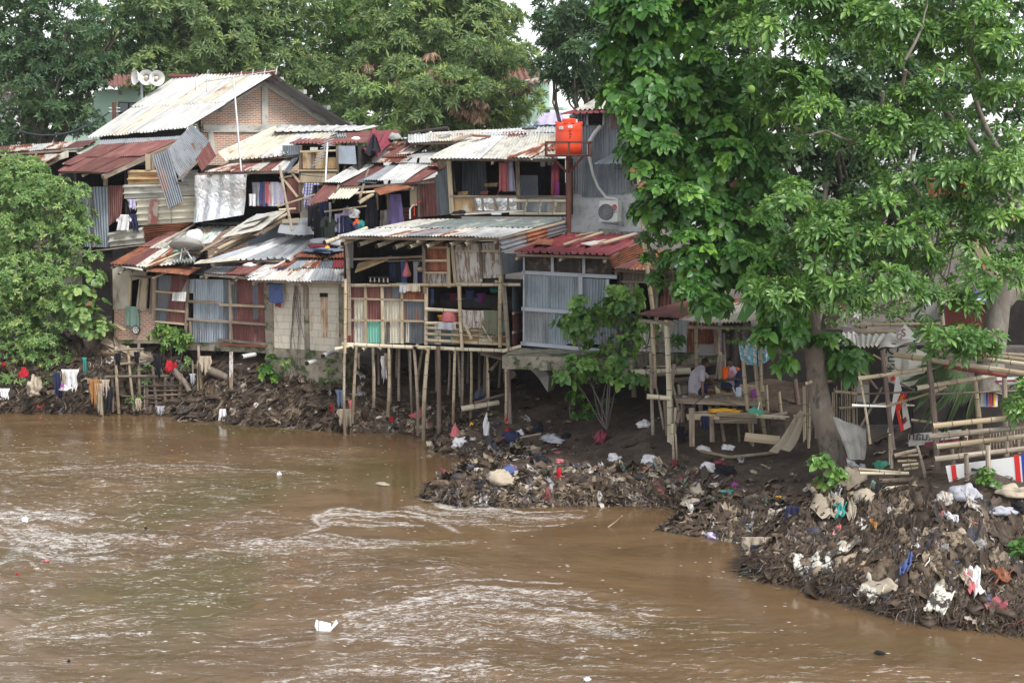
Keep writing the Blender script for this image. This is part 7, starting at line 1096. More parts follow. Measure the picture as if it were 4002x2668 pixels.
o=thing('dim_shack',P(L3(300,620),33.5),'low dim shack with pale roof behind the hanging leaves','shack'); FQ=Fac(L3(250,0)[0],33.2,L3(1340,0)[0],32.6); MB().quad(FQ.q(0,L3(250,1250),L3(1340,1250),L3(1340,560),L3(250,560)),.05,FQ.n).build('wall',MT['dark'],o); MB().quad(FQ.q(.1,L3(560,1060),L3(670,1060),L3(660,640),L3(560,650)),.05,FQ.n).build('board',MT['plank'],o); MB().quad(FQ.q(.12,L3(535,1040),L3(660,1050),L3(660,900),L3(535,890)),.05,FQ.n).build('board',MT['concrete'],o); sheet('roof_sheet',MT['banner'],o,P(L3(250,540),32.6),P(L3(560,560),32.4),P(L3(560,440),34),P(L3(250,470),34),.12,.02)
for a,b,c_,d in ((540,380,1300,370),(550,440,900,440),(540,390,640,400)): bamboo(P(L3(a,b),32.5),P(L3(c_,d),32.3),.04,'bamboo',o,'roof_pole')
# leaning poles and boards high on the right
for a,b,c_,d,m,l in ((1240,710,1620,1520,'palewood','long pale board leaning through the branches at right'),(1415,930,1660,1460,'bamboo','thinner bamboo leaning beside the long pale board')):
    A=P(M0(a,b),33); B=P(M0(c_,d),32.6); (o:=MB().bar(A,B,.16,.05).build('leaning_board',MT[m])) if m=='palewood' else (o:=bamboo(B,A,.04,m)); tag(o,l,'board' if m=='palewood' else 'bamboo pole')
ld2=bamboo(L3p(1330,560,31.4),L3p(1270,60,31.8),.05,'oldbamboo'); tag(ld2,'upright grey bamboo pole rising through the leaves left of the red hut','bamboo pole')
# orange cloth and blue toys deep in the right tree
o=drape('cloth','orust',None,P(M0(1010,250),37),(1,0,0),.95,.85,(0,-1,0),'rect'); tag(o,'large red orange cloth hanging behind the branches at right','cloth'); o=drape('cloth','redpaint',None,P(M0(1215,240),36.8),(1,0,0),.26,.85,(0,-1,0),'rect'); tag(o,'narrow orange cloth next to the large red one','cloth'); o=drape('cloth','cblue',None,P(M0(1310,240),36.9),(1,0,0),.3,.75,(0,-1,0),'rect'); tag(o,'bright blue and white cloth hanging right of the orange one','cloth')
o=MB().bar(P(M0(950,228),36.7),P(M0(1380,228),36.7),.04,.04).build('washing_pole',MT['cyellow']); tag(o,'yellowish pole carrying the red and blue cloths','pole')
hw=thing('upper_storey_house',P(M0(1100,700),39),'pale house wall glimpsed through the right hand trees','house'); MB().quad([P(M0(1000,640),40),P(M0(1500,640),39.6),P(M0(1500,470),39.6),P(M0(1000,480),40)],.2).build('wall',MT['concrete'],hw); MB().bar(P(M0(980,485),38.6),P(M0(1500,482),38.4),.08,.3,(0,-1,0)).build('ledge',MT['wplastic'],hw)
# bamboo bench stack at L5
bs=thing('bamboo_bench',L5p(1300,370,28.5),'broken low bamboo bench of stacked culms beside the tree foot','bench')
for a,b,c_,d,r,m in ((1060,215,1330,235,.035,'bamboo'),(1070,240,1380,240,.04,'paleb'),(1190,290,1440,280,.06,'plank'),(1200,340,1450,315,.045,'paleb'),(1190,368,1480,345,.045,'bamboo'),(1290,130,1430,95,.05,'plank'),(1310,165,1430,160,.03,'bamboo'),(1340,190,1440,180,.03,'paleb'),(1350,215,1440,205,.03,'bamboo'),(1300,130,1440,125,.03,'bamboo')): bamboo(L5p(a,b,28.8),L5p(c_,d,28.7),r,m,bs,'culm')
for a,b,c_,d in ((1430,60,1480,240),(1262,0,1270,210),(1470,190,1500,360)): bamboo(L5p(c_,d,28.8),L5p(a,b,28.9),.035,'oldbamboo',bs,'leg')
o=sheet('netting',MT['mesh'],None,L3p(480,1560,29.6),L3p(620,1560,29.7),L3p(640,1290,29.9),L3p(350,1180,29.9),.4,.03,warp=.06,nv=8); tag(o,'torn grey netting slung right of the leaning trunk','netting')
o=sheet('cloth_sheet',MT['cbeige'],None,L2p(1340,1500,33),L2p(1560,1480,32.6),L2p(1670,1140,33.2),L2p(1640,1140,33.4),.3,.04,warp=.08,nv=10); tag(o,'long beige cloth trailing down from the slat fence','cloth')
# ================= TREES
def gb(x,y,Y,z=None): p=P(D(x,y),Y); return Vector((p.x,p.y,gz(p.x,p.y) if z is None else z))
# background
tree('mango_tree','dark green mango tree filling the top left corner',gb(60,330,66),[blob(40,40,66,110,110,3),blob(170,90,65,90,90,2.5),blob(110,190,65,120,80,2.5),blob(205,150,66,55,50,2),blob(40,285,65,80,50,2),blob(150,280,65,60,36,2),blob(275,55,67,60,75,2),blob(20,140,66,60,60,2),blob(110,-60,66,160,60,3)],'dark',L=.30,wr=.22,k=10,dens=11.9,sub=.6,trunk_r=.35)
tree('mango_tree','large grey green mango tree right of the loudspeakers',gb(520,330,70),[blob(400,40,69,110,80,3),blob(520,110,68,150,110,3),blob(640,150,69,110,90,2.5),blob(370,150,70,60,80,2),blob(600,20,70,150,60,3),blob(365,165,67,36,45,1.2),blob(700,220,70,80,60,2),blob(470,-60,70,200,50,3),blob(770,260,68,45,40,1.5)],'mango',L=.36,wr=.20,k=11,dens=11.9,sub=.6,trunk_r=.3)
tree('feathery_tree','bright green feathery tree between the two mango trees',gb(805,330,74),[blob(770,40,74,90,90,3),blob(830,110,74,70,100,2.5),blob(760,180,75,60,60,2),blob(840,200,75,60,60,2),blob(870,20,76,90,60,3),blob(800,-60,76,160,50,3)],'lime',L=.18,wr=.4,k=12,dens=17.6,sub=.6,trunk_r=.25,kind='dia')
t4=tree('mango_tree','broad mango tree with dry brown sprays behind the centre roofs',gb(1010,330,66),[blob(960,70,66,120,100,3),blob(1080,110,66,110,110,3),blob(900,180,64,90,80,2),blob(1140,210,65,70,80,2),blob(1010,220,63,140,70,2.5),blob(1050,20,68,100,70,3),blob(1115,60,68,55,60,2),blob(1190,240,68,35,50,1),blob(980,-50,68,170,50,3),blob(1060,285,64,100,25,1.5)],'mango',L=.36,wr=.20,k=11,dens=11.9,sub=.6,trunk_r=.35,young=.25)
y_,a_=clump_points([blob(890,255,62.6,70,48,1.6)],7,.5,.2); yl=leafmesh('young_foliage',LF['bush'],t4,*(lambda P_,d,n,l,ti:(P_,d,n,l,.2,np.clip(ti+.1,0,.9)))(*rosettes(y_,a_,11,.36,young=.6)),droop=.2); yl['label']='yellowish fresh leaves low on the left of the crown'
y_,a_=clump_points([blob(1080,240,62.3,28,26,.6),blob(1000,150,62.8,14,26,.4),blob(830,155,63.5,24,20,.4),blob(915,205,63,8,22,.3),blob(1105,262,62.2,18,18,.4),blob(1020,178,62.6,10,22,.3),blob(1180,200,64,30,12,.4)],10,.3,.2,per=12); dl=leafmesh('dry_sprays',LF['dry'],t4,*(lambda P_,d,n,l,ti:(P_,d+np.array([0,0,-1.2]),n,l,.22,ti))(*rosettes(y_,a_,11,.36)),droop=.3); dl['label']='dry brown hanging leaf sprays'
tree('dark_tree','dense dark tree hanging above the orange water tank',gb(1330,330,60),[blob(1312,50,60,62,80,2.5),blob(1370,110,59,80,80,2),blob(1290,150,60,50,50,1.5),blob(1400,20,60,90,60,2.5),blob(1330,200,59,55,28,1.2),blob(1400,210,60,40,25,1),blob(1272,110,61,20,50,1),blob(1350,-50,61,100,50,2.5)],'dark',L=.34,wr=.20,k=11,dens=10.2,sub=.5,trunk_r=.25,young=.05)
for i,(x,rx,l) in enumerate(((-40,170,'far tree mass low at the left edge behind tin shacks'),(330,190,'far tree mass behind the loudspeaker mast'),(700,220,'far tree mass low behind the brick gable'),(1000,220,'far tree mass low behind the centre mango tree'))): tree('far_tree',l,gb(x,330,88+i),[blob(x,150,88+i,rx,180,4),blob(x+60,300,86+i,rx*.8,60,3)],'dark' if i%2==0 else 'mango',L=.5,wr=.3,k=8,dens=5.12,sub=.8,trunk_r=.4,group='far trees behind the houses')
# right hand trees
tb=gb(1935,1062,30.2)
rt=tree('broad_leaved_tree','tall tree of broad serrated leaves left of the glossy whorled tree',tb,[blob(1470,60,33,80,90,1.2),blob(1580,60,33.5,110,90,1.4),blob(1480,200,32.6,70,90,1),blob(1580,220,33,110,100,1.3),blob(1510,340,32.2,65,80,.9),blob(1620,370,32.6,100,100,1.2),blob(1540,480,32,60,80,.8),blob(1650,520,32,90,90,1),blob(1590,610,31.6,50,70,.7),blob(1690,610,31.8,80,60,.8),blob(1440,120,33.4,45,90,.8),blob(1690,230,33.6,90,110,1.2),blob(1720,400,33,80,90,1),blob(1620,690,31.6,40,35,.5),blob(1540,-60,34,160,60,1.5)],'broad','oval',L=.25,wr=.62,k=6,dens=17,sub=.34,trunk_r=.29,split=.9,droop=.35,spread=(.5,1.35),young=.16,bend=P(D(1872,760),30.6),fill=.5,limbs=False)
mb=MB(); a=P(D(1872,760),30.6)
for p in (P(D(1650,300),33.8),P(D(1900,420),31),P(D(1850,600),31)): limb(mb,a,p,.13,.04,.06,8,8)
mb.build('limbs',MT['bark'],rt,smooth=True)
# second broad leaved cascade on the leaning trunk
y_,a_=clump_points([blob(1800,690,30.3,60,45,.5),blob(1810,750,29.9,50,50,.4),blob(1795,810,29.6,35,45,.3),blob(1925,800,30.4,35,50,.3),blob(1770,640,30.8,80,50,.6),blob(1945,850,30.4,20,30,.3)],13,.25,.4,per=14); leafmesh('low_cascade',LF['broad'],rt,*(lambda P_,d,n,l,ti:(P_,d,n,l,.6,ti))(*rosettes(y_,a_,6,.25,spread=(.5,1.4))),kind='oval',droop=.5)
ct=tree('whorled_leaf_tree','glossy tree with leaves in whorls and a thick leaning trunk at right',P(L3(1700,860),30.5),[blob(1760,70,31,100,90,1.2),blob(1880,50,31,120,70,1.2),blob(2030,60,31,110,70,1.2),blob(2170,80,30.5,110,90,1.2),blob(2300,110,30,90,110,1.2),blob(1780,210,30.8,90,80,1),blob(1860,300,30.8,100,50,.9),blob(2020,330,30.6,100,60,.9),blob(2170,260,30.4,90,80,1),blob(2290,330,29.8,90,110,1),blob(2330,480,29.6,60,90,.8),blob(2160,420,30,80,60,.8),blob(1870,500,29.8,110,70,.8),blob(1980,540,29.4,120,70,.8),blob(1850,600,29.4,90,60,.7),blob(2000,650,29,110,60,.7),blob(2090,560,29.2,60,50,.6),blob(1830,680,29.2,60,40,.5),blob(2130,700,28.8,50,30,.4),blob(2240,610,29,70,40,.6),blob(2150,792,28.6,32,14,.3),blob(2250,800,28.4,28,14,.3),blob(2340,920,28.2,30,40,.4),blob(2000,-60,31,280,50,1.4)],'cerb','spoon',L=.27,wr=.30,k=12,dens=9.9,sub=.42,trunk_r=.33,split=.5,droop=.25,spread=(.15,1.45),young=.3,bend=P(D(2300,660),31),bark='palebark',fill=.2,limbs=False)
mb=MB(); F0=P(D(2420,560),31.5); limb(mb,P(D(2300,690),31),F0,.26,.22,.03,10,6)
nodes=[P(D(2200,430),31),P(D(2080,140),31.4),P(D(2260,200),31),P(D(2300,420),30.4)]
for q in nodes: limb(mb,F0,q+Vector((0,.8,0)),.10,.05,.06,8,8)
tw=[((2130,620),(2150,560),(2160,470),(2150,380)),((2130,620),(2060,680),(2000,720)),((2130,620),(2165,690),(2150,720)),((2030,210),(2010,290),(1970,330),(1920,350)),((2000,240),(2030,320),(2060,380),(2010,420)),((1960,330),(1900,300),(1850,310)),((2160,470),(2100,500),(2040,540),(1960,560)),((2150,470),(2050,470),(1990,490)),((2180,600),(2120,640),(2040,650)),((2150,560),(2100,620),(2050,660)),((2060,380),(2110,440),(2130,520)),((2080,140),(2120,60),(2130,0)),((2260,200),(2230,120),(2240,40)),((2300,420),(2240,500),(2190,560)),((2080,160),(2060,260),(2040,300)),((2140,250),(2100,330),(2080,400)),((2250,700),(2190,660),(2150,620))]
for t_ in tw:
    pts=[P(D(*p),30.1+.5*math.sin(p[0]*.01+p[1]*.02)) for p in t_]; q=[]
    for a,b in zip(pts[:-1],pts[1:]): q+=[a.lerp(b,i/4)+Vector((rn(-.02,.02),rn(-.05,.05),rn(-.02,.02))) for i in range(4)]
    q.append(pts[-1]); mb.tube(q,[.038-(.024*i/len(q)) for i in range(len(q))],6)
mb.build('limbs',MT['palebark'],ct,smooth=True)
o=MB().lathe(P(L6(830,480),29.6),(0,0,1),[(.001,0),(.06,.02),(.085,.08),(.08,.13),(.04,.17),(.001,.18)],16).build('green_fruit',MT['cfruit'] if 'cfruit' in MT else cloth('cfruit',(.16,.26,.06)),ct,smooth=True)
mb=MB()
for x,y in ((2065,10),(1968,715),(2050,1)): 
    c=P(D(x if x!=1968 else 1968,y if y!=715 else 722),28.6 if y>100 else 29.5)
    for k in range(5): a=k*1.2566; d=Vector((math.cos(a),-.4,math.sin(a))); mb.prism([c,c+d*.05+Vector((.02*-math.sin(a),0,.02*math.cos(a))),c+d*.10,c+d*.05-Vector((.02*-math.sin(a),0,.02*math.cos(a)))],.004,(0,-1,0))
mb.build('white_flowers',MT['wplastic'],ct)
tree('backdrop_tree','dark tree mass filling the gaps behind the right hand trees',gb(1900,600,43),[blob(1620,200,41,150,200,2),blob(1900,250,42,200,220,2.5),blob(2200,250,42,200,200,2.5),blob(1800,520,40,170,150,2),blob(2050,560,41,150,100,1.6),blob(2330,520,40,120,160,2),blob(1750,-20,42,200,100,2),blob(2150,0,42,220,100,2),blob(1920,330,40,130,90,1.5),blob(2080,420,39.5,140,60,1.3),blob(1960,140,40.5,140,80,1.5)],'dark','lance',L=.24,wr=.35,k=8,dens=14.3,sub=.5,trunk_r=.3,fill=.3)
tree('small_tree','sparse small leaved tree behind the red hut at right',gb(2230,700,37),[blob(2170,560,37,60,60,1),blob(2270,600,36.5,80,60,1),blob(2200,690,36,90,40,.8),blob(2080,690,36,60,50,.8),blob(1960,700,36.5,90,45,.8),blob(2100,735,35.8,90,35,.6),blob(2260,690,35.8,60,30,.6)],'bush','dia',L=.09,wr=.45,k=9,dens=28,sub=.35,trunk_r=.08,fill=.3)
def hang(name,lab,x,y,Y,rx,ry,leaf='broad',kind='lance',L=.14,wr=.4,dens=14,cat='climber',k=8,droop=.4,rd=.4,per=14,sub=.2,base=None,young=.15,fill=.4,stem=True,group=None):
    bs=[blob(a,b,Y,c,d,rd) for a,b,c,d in (x if isinstance(x,list) else [(x,y,rx,ry)])]; c0=Vector(bs[0][0]); b0=Vector(base) if base else c0-Vector((0,0,bs[0][1][2]*1.4)); t=thing(name,b0,lab,cat,group); p,a=clump_points(bs,dens,sub,fill,per); leafmesh('foliage',LF[leaf],t,*(lambda P_,d,n,l,ti:(P_,d,n,l,wr,ti))(*rosettes(p,a,k,L,spread=(.3,1.4),young=young)),kind=kind,droop=droop)
    if stem:
        mb=MB()
        for c,r in bs:
            pt=limb(mb,b0,Vector(c),.025,.01,.1,6,6)
            for q in range(4): limb(mb,pt[4],Vector(c)+Vector((rn(-.8,.8)*r[0],rn(-.8,.8)*r[1],rn(-.6,.8)*r[2])),.01,.004,.1,5,4)
        mb.build('stems',MT['twig'],t,smooth=True)
    return t
hang('hanging_creeper','fine leaved creeper hanging beside the pale house wall',[(1505,470,28,60),(1500,560,22,60),(1515,620,18,40)],0,33.2,0,0,L=.13,wr=.4,base=P(D(1520,380),33.2))
hang('teak_sapling','big leaved sapling growing before the blue tin house',[(1440,670,38,30),(1370,725,80,32),(1320,740,40,30),(1450,730,45,35),(1410,790,70,40),(1360,850,60,35),(1440,850,40,40),(1320,870,25,18)],0,37.,0,0,'cerb','oval',.22,.7,9,'sapling',5,.3,.6,12,.24,gb(1395,930,37.3),.45)
hang('small_sapling','young leafy shoots dangling below the rust roof edge of shelter',[(1500,760,25,14),(1560,790,8,25)],0,35.2,0,0,'broad','oval',.15,.5,10,'shoot',5,.3,.2,10,.15,P(D(1480,800),36))
bw=tree('willow_bush','large light green bush hanging over the river at left',gb(90,930,46.8),[blob(60,430,46.4,80,60,1.2),blob(120,480,46,75,70,1.2),blob(30,520,46,70,90,1.2),blob(150,590,46,65,80,1),blob(70,640,45.6,90,80,1.2),blob(20,720,45.6,60,80,1),blob(130,700,45.8,60,50,.8),blob(60,790,45.6,60,50,.7),blob(20,850,45.6,40,50,.5),blob(100,840,45.8,35,35,.5),blob(180,500,46.4,30,50,.6),blob(-50,600,46,80,200,1.2),blob(15,410,46.4,40,45,.8),blob(60,885,45.2,45,25,.3),blob(150,860,45.4,28,35,.3),blob(110,780,45.5,50,50,.5)],'bush','lance',L=.155,wr=.28,k=9,dens=36,sub=.38,trunk_r=.12,young=.35,fill=.35)
hang('broad_leaf_plant','broad rounded leaves of a plant in front of the left bush',[(190,680,42,38),(215,730,40,32),(170,730,35,30),(225,765,28,22),(200,640,25,20)],0,45.0,0,0,'bush','oval',.22,.85,9,'plant',5,.3,.35,9,.22,gb(215,870,45.8),.5)
o=MB(); limb(o,gb(216,900,45.9)-Vector((0,0,.3)),P(D(205,775),45.6),.20,.22,.03,12,6); o=o.build('tree_stump',MT['bark'],smooth=True); tag(o,'thick dark trunk under the broad leaves at left','trunk')
hang('leafy_shrub','bright green shrub beneath the corrugated hut wall',[(385,775,40,28),(370,760,25,22),(415,785,22,22)],0,44.2,0,0,'lime','lance',.18,.35,16,'shrub',8,.2,.3,12,.16,gb(390,850,44.5),.4)
for i,(x,y,rx,ry,Y,l,lf,kd,L_) in enumerate(((335,860,30,22,44.3,'small grey green shrub on the debris left of the red bag','mango','lance',.13),(310,905,22,22,44.1,'low shrub at the waterline left of the stake fence','mango','lance',.12),(420,830,24,18,44.4,'thin shrub just below the bright green shrub','mango','lance',.13),(610,850,26,32,43,'dark green creeper under the block house corner','broad','oval',.16),(655,835,22,22,42.6,'pale fern clump on the mossy wall','bush','dia',.1),(755,860,28,32,42.3,'leafy creeper at the right of the mossy wall','mango','lance',.14),(700,910,12,14,42.6,'tiny weed tuft low on the mossy wall','bush','dia',.08),(1050,975,26,16,40.6,'broad leaved weed on mud beneath the stilt house','mango','oval',.14),(1140,968,24,18,40.2,'broad leaved weed right of the tallest stilts','mango','oval',.14),(1310,915,22,16,39,'small weed on the shaded slope left of the sapling','broad','oval',.13),(1345,945,26,18,38.6,'low weed clump below the sapling','broad','oval',.13),(1385,925,22,14,38.4,'weed patch right below the sapling stem','broad','oval',.12),(1175,992,14,9,38.4,'lone tiny weed on open mud','mango','lance',.09),(1895,1075,28,50,29.2,'glossy green plant growing at the foot of the leaning tree','cerb','oval',.2),(2280,1110,18,35,26.8,'thin green plant before the striped sign board','cerb','oval',.13),(2345,1290,20,45,25,'green leaves at the right edge above the river','cerb','oval',.17),(1985,1225,10,12,28.,'tiny green sprig on the mud beyond the tyre','cerb','oval',.08),(1710,760,55,28,33.6,'bright feathery leaves over the shelter roof corner','lime','dia',.09),(1660,690,35,16,34.5,'bright feathery leaves above the shelter roof','lime','dia',.09),(1795,775,20,40,33.,'feathery fronds beside the thin bamboo pole','lime','dia',.09),(2080,1230,16,8,26.8,'dry leaf tuft on the right debris slope','dry','lance',.12))):
    hang('weed' if L_<.15 else 'plant',l,x,y,Y,rx,ry,lf,kd,L_,.4 if kd!='oval' else .6,16,'plant',6,.3,.25,10,.12,gb(x,y+ry*1.2,Y) if y>800 and not 600<x<780 else None,.3)
# banana leaf
c=P(D(1715,720),33.8); a=P(D(1700,700),33.8); bl_=MB(); bl_.prism([P(D(1690,740),33.9),P(D(1725,655),34.2),P(D(1755,668),33.8),P(D(1735,712),33.6),P(D(1712,738),33.6)],.01,(0,-1,.2)); o=bl_.build('banana_leaf',MT['csage2'] if 'csage2' in MT else cloth('csage2',(.10,.22,.07))); tag(o,'single large pale banana leaf over the shelter roof','leaf')
# roots hanging on the block wall
rt_=thing('hanging_roots',P(K5(800,1300),42.4),'bundle of long bare climber stems running down the block wall','climber'); mb=MB()
for i in range(9):
    x=772+i*9+rn(-6,6); y0=550+rn(0,60); y1=rn(980,1290); pts=[FE.at(K5(800+rn(-10,10),545),.1)]
    for j in range(1,9): t=j/8; pts.append(FE.at(K5(800+(x-800)*(.4+t*1.2)+18*math.sin(t*5+i),545+(y1-545)*t),.09+.05*math.sin(t*4+i)))
    mb.tube(pts,[.012-.007*j/9 for j in range(9)],5)
mb.build('stems',MT['twig'],rt_,smooth=True)
# dry palm fronds in the bamboo frame
pf_=thing('dry_palm_fronds',P(L3(1350,1250),30),'drooping dry palm fronds hanging inside the bamboo frame','palm'); P0=[];D0=[];N0=[];mb=MB()
for k,(a,b,c_,d) in enumerate(((1600,900,1100,860),(1600,900,1200,1150),(1560,880,1330,1300),(1600,950,1480,1380),(1600,900,1120,1000),(1560,860,1250,760))):
    A=P(L3(a,b),30);B=P(L3(c_,d),29.8); pts=[A.lerp(B,t/10)+Vector((0,0,.25*math.sin(math.pi*t/10))) for t in range(11)]; mb.tube(pts,.012,5); dr_=(B-A).normalized()
    for t in range(60): 
        q=A.lerp(B,t/60)+Vector((0,0,.25*math.sin(math.pi*t/60)))
        for s_ in(-1,1): P0.append(tuple(q)); D0.append(tuple(dr_*.6+Vector((0,s_*.25,-.9 if s_<0 else -.2)))); N0.append((rn(-.3,.3),-1,rn(-.3,.3)))
mb.build('rib',MT['twig'],pf_); leafmesh('leaflets',LF['mango'],pf_,np.array(P0),np.array(D0),np.array(N0),NR.uniform(.3,.5,len(P0)),.05,NR.uniform(0,.4,len(P0)))
# ================= BUILDINGS BEHIND
gh=thing('mint_house',P(D(270,330),78),'mint green house with dark framed window behind the left trees','house'); FM=Fac(D(150,0)[0],79,D(345,0)[0],77); MB().quad(FM.q(0,D(215,350),D(345,345),D(345,200),D(215,210)),.3,FM.n).build('wall',MT['mint_wall'],gh); MB().quad(FM.q(0,D(120,350),D(214,350),D(214,240),D(120,240)),.3,FM.n).build('side_wall',MT['mint_wall2'],gh)
wn=MB().quad(FM.q(.05,D(273,262),D(322,262),D(322,236),D(273,234)),.08,FM.n).build('window',MT['blk'],gh); mb=MB(); mb.quad(FM.q(.08,D(276,258),D(296,258),D(296,237),D(276,237)),.01,FM.n); mb.quad(FM.q(.08,D(300,258),D(319,258),D(319,238),D(300,238)),.01,FM.n); mb.build('pane',MT['glass'],wn); MB().quad(FM.q(.05,D(273,208+0),D(280,208),D(280,218),D(273,218)),.02,FM.n).build('vent',MT['concrete'],gh)
sheet('roof_sheet',MT['tileroof'],gh,P(D(190,200),77),P(D(330,196),76),P(D(320,170),80),P(D(200,172),81),.3,.04)
pg=thing('utility_pole',P(D(262,330),62),'short rusty utility pole with wires before the mint house','pole'); MB().tube([P(D(263,300),62),P(D(262,235),62)],.09,8).build('shaft',MT['brownsteel'],pg); mb=MB(); [mb.bar(P(D(250,y),62),P(D(276,y),62),.04,.04) for y in (248,256)]; mb.build('crossarm',MT['alu'],pg)
mh=thing('mint_stair_house',P(D(1230,330),74),'pale mint house with outdoor stair seen between the trees','house'); FMb=Fac(D(1160,0)[0],75,D(1330,0)[0],74); MB().quad(FMb.q(0,D(1160,330),D(1262,330),D(1262,175),D(1160,190)),.3,FMb.n).build('wall',MT['mint_wall2'],mh); MB().quad(FMb.q(.06,D(1240,242),D(1251,242),D(1251,180),D(1240,180)),.05,FMb.n).build('green_pillar',MT['mint_wall'],mh)
MB().quad(FMb.q(.8,D(1155,253),D(1188,256),D(1200,248),D(1160,246)),.15).build('canopy',MT['gearp'],mh); mb=MB(); a=FMb.at(D(1228,285),.8); b=FMb.at(D(1256,220),.8)
for o_ in (0,.9): mb.bar(a+FMb.n*-.0+Vector((0,o_*0+(.6 if o_ else 0),0)),b+Vector((0,(.6 if o_ else 0),0)),.12,.06)
for i in range(9): p=a.lerp(b,i/8); mb.bar(p,p+Vector((0,0,.8)),.04,.04); mb.bar(p,p+Vector((0,.6,0)),.2,.04,(0,0,1))
mb.bar(a+Vector((0,0,.8)),b+Vector((0,0,.8)),.05,.05); mb.build('stair',MT['mint_wall'],mh); MB().quad(FMb.q(.9,D(1255,252),D(1302,254),D(1302,248),D(1255,247)),1.).build('balcony_slab',MT['mint_wall'],mh)
sheet('low_roof',MT['bluet'],mh,P(D(1190,300),66),P(D(1290,300),66),P(D(1280,284),70),P(D(1200,284),70),.2,.03); sheet('gable_roof',MT['tileroof'],mh,P(D(1120,200),75),P(D(1262,190),74.),P(D(1210,128),78),P(D(1130,130),79),.3,.04)
sheet('blue_gable',MT['clilac'],mh,P(D(1225,286),68),P(D(1300,286),68),P(D(1290,256),70),P(D(1245,260),70),.5,.01)
bt=thing('blue_roof_shed',P(D(1370,110),48),'pale blue tin roof corner poking from the broad leaves','roof'); sheet('roof_sheet',MT['bluet'],bt,P(L6(0,240),45),P(L6(180,225),44.5),P(L6(180,190),46.5),P(L6(90,205),46.5),.12,.02); MB().quad([P(L6(40,300),46),P(L6(200,300),46),P(L6(200,235),45.6),P(L6(40,245),45.6)],.1).build('wall',MT['grayboard'],bt)
tr_=thing('red_roof_house',P(D(0,200),84),'house with red clay roof glimpsed at the left edge','house'); sheet('roof_sheet',MT['tileroof'],tr_,P(D(-60,215),80),P(D(45,212),80),P(D(30,185),84),P(D(-60,185),84),.3,.04); MB().quad([P(D(-60,330),82),P(D(45,330),82),P(D(45,213),82),P(D(-60,215),82)],.2).build('wall',MT['plaster'],tr_)
# ================= DEBRIS
PAL=[(.032,.022,.015),(.055,.037,.025),(.085,.058,.038),(.14,.10,.065),(.23,.175,.12),(.33,.26,.18),(.46,.40,.32),(.60,.57,.52),(.015,.015,.018),(.03,.035,.06),(.07,.10,.20),(.45,.05,.04),(.30,.08,.09),(.05,.22,.18),(.50,.22,.05),(.30,.30,.31)]
PW=np.array([13,18,17,12,8,6,4,1.8,7,2.5,.5,.45,.8,.35,.3,2.]); PW/=PW.sum()
def litmat(name,rough=.8):
    m,n,o=newmat(name); at=n.nodes.new('ShaderNodeAttribute'); at.attribute_name='tint'; r=n.nodes.new('ShaderNodeValToRGB'); r.color_ramp.interpolation='CONSTANT'; e=r.color_ramp.elements
    e[0].color=(*PAL[0],1); e[1].position=1/16; e[1].color=(*PAL[1],1)
    for i in range(2,16): x=e.new(i/16); x.color=(*PAL[i],1)
    ln(n,at.outputs['Fac'],r.inputs[0]); tc=n.nodes.new('ShaderNodeTexCoord'); c=mix(n,ramp(n,noise(n,tc.outputs['Object'],9,5,.7),.42,.62),r.outputs[0],(.065,.045,.03)); p=n.nodes.new('ShaderNodeBsdfPrincipled'); ln(n,c,p.inputs['Base Color']); p.inputs['Roughness'].default_value=rough; p.inputs['Specular IOR Level'].default_value=.35; ln(n,p.outputs[0],o.inputs[0]); return m
LM=litmat('mud_caked_litter',.62)
SEGL=np.linalg.norm(SHW[1:]-SHW[:-1],axis=1)
def shore_pts(types,n,dmax,pw=1.0,xr=(-26,13)):
    out=[]; seg=[i for i in range(len(SEGL)) if SHT[i] in types]; w_=np.array([SEGL[i] for i in seg])
    mid=np.array([(SHW[i]+SHW[i+1])/2 for i in seg]); w_=w_*((mid[:,0]>xr[0])&(mid[:,0]<xr[1])); w_/=w_.sum(); need=n
    k=NR.choice(len(seg),n*3,p=w_); t=NR.random(n*3); a=SHW[[seg[i] for i in k]]; b=SHW[[seg[i]+1 for i in k]]; p=a+(b-a)*t[:,None]; ang=NR.uniform(0,2*np.pi,n*3); d=dmax*NR.random(n*3)**pw; p=p+np.stack([np.cos(ang),np.sin(ang)],1)*d[:,None]; z=height(p[:,0],p[:,1]); ok=z>.0; return np.column_stack([p[ok],z[ok]])[:n]
def tnorm(p):
    e=.08; zx=height(p[:,0]+e,p[:,1])-height(p[:,0]-e,p[:,1]); zy=height(p[:,0],p[:,1]+e)-height(p[:,0],p[:,1]-e); return norm(np.column_stack([-zx/(2*e),-zy/(2*e),np.ones(len(p))]))
def tints(n,w=None): w=PW if w is None else w; return (NR.choice(16,n,p=w)+.5)/16
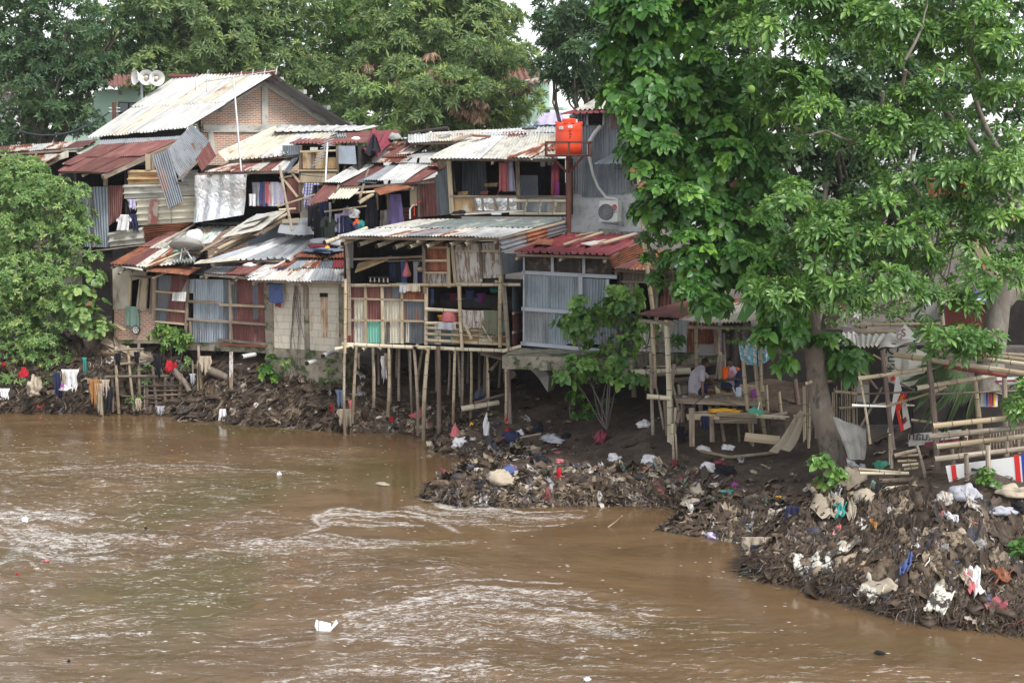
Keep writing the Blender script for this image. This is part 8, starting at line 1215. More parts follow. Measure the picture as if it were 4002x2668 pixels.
def bits(name,label,p,smin,smax,asp=(1,3),lift=.3,w=None,nx=4,ny=6,hang=.0):
    N=len(p); nm=tnorm(p); down=norm(np.column_stack([nm[:,0],nm[:,1],-np.ones(N)*.4])); t=norm(np.cross(nm,NR.normal(size=(N,3)))); t=norm(t*(1-hang)+down*hang*1.5); b=np.cross(nm,t); nm2=norm(nm+NR.normal(size=(N,3))*lift); 
    S=NR.uniform(smin,smax,N)*NR.choice([.6,1,1.4],N); As=NR.uniform(*asp,N); u=np.linspace(-.5,.5,nx); v=np.linspace(-.5,.5,ny); U,V=np.meshgrid(u,v); U=U.ravel();V=V.ravel(); K=nx*ny
    ph=NR.uniform(0,6,(N,4)); edge=1+.35*np.sin(V[None]*9+ph[:,:1])+.2*np.sin(V[None]*17+ph[:,1:2]); a=U[None]*edge*S[:,None]/np.sqrt(As)[:,None]; c=V[None]*S[:,None]*np.sqrt(As)[:,None]; c=c*(1+.2*np.sin(U[None]*11+ph[:,2:3])); bend=.18*NR.normal(size=(N,1)); hgt=S[:,None]*(.10*np.sin(U[None]*8+ph[:,:1])+.12*np.sin(V[None]*7+ph[:,1:2])+.07*np.sin(U[None]*13+V[None]*9+ph[:,3:4])+bend*V[None])+.015+NR.random((N,1))*.07
    side=c*bend*2
    q=p[:,None,:]+t[:,None,:]*c[...,None]+b[:,None,:]*(a+side*V[None]*2)[...,None]+nm2[:,None,:]*hgt[...,None]
    F0=gridf(nx,ny); f=(np.arange(N)[:,None,None]*K+F0[None]).reshape(-1,4); o=npmesh(name,q.reshape(-1,3),f,LM,None,np.repeat(tints(N,w),K),smooth=True); return tag(o,label,None,kind='stuff')
def lumps(name,label,p,smin,smax,w=None,flat=.55):
    N=len(p); n=7;M_=10; th=np.linspace(0,np.pi,n); ph=np.linspace(0,2*np.pi,M_,endpoint=False); T,Pp=np.meshgrid(th,ph,indexing='ij'); dx=np.sin(T)*np.cos(Pp);dy=np.sin(T)*np.sin(Pp);dz=np.cos(T); dv=np.stack([dx,dy,dz],-1).reshape(-1,3); K=len(dv)
    kk=NR.normal(size=(N,4,3))*3; pf=NR.uniform(0,6,(N,4)); r=1+.22*np.sin(np.einsum('kd,nfd->nkf',dv,kk)+pf[:,None,:]).sum(-1); r=np.clip(r,.4,1.9); S=NR.uniform(smin,smax,N); sx=S*NR.uniform(.6,1.8,N); a=NR.uniform(0,6.28,N)
    q=dv[None]*r[...,None]*np.stack([sx,S,S*flat],1)[:,None,:]; x=q[...,0]*np.cos(a)[:,None]-q[...,1]*np.sin(a)[:,None]; y=q[...,0]*np.sin(a)[:,None]+q[...,1]*np.cos(a)[:,None]; q=np.stack([x,y,q[...,2]],-1)+p[:,None,:]
    F0=[]; 
    for i in range(n-1):
        for j in range(M_): F0.append((i*M_+j,(i+1)*M_+j,(i+1)*M_+(j+1)%M_,i*M_+(j+1)%M_))
    f=(np.arange(N)[:,None,None]*K+np.array(F0)[None]).reshape(-1,4); o=npmesh(name,q.reshape(-1,3),f,LM,None,np.repeat(tints(N,w),K),smooth=True); return tag(o,label,None,kind='stuff')
def strands(name,label,p,L0,L1,wd,w=None,down=.8,k=7):
    N=len(p); nm=tnorm(p); dn=norm(np.column_stack([nm[:,0],nm[:,1],-np.ones(N)*.5])); d=norm(dn*down+norm(np.cross(nm,NR.normal(size=(N,3))))*(1-down*.6)); s=norm(np.cross(d,nm)); L=NR.uniform(L0,L1,N); t=np.linspace(0,1,k); ph=NR.uniform(0,6,(N,2)); W_=NR.uniform(.4,1.4,N)*wd
    c=p[:,None,:]+d[:,None,:]*(t[None]*L[:,None])[...,None]+s[:,None,:]*(.12*L[:,None]*np.sin(t[None]*5+ph[:,:1]))[...,None]+nm[:,None,:]*(.04+.07*L[:,None]*np.sin(t[None]*6+ph[:,1:2])+NR.random((N,1))*.05)[...,None]; c[...,2]=np.maximum(c[...,2],.0)
    hw=(W_[:,None]*(1-.6*t[None]))[...,None]; q=np.stack([c-s[:,None,:]*hw,c+nm[:,None,:]*hw*.8,c+s[:,None,:]*hw],2).reshape(N,-1,3); K=k*3; F0=[(i*3+j,i*3+j+1,(i+1)*3+j+1,(i+1)*3+j) for i in range(k-1) for j in range(2)]
    f=(np.arange(N)[:,None,None]*K+np.array(F0)[None]).reshape(-1,4); o=npmesh(name,q.reshape(-1,3),f,LM,None,np.repeat(tints(N,w),K),smooth=True); return tag(o,label,None,kind='stuff')
WD=PW.copy(); WD[0:3]*=1.5; WD[4:8]*=.6; WD[9:15]*=.4; WD/=WD.sum()
WS=WD.copy(); WS[4:9]*=.3; WS/=WS.sum()
WP=PW.copy(); WP[5:8]*=1.7; WP[15]*=1.5; WP/=WP.sum()
lumps('debris_mound','lumpy mud caked debris along the left bank',shore_pts((0,),260,1.7,1),.08,.22,WD); lumps('debris_mound','lumpy debris of the waste spit in midstream',np.vstack([shore_pts((3,),220,1.25,.8),shore_pts((2,),90,.8,1)]),.06,.17,WD); lumps('debris_mound','lumpy root bound debris of the near right bank',shore_pts((5,),330,3.2,.9),.06,.18,WD); lumps('debris_mound','clods of mud across the open slope',shore_pts((4,1,2),300,4,1),.03,.10,WD)
bits('litter','tangle of rags and plastic caught on the left bank',shore_pts((0,),2400,1.7,.9),.10,.36,(1.3,6),.35,WD,hang=.5); bits('litter','tangle of rags and plastic on the waste spit',np.vstack([shore_pts((3,),2600,1.0,.8),shore_pts((2,),700,.55,.9)]),.08,.3,(1,5),.35,WP,hang=.35); bits('litter','rags and plastic matted into the near right bank',shore_pts((5,),4200,3.2,.9),.05,.2,(1.2,5),.25,WD,hang=.7); bits('litter','larger rags and sheets matted over the near right bank',shore_pts((5,),240,3.2,.9),.2,.45,(1,3),.15,PW,nx=6,ny=8,hang=.6); bits('litter','litter strewn thinly over the mud slope',np.vstack([shore_pts((4,),420,2.6,1.3),shore_pts((1,),350,1.2,1),shore_pts((2,),160,2.5,.9)]),.06,.2,(1,4),.15,WP); bits('litter','scattered scraps on the upper mud',shore_pts((5,4),420,7,.8),.05,.2,(1,4),.15,WP)
bits('litter','shadowed rags lying beneath the stilt houses',shore_pts((1,0),700,5,.7),.08,.3,(1,3),.4,WD)
strands('dead_stalks','dry stalks and roots trailing down the left bank',shore_pts((0,1),3000,1.5,.9),.2,.8,.013,WD); strands('dead_stalks','dry stalks and fibres trailing over the waste spit',np.vstack([shore_pts((3,),1500,1.2,.8),shore_pts((2,),400,.8,.9)]),.15,.6,.009,WP); strands('dead_stalks','matted fibres streaming down the near right bank',shore_pts((5,),13000,3.3,.85),.12,.6,.008,WS,down=.85); strands('dead_stalks','straws and twigs lying on the mud slope',shore_pts((4,1,2),450,3.5,.9),.1,.5,.007,WP,down=.3)
def rg_(x,y,m,sx,sy,sz,label,cat='rag',K=L5,rough=.45,name='rag',dz=0.,n=12): p=gnd(K(x,y)); return tag(rag(name,m,p+Vector((0,0,dz)),sx,sy,sz,rough=rough,n=n),label,cat)
def hc_(x,y,m,w_,h_,label,K=L4,sh='rect',lean=0.,dy=-.12,name='cloth',depth=.05,folds=5,Y=None): p=gnd(K(x,y+h_*0)) if Y is None else P(K(x,y),Y-(.5 if K is L4 else .1)); return tag(drape(name,m,None,p+Vector((0,dy,.02)),(1,rn(-.2,.2),0),w_,h_,(0,-1,0),sh,folds=folds,depth=depth,lean=lean),label,'cloth' if name=='cloth' else name)
def at_z(K,x,y,z): return G(K(x,y),z)
# the waste spit
o=drape('bag','cred',None,P(L4(1050,470),32.55),(1,0,0),.34,.40,(0,-1,0),'dress',folds=7,depth=.05,lean=-.12); tag(o,'bright red plastic bag standing on the waste spit','bag')
MB().lathe(P(L4(1052,475),32.57),(.15,0,1),[(.05,-.12),(.03,0),(.07,.1),(.05,.2),(.001,.24)],8).build('bag_neck',MT['cred'],o,smooth=True)
tag(rag('bag','cblue',G(L4(705,455),.62),.2,.17,.17,rough=.18),'round dark blue bag on top of the waste spit','bag'); tag(rag('cloth','cbeige',G(L4(640,520),.45),.34,.25,.22,rough=.22),'brown sodden cloth heap draped at the spit tip','cloth'); tag(rag('cloth','cblack',G(L4(545,580),.25),.28,.2,.2,rough=.5),'black sodden cloth below the brown heap','cloth')
hc_(1330,530,'cwhite',.22,.36,'white towel hanging at the front of the spit',Y=33.1); hc_(1445,545,'cbeige',.5,.42,'tan square of cloth hanging at the front of the spit',Y=33.05); hc_(1560,500,'cbeige',.3,.25,'small tan rag above the bamboo rails',Y=33.6); hc_(1400,430,'cblack',.28,.2,'dark grey cloth on the middle of the spit',Y=33.7); hc_(845,500,'cmaroon',.16,.45,'brown flat strip standing left of the red bag',Y=33.3,depth=.01); hc_(1240,455,'cnavy',.2,.3,'dark navy rag on the spit behind the red bag',Y=33.6); hc_(1640,550,'cgrey',.2,.2,'grey rag caught on the bamboo rails',Y=33.4); hc_(1800,420,'cbeige',.22,.3,'khaki rag beside the tall stake',Y=33.6); hc_(1900,390,'cblack',.26,.22,'black rag right of the tall stake',Y=33.7)
for x,y,m,s,l in ((330,665,'cnavy',.16,'navy rag at the waterline of the spit tip'),(350,672,'cgrn',.10,'turquoise plastic at the waterline of the spit tip'),(400,585,'cwhite',.14,'white plastic on the spit tip'),(300,645,'clilac',.12,'lilac rag at the spit tip'),(410,665,'cdenim',.12,'blue grey lump at the spit tip'),(555,668,'cyellow',.04,'tiny yellow scrap at the spit waterline'),(1250,605,'cyellow',.09,'yellow and red packet on the spit front'),(1265,625,'cred',.06,'small red scrap under the yellow packet'),(1060,375,'cpink',.14,'faded red plastic high on the spit'),(925,375,'cblack',.22,'dark cloth ridge high on the spit'),(1665,420,'corange',.08,'small orange scrap by the white plastic'),(1700,370,'cwhite',.24,'creased white plastic sheet on the spit'),(1450,360,'cwhite',.2,'white plastic knotted round bamboo'),(1510,600,'cgrey',.12,'grey cloth at the spit front'),(1320,420,'cpink',.10,'reddish rag in the middle of the spit'),(2230,450,'cblack',.26,'round dark sack at the right end of the spit'),(2190,390,'cmaroon',.16,'dark red rag on the round sack'),(2110,430,'cwhite',.22,'off white sack right of the stakes'),(2060,600,'cbeige',.26,'beige sack at the right end of the spit'),(2010,680,'cbeige',.24,'brown sack near the muddy inlet'),(2290,540,'cviolet',.12,'violet rag on the mud right of the spit'),(2140,905,'clilac',.15,'pale bag at the inlet waterline'),(1870,880,'cteal',.12,'teal plastic at the inlet waterline'),(2250,280,'cwhite',.16,'clear white plastic on upper mud, right'),(2080,290,'cwhite',.16,'clear white plastic on upper mud, left'),(1670,120,'cwhite',.22,'flat white tray on the mud behind bamboo posts')): rg_(x,y,m,s,s*.8,s*.5,l,'rag',L4,.4)
for x,y,m,s,h_,l in ((725,215,'cnavy',.3,.18,'dark blue black bag heap on the upper spit'),(700,215,'cred',.13,.2,'red plastic bag on the dark bag heap'),(780,185,'cwhite',.14,.12,'white paper scrap beside the red bag'),(915,165,'cblack',.13,.2,'black bag standing on the upper mud'),(1110,200,'cblack',.14,.10,'black rag on the upper mud strip'),(545,200,'cwhite',.10,.45,'white rag upright at the left of the upper spit'),(320,220,'cpink',.12,.3,'reddish rag at the left end of the upper spit'),(185,260,'cblack',.12,.12,'black scrap in the shallow inlet'),(440,120,'cyellow',.07,.08,'pale yellow scrap on the mud by the stilts'),(1350,230,'cmaroon',.22,.2,'crimson rag on the upper mud'),(880,300,'cbeige',.18,.12,'beige plastic on the upper mud'),(1000,220,'cgrey',.35,.12,'grey plastic sheet crumpled on the upper mud'),(360,260,'cwhite',.22,.16,'off white cloth spilling from the upper spit'),(1850,230,'cwhite',.10,.28,'white bag hung beside the tall stake'),(1905,240,'cblack',.14,.28,'black bag hung beside the tall stake')): rg_(x,y,m,s,s*.7,h_,l,'rag',L4,.4)
sp=lambda x0,y0,x1,y1,Y0,Y1,r,m,l: tag(bamboo(P(L4(x0,y0),Y0-(.55 if y0>400 else 0)),P(L4(x1,y1),Y1-(.55 if y0>400 else 0)),r,m,None,'bamboo_pole'),l,'bamboo pole')
sp(1525,590,1980,520,33.3,33.6,.035,'bamboo','bamboo rail across the spit, lowest long one'); sp(1530,555,1925,500,33.5,33.8,.03,'oldbamboo','bamboo rail across the spit, middle one'); sp(1690,500,1915,490,33.8,34,.025,'bamboo','short bamboo rail across the spit, uppermost'); sp(1600,665,1865,648,32.9,33,.03,'oldbamboo','dark bamboo rail just above the water'); sp(1245,350,1605,360,34.6,34.7,.05,'paleb','thick pale bamboo lying behind the spit'); sp(1890,700,1790,560,33,33.2,.03,'oldbamboo','short stake leaning in the water at the spit'); sp(1112,610,1112,468,33.2,33.3,.035,'concrete','grey stake behind the red bag'); sp(1208,560,1208,435,33.3,33.4,.05,'oldbamboo','stout bamboo stump in the middle of the spit'); sp(1880,640,1862,175,33.4,34.,.035,'bamboo','tall bamboo stake with rags tied to it'); sp(1905,650,1882,170,33.5,34,.03,'bamboo','second tall stake right beside the ragged one'); sp(1910,660,1925,540,33.3,33.4,.04,'oldbamboo','short bamboo stump at the right end of rails'); sp(1150,610,1310,575,33.2,33.4,.03,'oldbamboo','bamboo piece lying at the spit front'); sp(1780,680,1775,560,33.2,33.3,.03,'oldbamboo','thin upright stake at the water by rails'); sp(930,170,780,200,36,36,.03,'oldbamboo','bent stick at the back of the upper spit'); sp(1880,290,2120,275,35,35.3,.02,'bamboo','thin cane lying on the upper mud')
sp2=lambda pts,r,m,l,nm='pipe',cat='pipe': tag(MB().tube(pts,r,8).build(nm,MT[m],smooth=True),l,cat)
sp2([P(L4(940,520),33.3),P(L4(1045,455),33.5),P(L4(1005,380),33.8)],.03,'wplastic','bent white pipe lying on the waste spit'); sp2([P(L4(750,490),33.5),P(L4(840,465),33.6),P(L4(960,435),33.8),P(L4(1005,385),33.9)],.014,'cyellow','yellow hose lying over the waste spit','hose','hose')
for x,y0,y1,m,l in ((1320,480,640,'cpink','reddish strip rag hanging from the upright stake'),(1870,350,470,'cmaroon','brown rag tied to the tall stake')): hc_(x,y0,m,.12,.4,l,Y=33.5)
# mud slope
p=gnd(L5(410,450)); ty_=thing('tyre',p,'old muddy tyre lying on the mud slope','tyre'); R0=.3; MB().lathe(p+Vector((0,0,.08)),(-.05,-.25,1),[(R0*.62,-.06),(R0*.66,.03),(R0*.8,.07),(R0*.95,.06),(R0,0),(R0*.97,-.08),(R0*.62,-.06)],32).build('casing',MT['rubber'],ty_,smooth=True)
hc_(645,455,'cnavy',.42,.75,'dark umbrella like cloth standing on the mud edge',L5,'dress',dy=-.0,Y=28.6); hc_(405,690,'cnavy',.22,.42,'dark blue rag hanging at the bank edge over water',L5,Y=27.2); hc_(390,640,'cbeige',.5,.28,'beige rag draped over the bank edge',L5,Y=27.25); hc_(520,640,'cbeige',.36,.5,'tattered brown cloth at the bank edge',L5,Y=27.1)
for x,y,m,sx,sy,sz,l,c in ((330,522,'cdenim',.12,.08,.03,'pale blue scrap on the mud below the tyre','scrap'),(555,400,'cyellow',.07,.06,.05,'small yellow scrap on the mud above right of tyre','scrap'),(160,410,'cgrn',.22,.12,.05,'green torn netting on the mud left of the tyre','netting'),(230,365,'cteal',.18,.14,.06,'teal plastic strip up the mud from the netting','scrap'),
 (395,235,'cbeige',.12,.06,.04,'curved beige peel on the upper mud','scrap'),(1000,330,'cbeige',.40,.3,.32,'bulging brown netting wrapped round the tree foot','netting'),(985,245,'cwhite',.32,.26,.22,'white translucent plastic heaped at the tree foot','plastic'),(975,180,'cmaroon',.16,.14,.12,'dark red cloth tucked at the tree foot','cloth'),(1060,270,'cgrey',.2,.18,.2,'grey plastic fold right of the tree foot','plastic'),(1205,205,'cgrn',.15,.12,.12,'green and white packet bag by the low bamboo bench','bag'),(1160,350,'csage',.10,.08,.15,'pale blue green rag before the bamboo bench','rag'),(1105,430,'cbeige',.30,.22,.18,'brown cloth mound right of the tree foot','cloth'),(1140,540,'cbeige',.24,.12,.08,'tan curved bark like piece on the bank','scrap'),
 (1620,425,'oldwhite',.36,.22,.14,'dirty white sack, leftmost before the sign','sack'),(1740,405,'cgrey',.34,.24,.17,'grey white sack before the sign','sack'),(2040,375,'cbeige',.36,.22,.14,'tan sack under the right end of the sign','sack'),(1990,500,'cgrey',.3,.2,.1,'grey white plastic near the right edge','plastic'),(2080,460,'cblack',.25,.15,.1,'dark bag at the right edge below the sign','bag'),(1615,505,'cpink',.22,.12,.06,'pink sheet spread on the debris slope','cloth'),(1790,570,'cpink',.10,.08,.07,'coral red plastic on the debris slope','plastic'),(1295,585,'corange',.07,.05,.06,'orange scrap on the slope below the bench','scrap'),(1700,665,'cbeige',.14,.1,.16,'round tan bag half buried in the slope','bag'),(1995,595,'cwhite',.12,.08,.04,'white tray on the slope at right','tray'),(1850,865,'cbeige',.14,.1,.08,'torn carton on the slope','carton'),(1435,860,'cyellow',.08,.06,.07,'yellow and white wrapper on the slope','wrapper'),(1710,755,'corange',.10,.06,.04,'orange wrapper on the slope','wrapper'),(1445,720,'cwhite',.12,.1,.07,'clear plastic on the slope','plastic'),
 (1590,965,'cteal',.20,.12,.06,'dark green cloth on the near bank','cloth'),(1560,1000,'cmaroon',.16,.1,.08,'pinkish cloth below the dark green one','cloth'),(1885,1055,'corange',.05,.05,.08,'small orange scrap low on the near bank','scrap'),(1875,1195,'cred',.06,.04,.03,'red scrap at the waterline near the right edge','scrap'),(2060,1190,'cwhite',.06,.04,.05,'white scrap at the waterline near the right edge','scrap'),(940,620,'cpink',.08,.06,.12,'pink patterned rag below the tree foot','rag'),(910,650,'cred',.07,.06,.08,'small red rag below the tree foot','rag'),(950,315,'cred',.07,.06,.09,'red rag at the tree foot','rag'),(640,850,'cwhite',.04,.03,.03,'tiny white cup near the waterline','cup'),(1120,840,'ply',.16,.12,.1,'brown pot shard on the bank','shard')): rg_(x,y,m,sx,sy,sz,l,c,L5,.35,name=c.replace(' ','_'))
MB_=lambda a,b,c_,d,l,m,w_:tag(drape('cloth',m,None,gnd(L5(a,b))+Vector((0,0,.06)),(c_,d,0),w_,.9,(0,-.6,.8),'rect',depth=.05,lean=-.4),l,'cloth')
for (x0,y0,x1,y1,wd_,m,l) in ((1060,700,830,830,.16,'speck','long pale speckled cloth lying down the near bank'),(800,800,640,900,.16,'speck','striped pale cloth end near the waterline'),(880,885,650,910,.12,'speck','pale striped cloth lying just above water'),(760,925,700,945,.2,'cgrey','grey sodden cloth under the striped one'),(1380,790,1325,930,.10,'cblue','royal blue strip lying down the bank'),(1720,900,1740,1010,.12,'cbeige','white shirt sleeve shaped cloth, left arm of it'),(1760,900,1815,1060,.12,'cwhite','white cloth strip trailing down near the right edge'),(1740,930,1770,1040,.08,'cpink','faded red fold beneath the white cloth'),(1955,890,1960,990,.2,'orust','rust brown cloth hung near the right edge'),(1060,1010,1290,1020,.10,'cbeige','cream cloth lying along the waterline'),(1060,1030,1180,1070,.2,'speck','bundled cream netting at the waterline'),(1500,1090,1620,1150,.3,'speck','cream netted sack hanging to the water'),(935,480,940,560,.14,'cteal','teal rag hanging below the tree foot'),(900,420,890,560,.12,'cbeige','beige rag hanging at the left of tree foot'),(930,350,905,430,.12,'cgrey','grey plastic bag hanging from the tree foot'),(1000,440,1005,570,.10,'cbeige','pale rag strips hanging below the tree foot'),(800,360,870,560,.35,'cbeige','broad brown netting sheet hanging left of tree foot'),(790,310,785,360,.08,'cpink','pinkish red strip by the glossy green plant'),(1600,540,1660,590,.1,'cwhite','white paper strip on the upper slope'),(1750,430,1740,490,.08,'cbeige','beige leaf shaped cloth before the sack')):
    if m=='speck' and 'speck' not in MT: MT['speck']=mat('pale_speckled_cloth',(.62,.60,.52),[((.06,.05,.045),5,.46,.54,(1,1,1)),((.3,.26,.2),2,.5,.7,(1,1,1))],rough=.8,var=.05)
    a=gnd(L5(x0,y0));b=gnd(L5(x1,y1)); n_=10; vs=[];uv=[]; d=b-a; s=d.cross(Vector((0,-.5,1))).normalized(); ph=rn(0,6); W5=7
    for i in range(n_+1):
        t=i/n_; q=a+d*t; 
        for j in range(W5):
            v=j/(W5-1)-.5; pnt=q+s*v*wd_*(1.4+.5*math.sin(t*7+ph)); g_=gz(pnt.x,pnt.y); vs.append(Vector((pnt.x,pnt.y-.12,max(pnt.z,g_)+.15+.05*math.sin(v*12+t*5+ph)+.03*math.sin(t*14+v*5)))); uv.append((v,t))
    fs=[(i*W5+j,i*W5+j+1,(i+1)*W5+j+1,(i+1)*W5+j) for i in range(n_) for j in range(W5-1)]; o=MB().add(vs,fs,uv).build('cloth',MT[m],smooth=True); sm=o.modifiers.new('t','SOLIDIFY'); sm.thickness=.012; tag(o,l,'cloth')
o=sp2([gnd(L5(1500,770))+Vector((0,0,.1)),gnd(L5(1500,830))+Vector((0,-.1,.15)),gnd(L5(1450,900))+Vector((0,0,.1))],.008,'wplastic','thin white cord looping on the near bank','cord','cord'); o=sp2([gnd(L5(1710,740))+Vector((0,0,.1)),gnd(L5(1770,640))+Vector((0,0,.25))],.012,'bamboo','thin cane sticking out of the slope','cane','cane')
# cords hanging in front of the right foreground rags
o=sp2([gnd(L5(60,100)),gnd(L5(250,165))+Vector((0,0,.1)),gnd(L5(400,150))+Vector((0,0,.1)),gnd(L5(560,120))+Vector((0,0,.05))],.04,'bamboo','long bent bamboo lying on the mud behind the spit','bamboo_pole','bamboo pole')
# left bank stakes and boards
def k4(x,y,Y): return P(K4(x,y),Y-(.75 if Y<44.95 else 0))
sf=thing('stake_fence',k4(1000,1400,44.6),'row of bamboo stakes and rails holding debris at the left waterline','fence')
for x0,y0,x1,y1,r,m in ((790,965,810,1400,.055,'bamboo'),(870,960,915,1410,.05,'bamboo'),(945,940,955,1400,.055,'oldbamboo'),(1005,1190,1000,1400,.06,'oldbamboo'),(1040,1100,1075,1410,.055,'darkbamboo'),(1125,1155,1122,1415,.06,'oldbamboo'),(1170,1170,1175,1415,.055,'oldbamboo'),(1235,1150,1210,1400,.06,'plank'),(765,1190,770,1390,.04,'oldbamboo'),(990,1160,985,1400,.035,'darkbamboo'),(1310,1060,1320,1330,.04,'oldbamboo'),(690,1240,700,1390,.03,'bamboo'),(660,1200,665,1400,.03,'darkbamboo'),(1480,1210,1470,1460,.03,'darkbamboo'),(1690,1210,1700,1400,.03,'darkbamboo')): bamboo(k4(x1,y1+20,44.7),k4(x0,y0,44.9),r,m,sf,'stake')
for x0,y0,x1,y1,r in ((720,1170,1160,1165,.045),(780,990,980,980,.04),(960,1235,1330,1225,.03),(820,1085,1000,1065,.04),(980,1300,1330,1285,.035),(1010,1265,1330,1260,.03),(830,1300,1100,1320,.03),(850,1340,1200,1350,.03)): bamboo(k4(x0,y0,44.8),k4(x1,y1,44.7),r,'oldbamboo',sf,'rail')
for i,(a,b,c_,d,m,w_,l) in enumerate(((700,925,1040,1060,'plank',.25,'brown board slanting down behind the stakes'),(690,985,860,1070,'fibre',.25,'pale board fallen behind the stakes, lower'),(730,950,900,1090,'palewood',.2,'pale plank fallen behind the stakes'),(780,905,810,1000,'plank',.1,'brown plank upright end left of the stakes'),(850,1000,1040,1062,'concrete',.5,'grey flat board sloping toward the stakes'),(775,810,850,855,'palewood',.1,'short plank sticking from the brick wall'),(520,1135,620,1140,'palewood',.1,'short pale board on the left debris'),(660,1040,760,1070,'fibre',.2,'pale fragment at left of the stakes'),(1190,1395,1290,1390,'plank',.18,'brown block of wood at the waterline'))): o=MB().bar(k4(a,b,45.6),k4(c_,d,45.),w_,.04,(0,-.6,.8)).build('board',MT[m]); tag(o,l,'board')
o=MB(); limb(o,k4(1410,1120,44.5),k4(1640,1220,44.2),.13,.10,.04,10,6); o=o.build('log',MT['bark'],smooth=True); tag(o,'brown driftwood log lying behind the beige draped post','log'); o=MB(); limb(o,k4(1175,1120,44.6),k4(1290,1270,44.4),.11,.08,.08,9,6); o=o.build('log',MT['bark'],smooth=True); tag(o,'twisted driftwood log right of the stakes','log')
o=MB().bar(k4(1575,1300,44.),k4(1574,1000,44.3),.11,.05).build('white_post',MT['oldwhite']); tag(o,'flaking white board standing upright on the left bank','post')
o=sheet('cloth',MT['palewood'],None,k4(1340,1475,44.2),k4(1395,1460,44.2),k4(1375,1060,44.5),k4(1345,1060,44.5),.1,.05,warp=.06,nv=10); tag(o,'long beige fabric hanging down a post to the water','cloth'); o=bamboo(k4(1365,1480,44.4),k4(1350,960,44.6),.05,'oldbamboo',None,'post'); tag(o,'post carrying the long beige fabric','post')
hc=lambda x,y,m,w_,h_,l,Y=44.3,sh='rect':tag(drape('cloth',m,None,k4(x,y,Y),(1,0,0),w_,h_,(0,-1,0),sh,depth=.06,folds=5),l,'cloth')
hc(478,1120,'cwhite',.5,.6,'large white cloth hanging on the left bank'); hc(640,1190,'corustc' if 'corustc' in MT else (cloth('corustc',(.30,.15,.06)) and 'corustc'),.4,.75,'rust orange cloth hanging left of the stakes'); hc(715,1190,'cbeige',.3,.5,'cream cloth with black next to the orange cloth'); hc(675,1215,'cbeige',.22,.95,'long brown strip next to the rust orange cloth'); hc(735,1240,'cblack',.4,.7,'black rag cluster left of the first stake'); hc(1395,1030,'cbeige',.45,.5,'crumpled beige cloth on top of the draped post',44.1); hc(1075,1020,'cblack',.3,.4,'black ragged cloth above the low rails'); hc(940,1320,'cbeige',.2,.35,'beige rag at the foot of the stakes'); hc(1090,1370,'cgrey',.3,.25,'grey white plastic by the stakes at water'); hc(800,1010,'cblack',.22,.4,'black bag tied to the leftmost stake',44.5); hc(930,1000,'cblack',.16,.35,'black rag tied on the third stake',44.5); hc(395,1140,'cnavy',.3,.8,'dark blue rag beside the large white cloth'); hc(1310,1150,'cgrey',.2,.3,'small grey cloth by the draped post'); hc(1075,1060,'cblack',.2,.5,'black cloth hanging under the crumpled one'); hc(575,1040,'cteal',.14,.45,'pale blue green bottle like rag under the left tree'); hc(30,1250,'cwhite',.3,.3,'whitish plastic at the far left waterline'); hc(430,1140,'cbeige',.16,.6,'pale brown strip beside the white cloth')
o=rag('cloth','cbeige',k4(235,1290,44.4),.36,.2,.3,rough=.5); tag(o,'khaki tarpaulin bundle on the left bank','cloth'); o=rag('cloth','cwhite',k4(450,1260,44.3),.2,.15,.1,rough=.4); tag(o,'small white heap below the large white cloth','cloth'); o=rag('cloth','cviolet',k4(430,1250,44.25),.1,.08,.1); tag(o,'tiny violet rag left of the white heap','cloth')
o=rag('bag','cred',k4(1155,1135,44.2),.16,.1,.26,rough=.2); tag(o,'bright red bag hanging above the low rails','bag'); o=rag('bag','cred',k4(1195,1108,44.3),.07,.06,.12,rough=.2); tag(o,'little red scrap right of the bright red bag','scrap'); o=rag('bag','cred',k4(28,1095,45),.1,.08,.08); tag(o,'small red scrap at far left under the bush','scrap'); o=rag('cloth','cred',k4(165,1170,44.6),.14,.1,.18); tag(o,'dark red cloth under the left bush','cloth')
o=tag(drape('bag','cwhite',None,G(K4(1520,1482),0)+Vector((0,0,.42)),(1,0,0),.3,.42,(0,-1,0),'dress',depth=.06),'white plastic bag hanging into the river on a stick','bag'); 
for x,y,m,w_,h_,Y,l in ((1170,1330,'cpink',.16,.4,40.9,'red strip wound on the front left stilt foot'),(1130,1390,'cbeige',.5,.5,40.8,'beige and red rags caught on the stilt foot'),(1395,1030,'cwhite',.2,.65,40.6,'white rag hanging from the fourth stilt'),(1410,1010,'cbeige',.12,.4,40.5,'brown rag tied at the fourth stilt top'),(1215,1010,'cbeige',.14,.45,40.9,'pale rag hanging from the floor pole end'),(1095,1260,'cdenim',.25,.5,41.4,'dull blue cloth hanging by the mossy wall')): tag(drape('rag',m,None,P(K5(x,y),Y),(1,0,0),w_,h_,(0,-1,0),'rect',depth=.06),l,'rag')
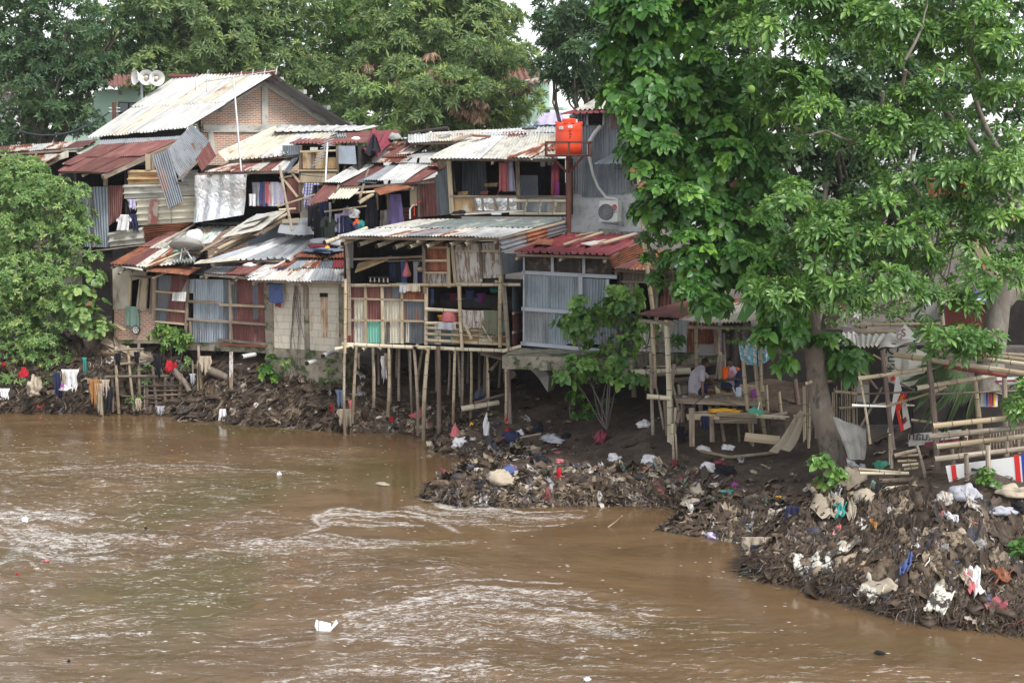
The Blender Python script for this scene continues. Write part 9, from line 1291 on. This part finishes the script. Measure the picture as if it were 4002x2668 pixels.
for x,y,m,s,sz,l,K in ((1450,1480,'cred',.12,.14,'red plastic bag at the waterline beneath the stilts',K5),(1470,1525,'cblack',.16,.08,'dark bottle shaped lump at the waterline',K5),(1040,1430,'cred',.08,.2,'red rag low on the mossy bank',K5),(1525,1475,'cyellow',.06,.03,'yellow green wrapper on mud below stilts',K5),(1630,1450,'cpink',.22,.18,'reddish cloth bunched at a stilt foot',K5),(1680,1530,'cbeige',.2,.12,'orange beige cloth at the dark stilt foot',K5),(1000,1310,'cdenim',.2,.2,'dull blue cloth heap behind the pale log',K6),(1225,1180,'cbeige',.2,.2,'clump of pale rags knotted on the corner stilt',K6),(1090,1190,'clilac',.08,.12,'pale plastic hanging under the floor',K6),(1195,1490,'cred',.06,.2,'red rag at the foot of the corner stilt',K6)): p=gnd(K(x,y)); tag(rag('rag',m,P(K(x,y),p.y-.02),s,s*.7,sz,rough=.45),l,'rag')
# things afloat
o=thing('foam_box',G(D(758,1445),0),'broken white foam food box floating on the brown river','box'); c=G(D(748,1448),0); MB().quad([c+Vector((-.12,0,-.02)),c+Vector((.08,-.05,-.02)),c+Vector((.08,.10,.10)),c+Vector((-.12,.15,.13))],.02,(0,-.6,.8)).build('tray',MT['wplastic'],o); MB().quad([c+Vector((.06,-.04,0)),c+Vector((.20,.02,.14)),c+Vector((.16,.16,.15)),c+Vector((.05,.1,.0))],.02,(-.6,-.4,.7)).build('lid',MT['wplastic'],o); MB().quad([c+Vector((-.13,0,-.02)),c+Vector((-.14,.14,.13)),c+Vector((-.16,.12,.16)),c+Vector((-.17,.0,.08))],.02,(1,-.4,.2)).build('side',MT['wplastic'],o)
for x,y,m,sx,sz,l in ((57,1197,'wplastic',.10,.08,'white cup floating near the left edge of the river'),(107,1288,'cpink',.07,.025,'reddish scrap floating at left'),(40,1319,'cred',.045,.025,'small dark red scrap floating at left'),(335,1214,'cblack',.05,.03,'small black scrap floating at centre left'),(2020,1500,'cblack',.08,.03,'black lump floating near the right foreground'),(641,1091,'cwhite',.08,.05,'small white scrap floating in the middle'),(880,1112,'cbeige',.18,.03,'thin brown driftwood floating before the spit'),(1620,1187,'cblack',.16,.06,'dark twigs caught in the shallow inlet'),(158,1518,'cblack',.035,.02,'tiny dark scrap floating at lower left'),(1350,1562,'cwhite',.07,.03,'tiny white scrap at the bottom edge')): tag(rag('scrap',m,G(D(x,y),.005),sx,sx*.6,sz,rough=.35),l,'scrap')
o=sp2([G(L4(1405,830),0),G(L4(1460,790),.12),G(L4(1505,750),.3)],.012,'palewood','pale reed bending out of the water by the spit','reed','reed')

# ================= HAZE: humid air over the river
hz=MB(); x0,x1,y0,y1,z0,z1=-75,75,-4,125,-3,26
hz.add([(x0,y0,z0),(x1,y0,z0),(x1,y1,z0),(x0,y1,z0),(x0,y0,z1),(x1,y0,z1),(x1,y1,z1),(x0,y1,z1)],[(3,2,1,0),(4,5,6,7),(0,1,5,4),(1,2,6,5),(2,3,7,6),(3,0,4,7)],[(0,0)]*8)
m,n,o=newmat('humid_haze'); v=n.nodes.new('ShaderNodeVolumePrincipled'); v.inputs['Color'].default_value=(.93,.96,1,1); v.inputs['Density'].default_value=.0003; v.inputs['Anisotropy'].default_value=.3; ln(n,v.outputs[0],o.inputs['Volume'])
hz=hz.build('haze',m); tag(hz,'thin humid haze over the river and trees',None,kind='stuff')
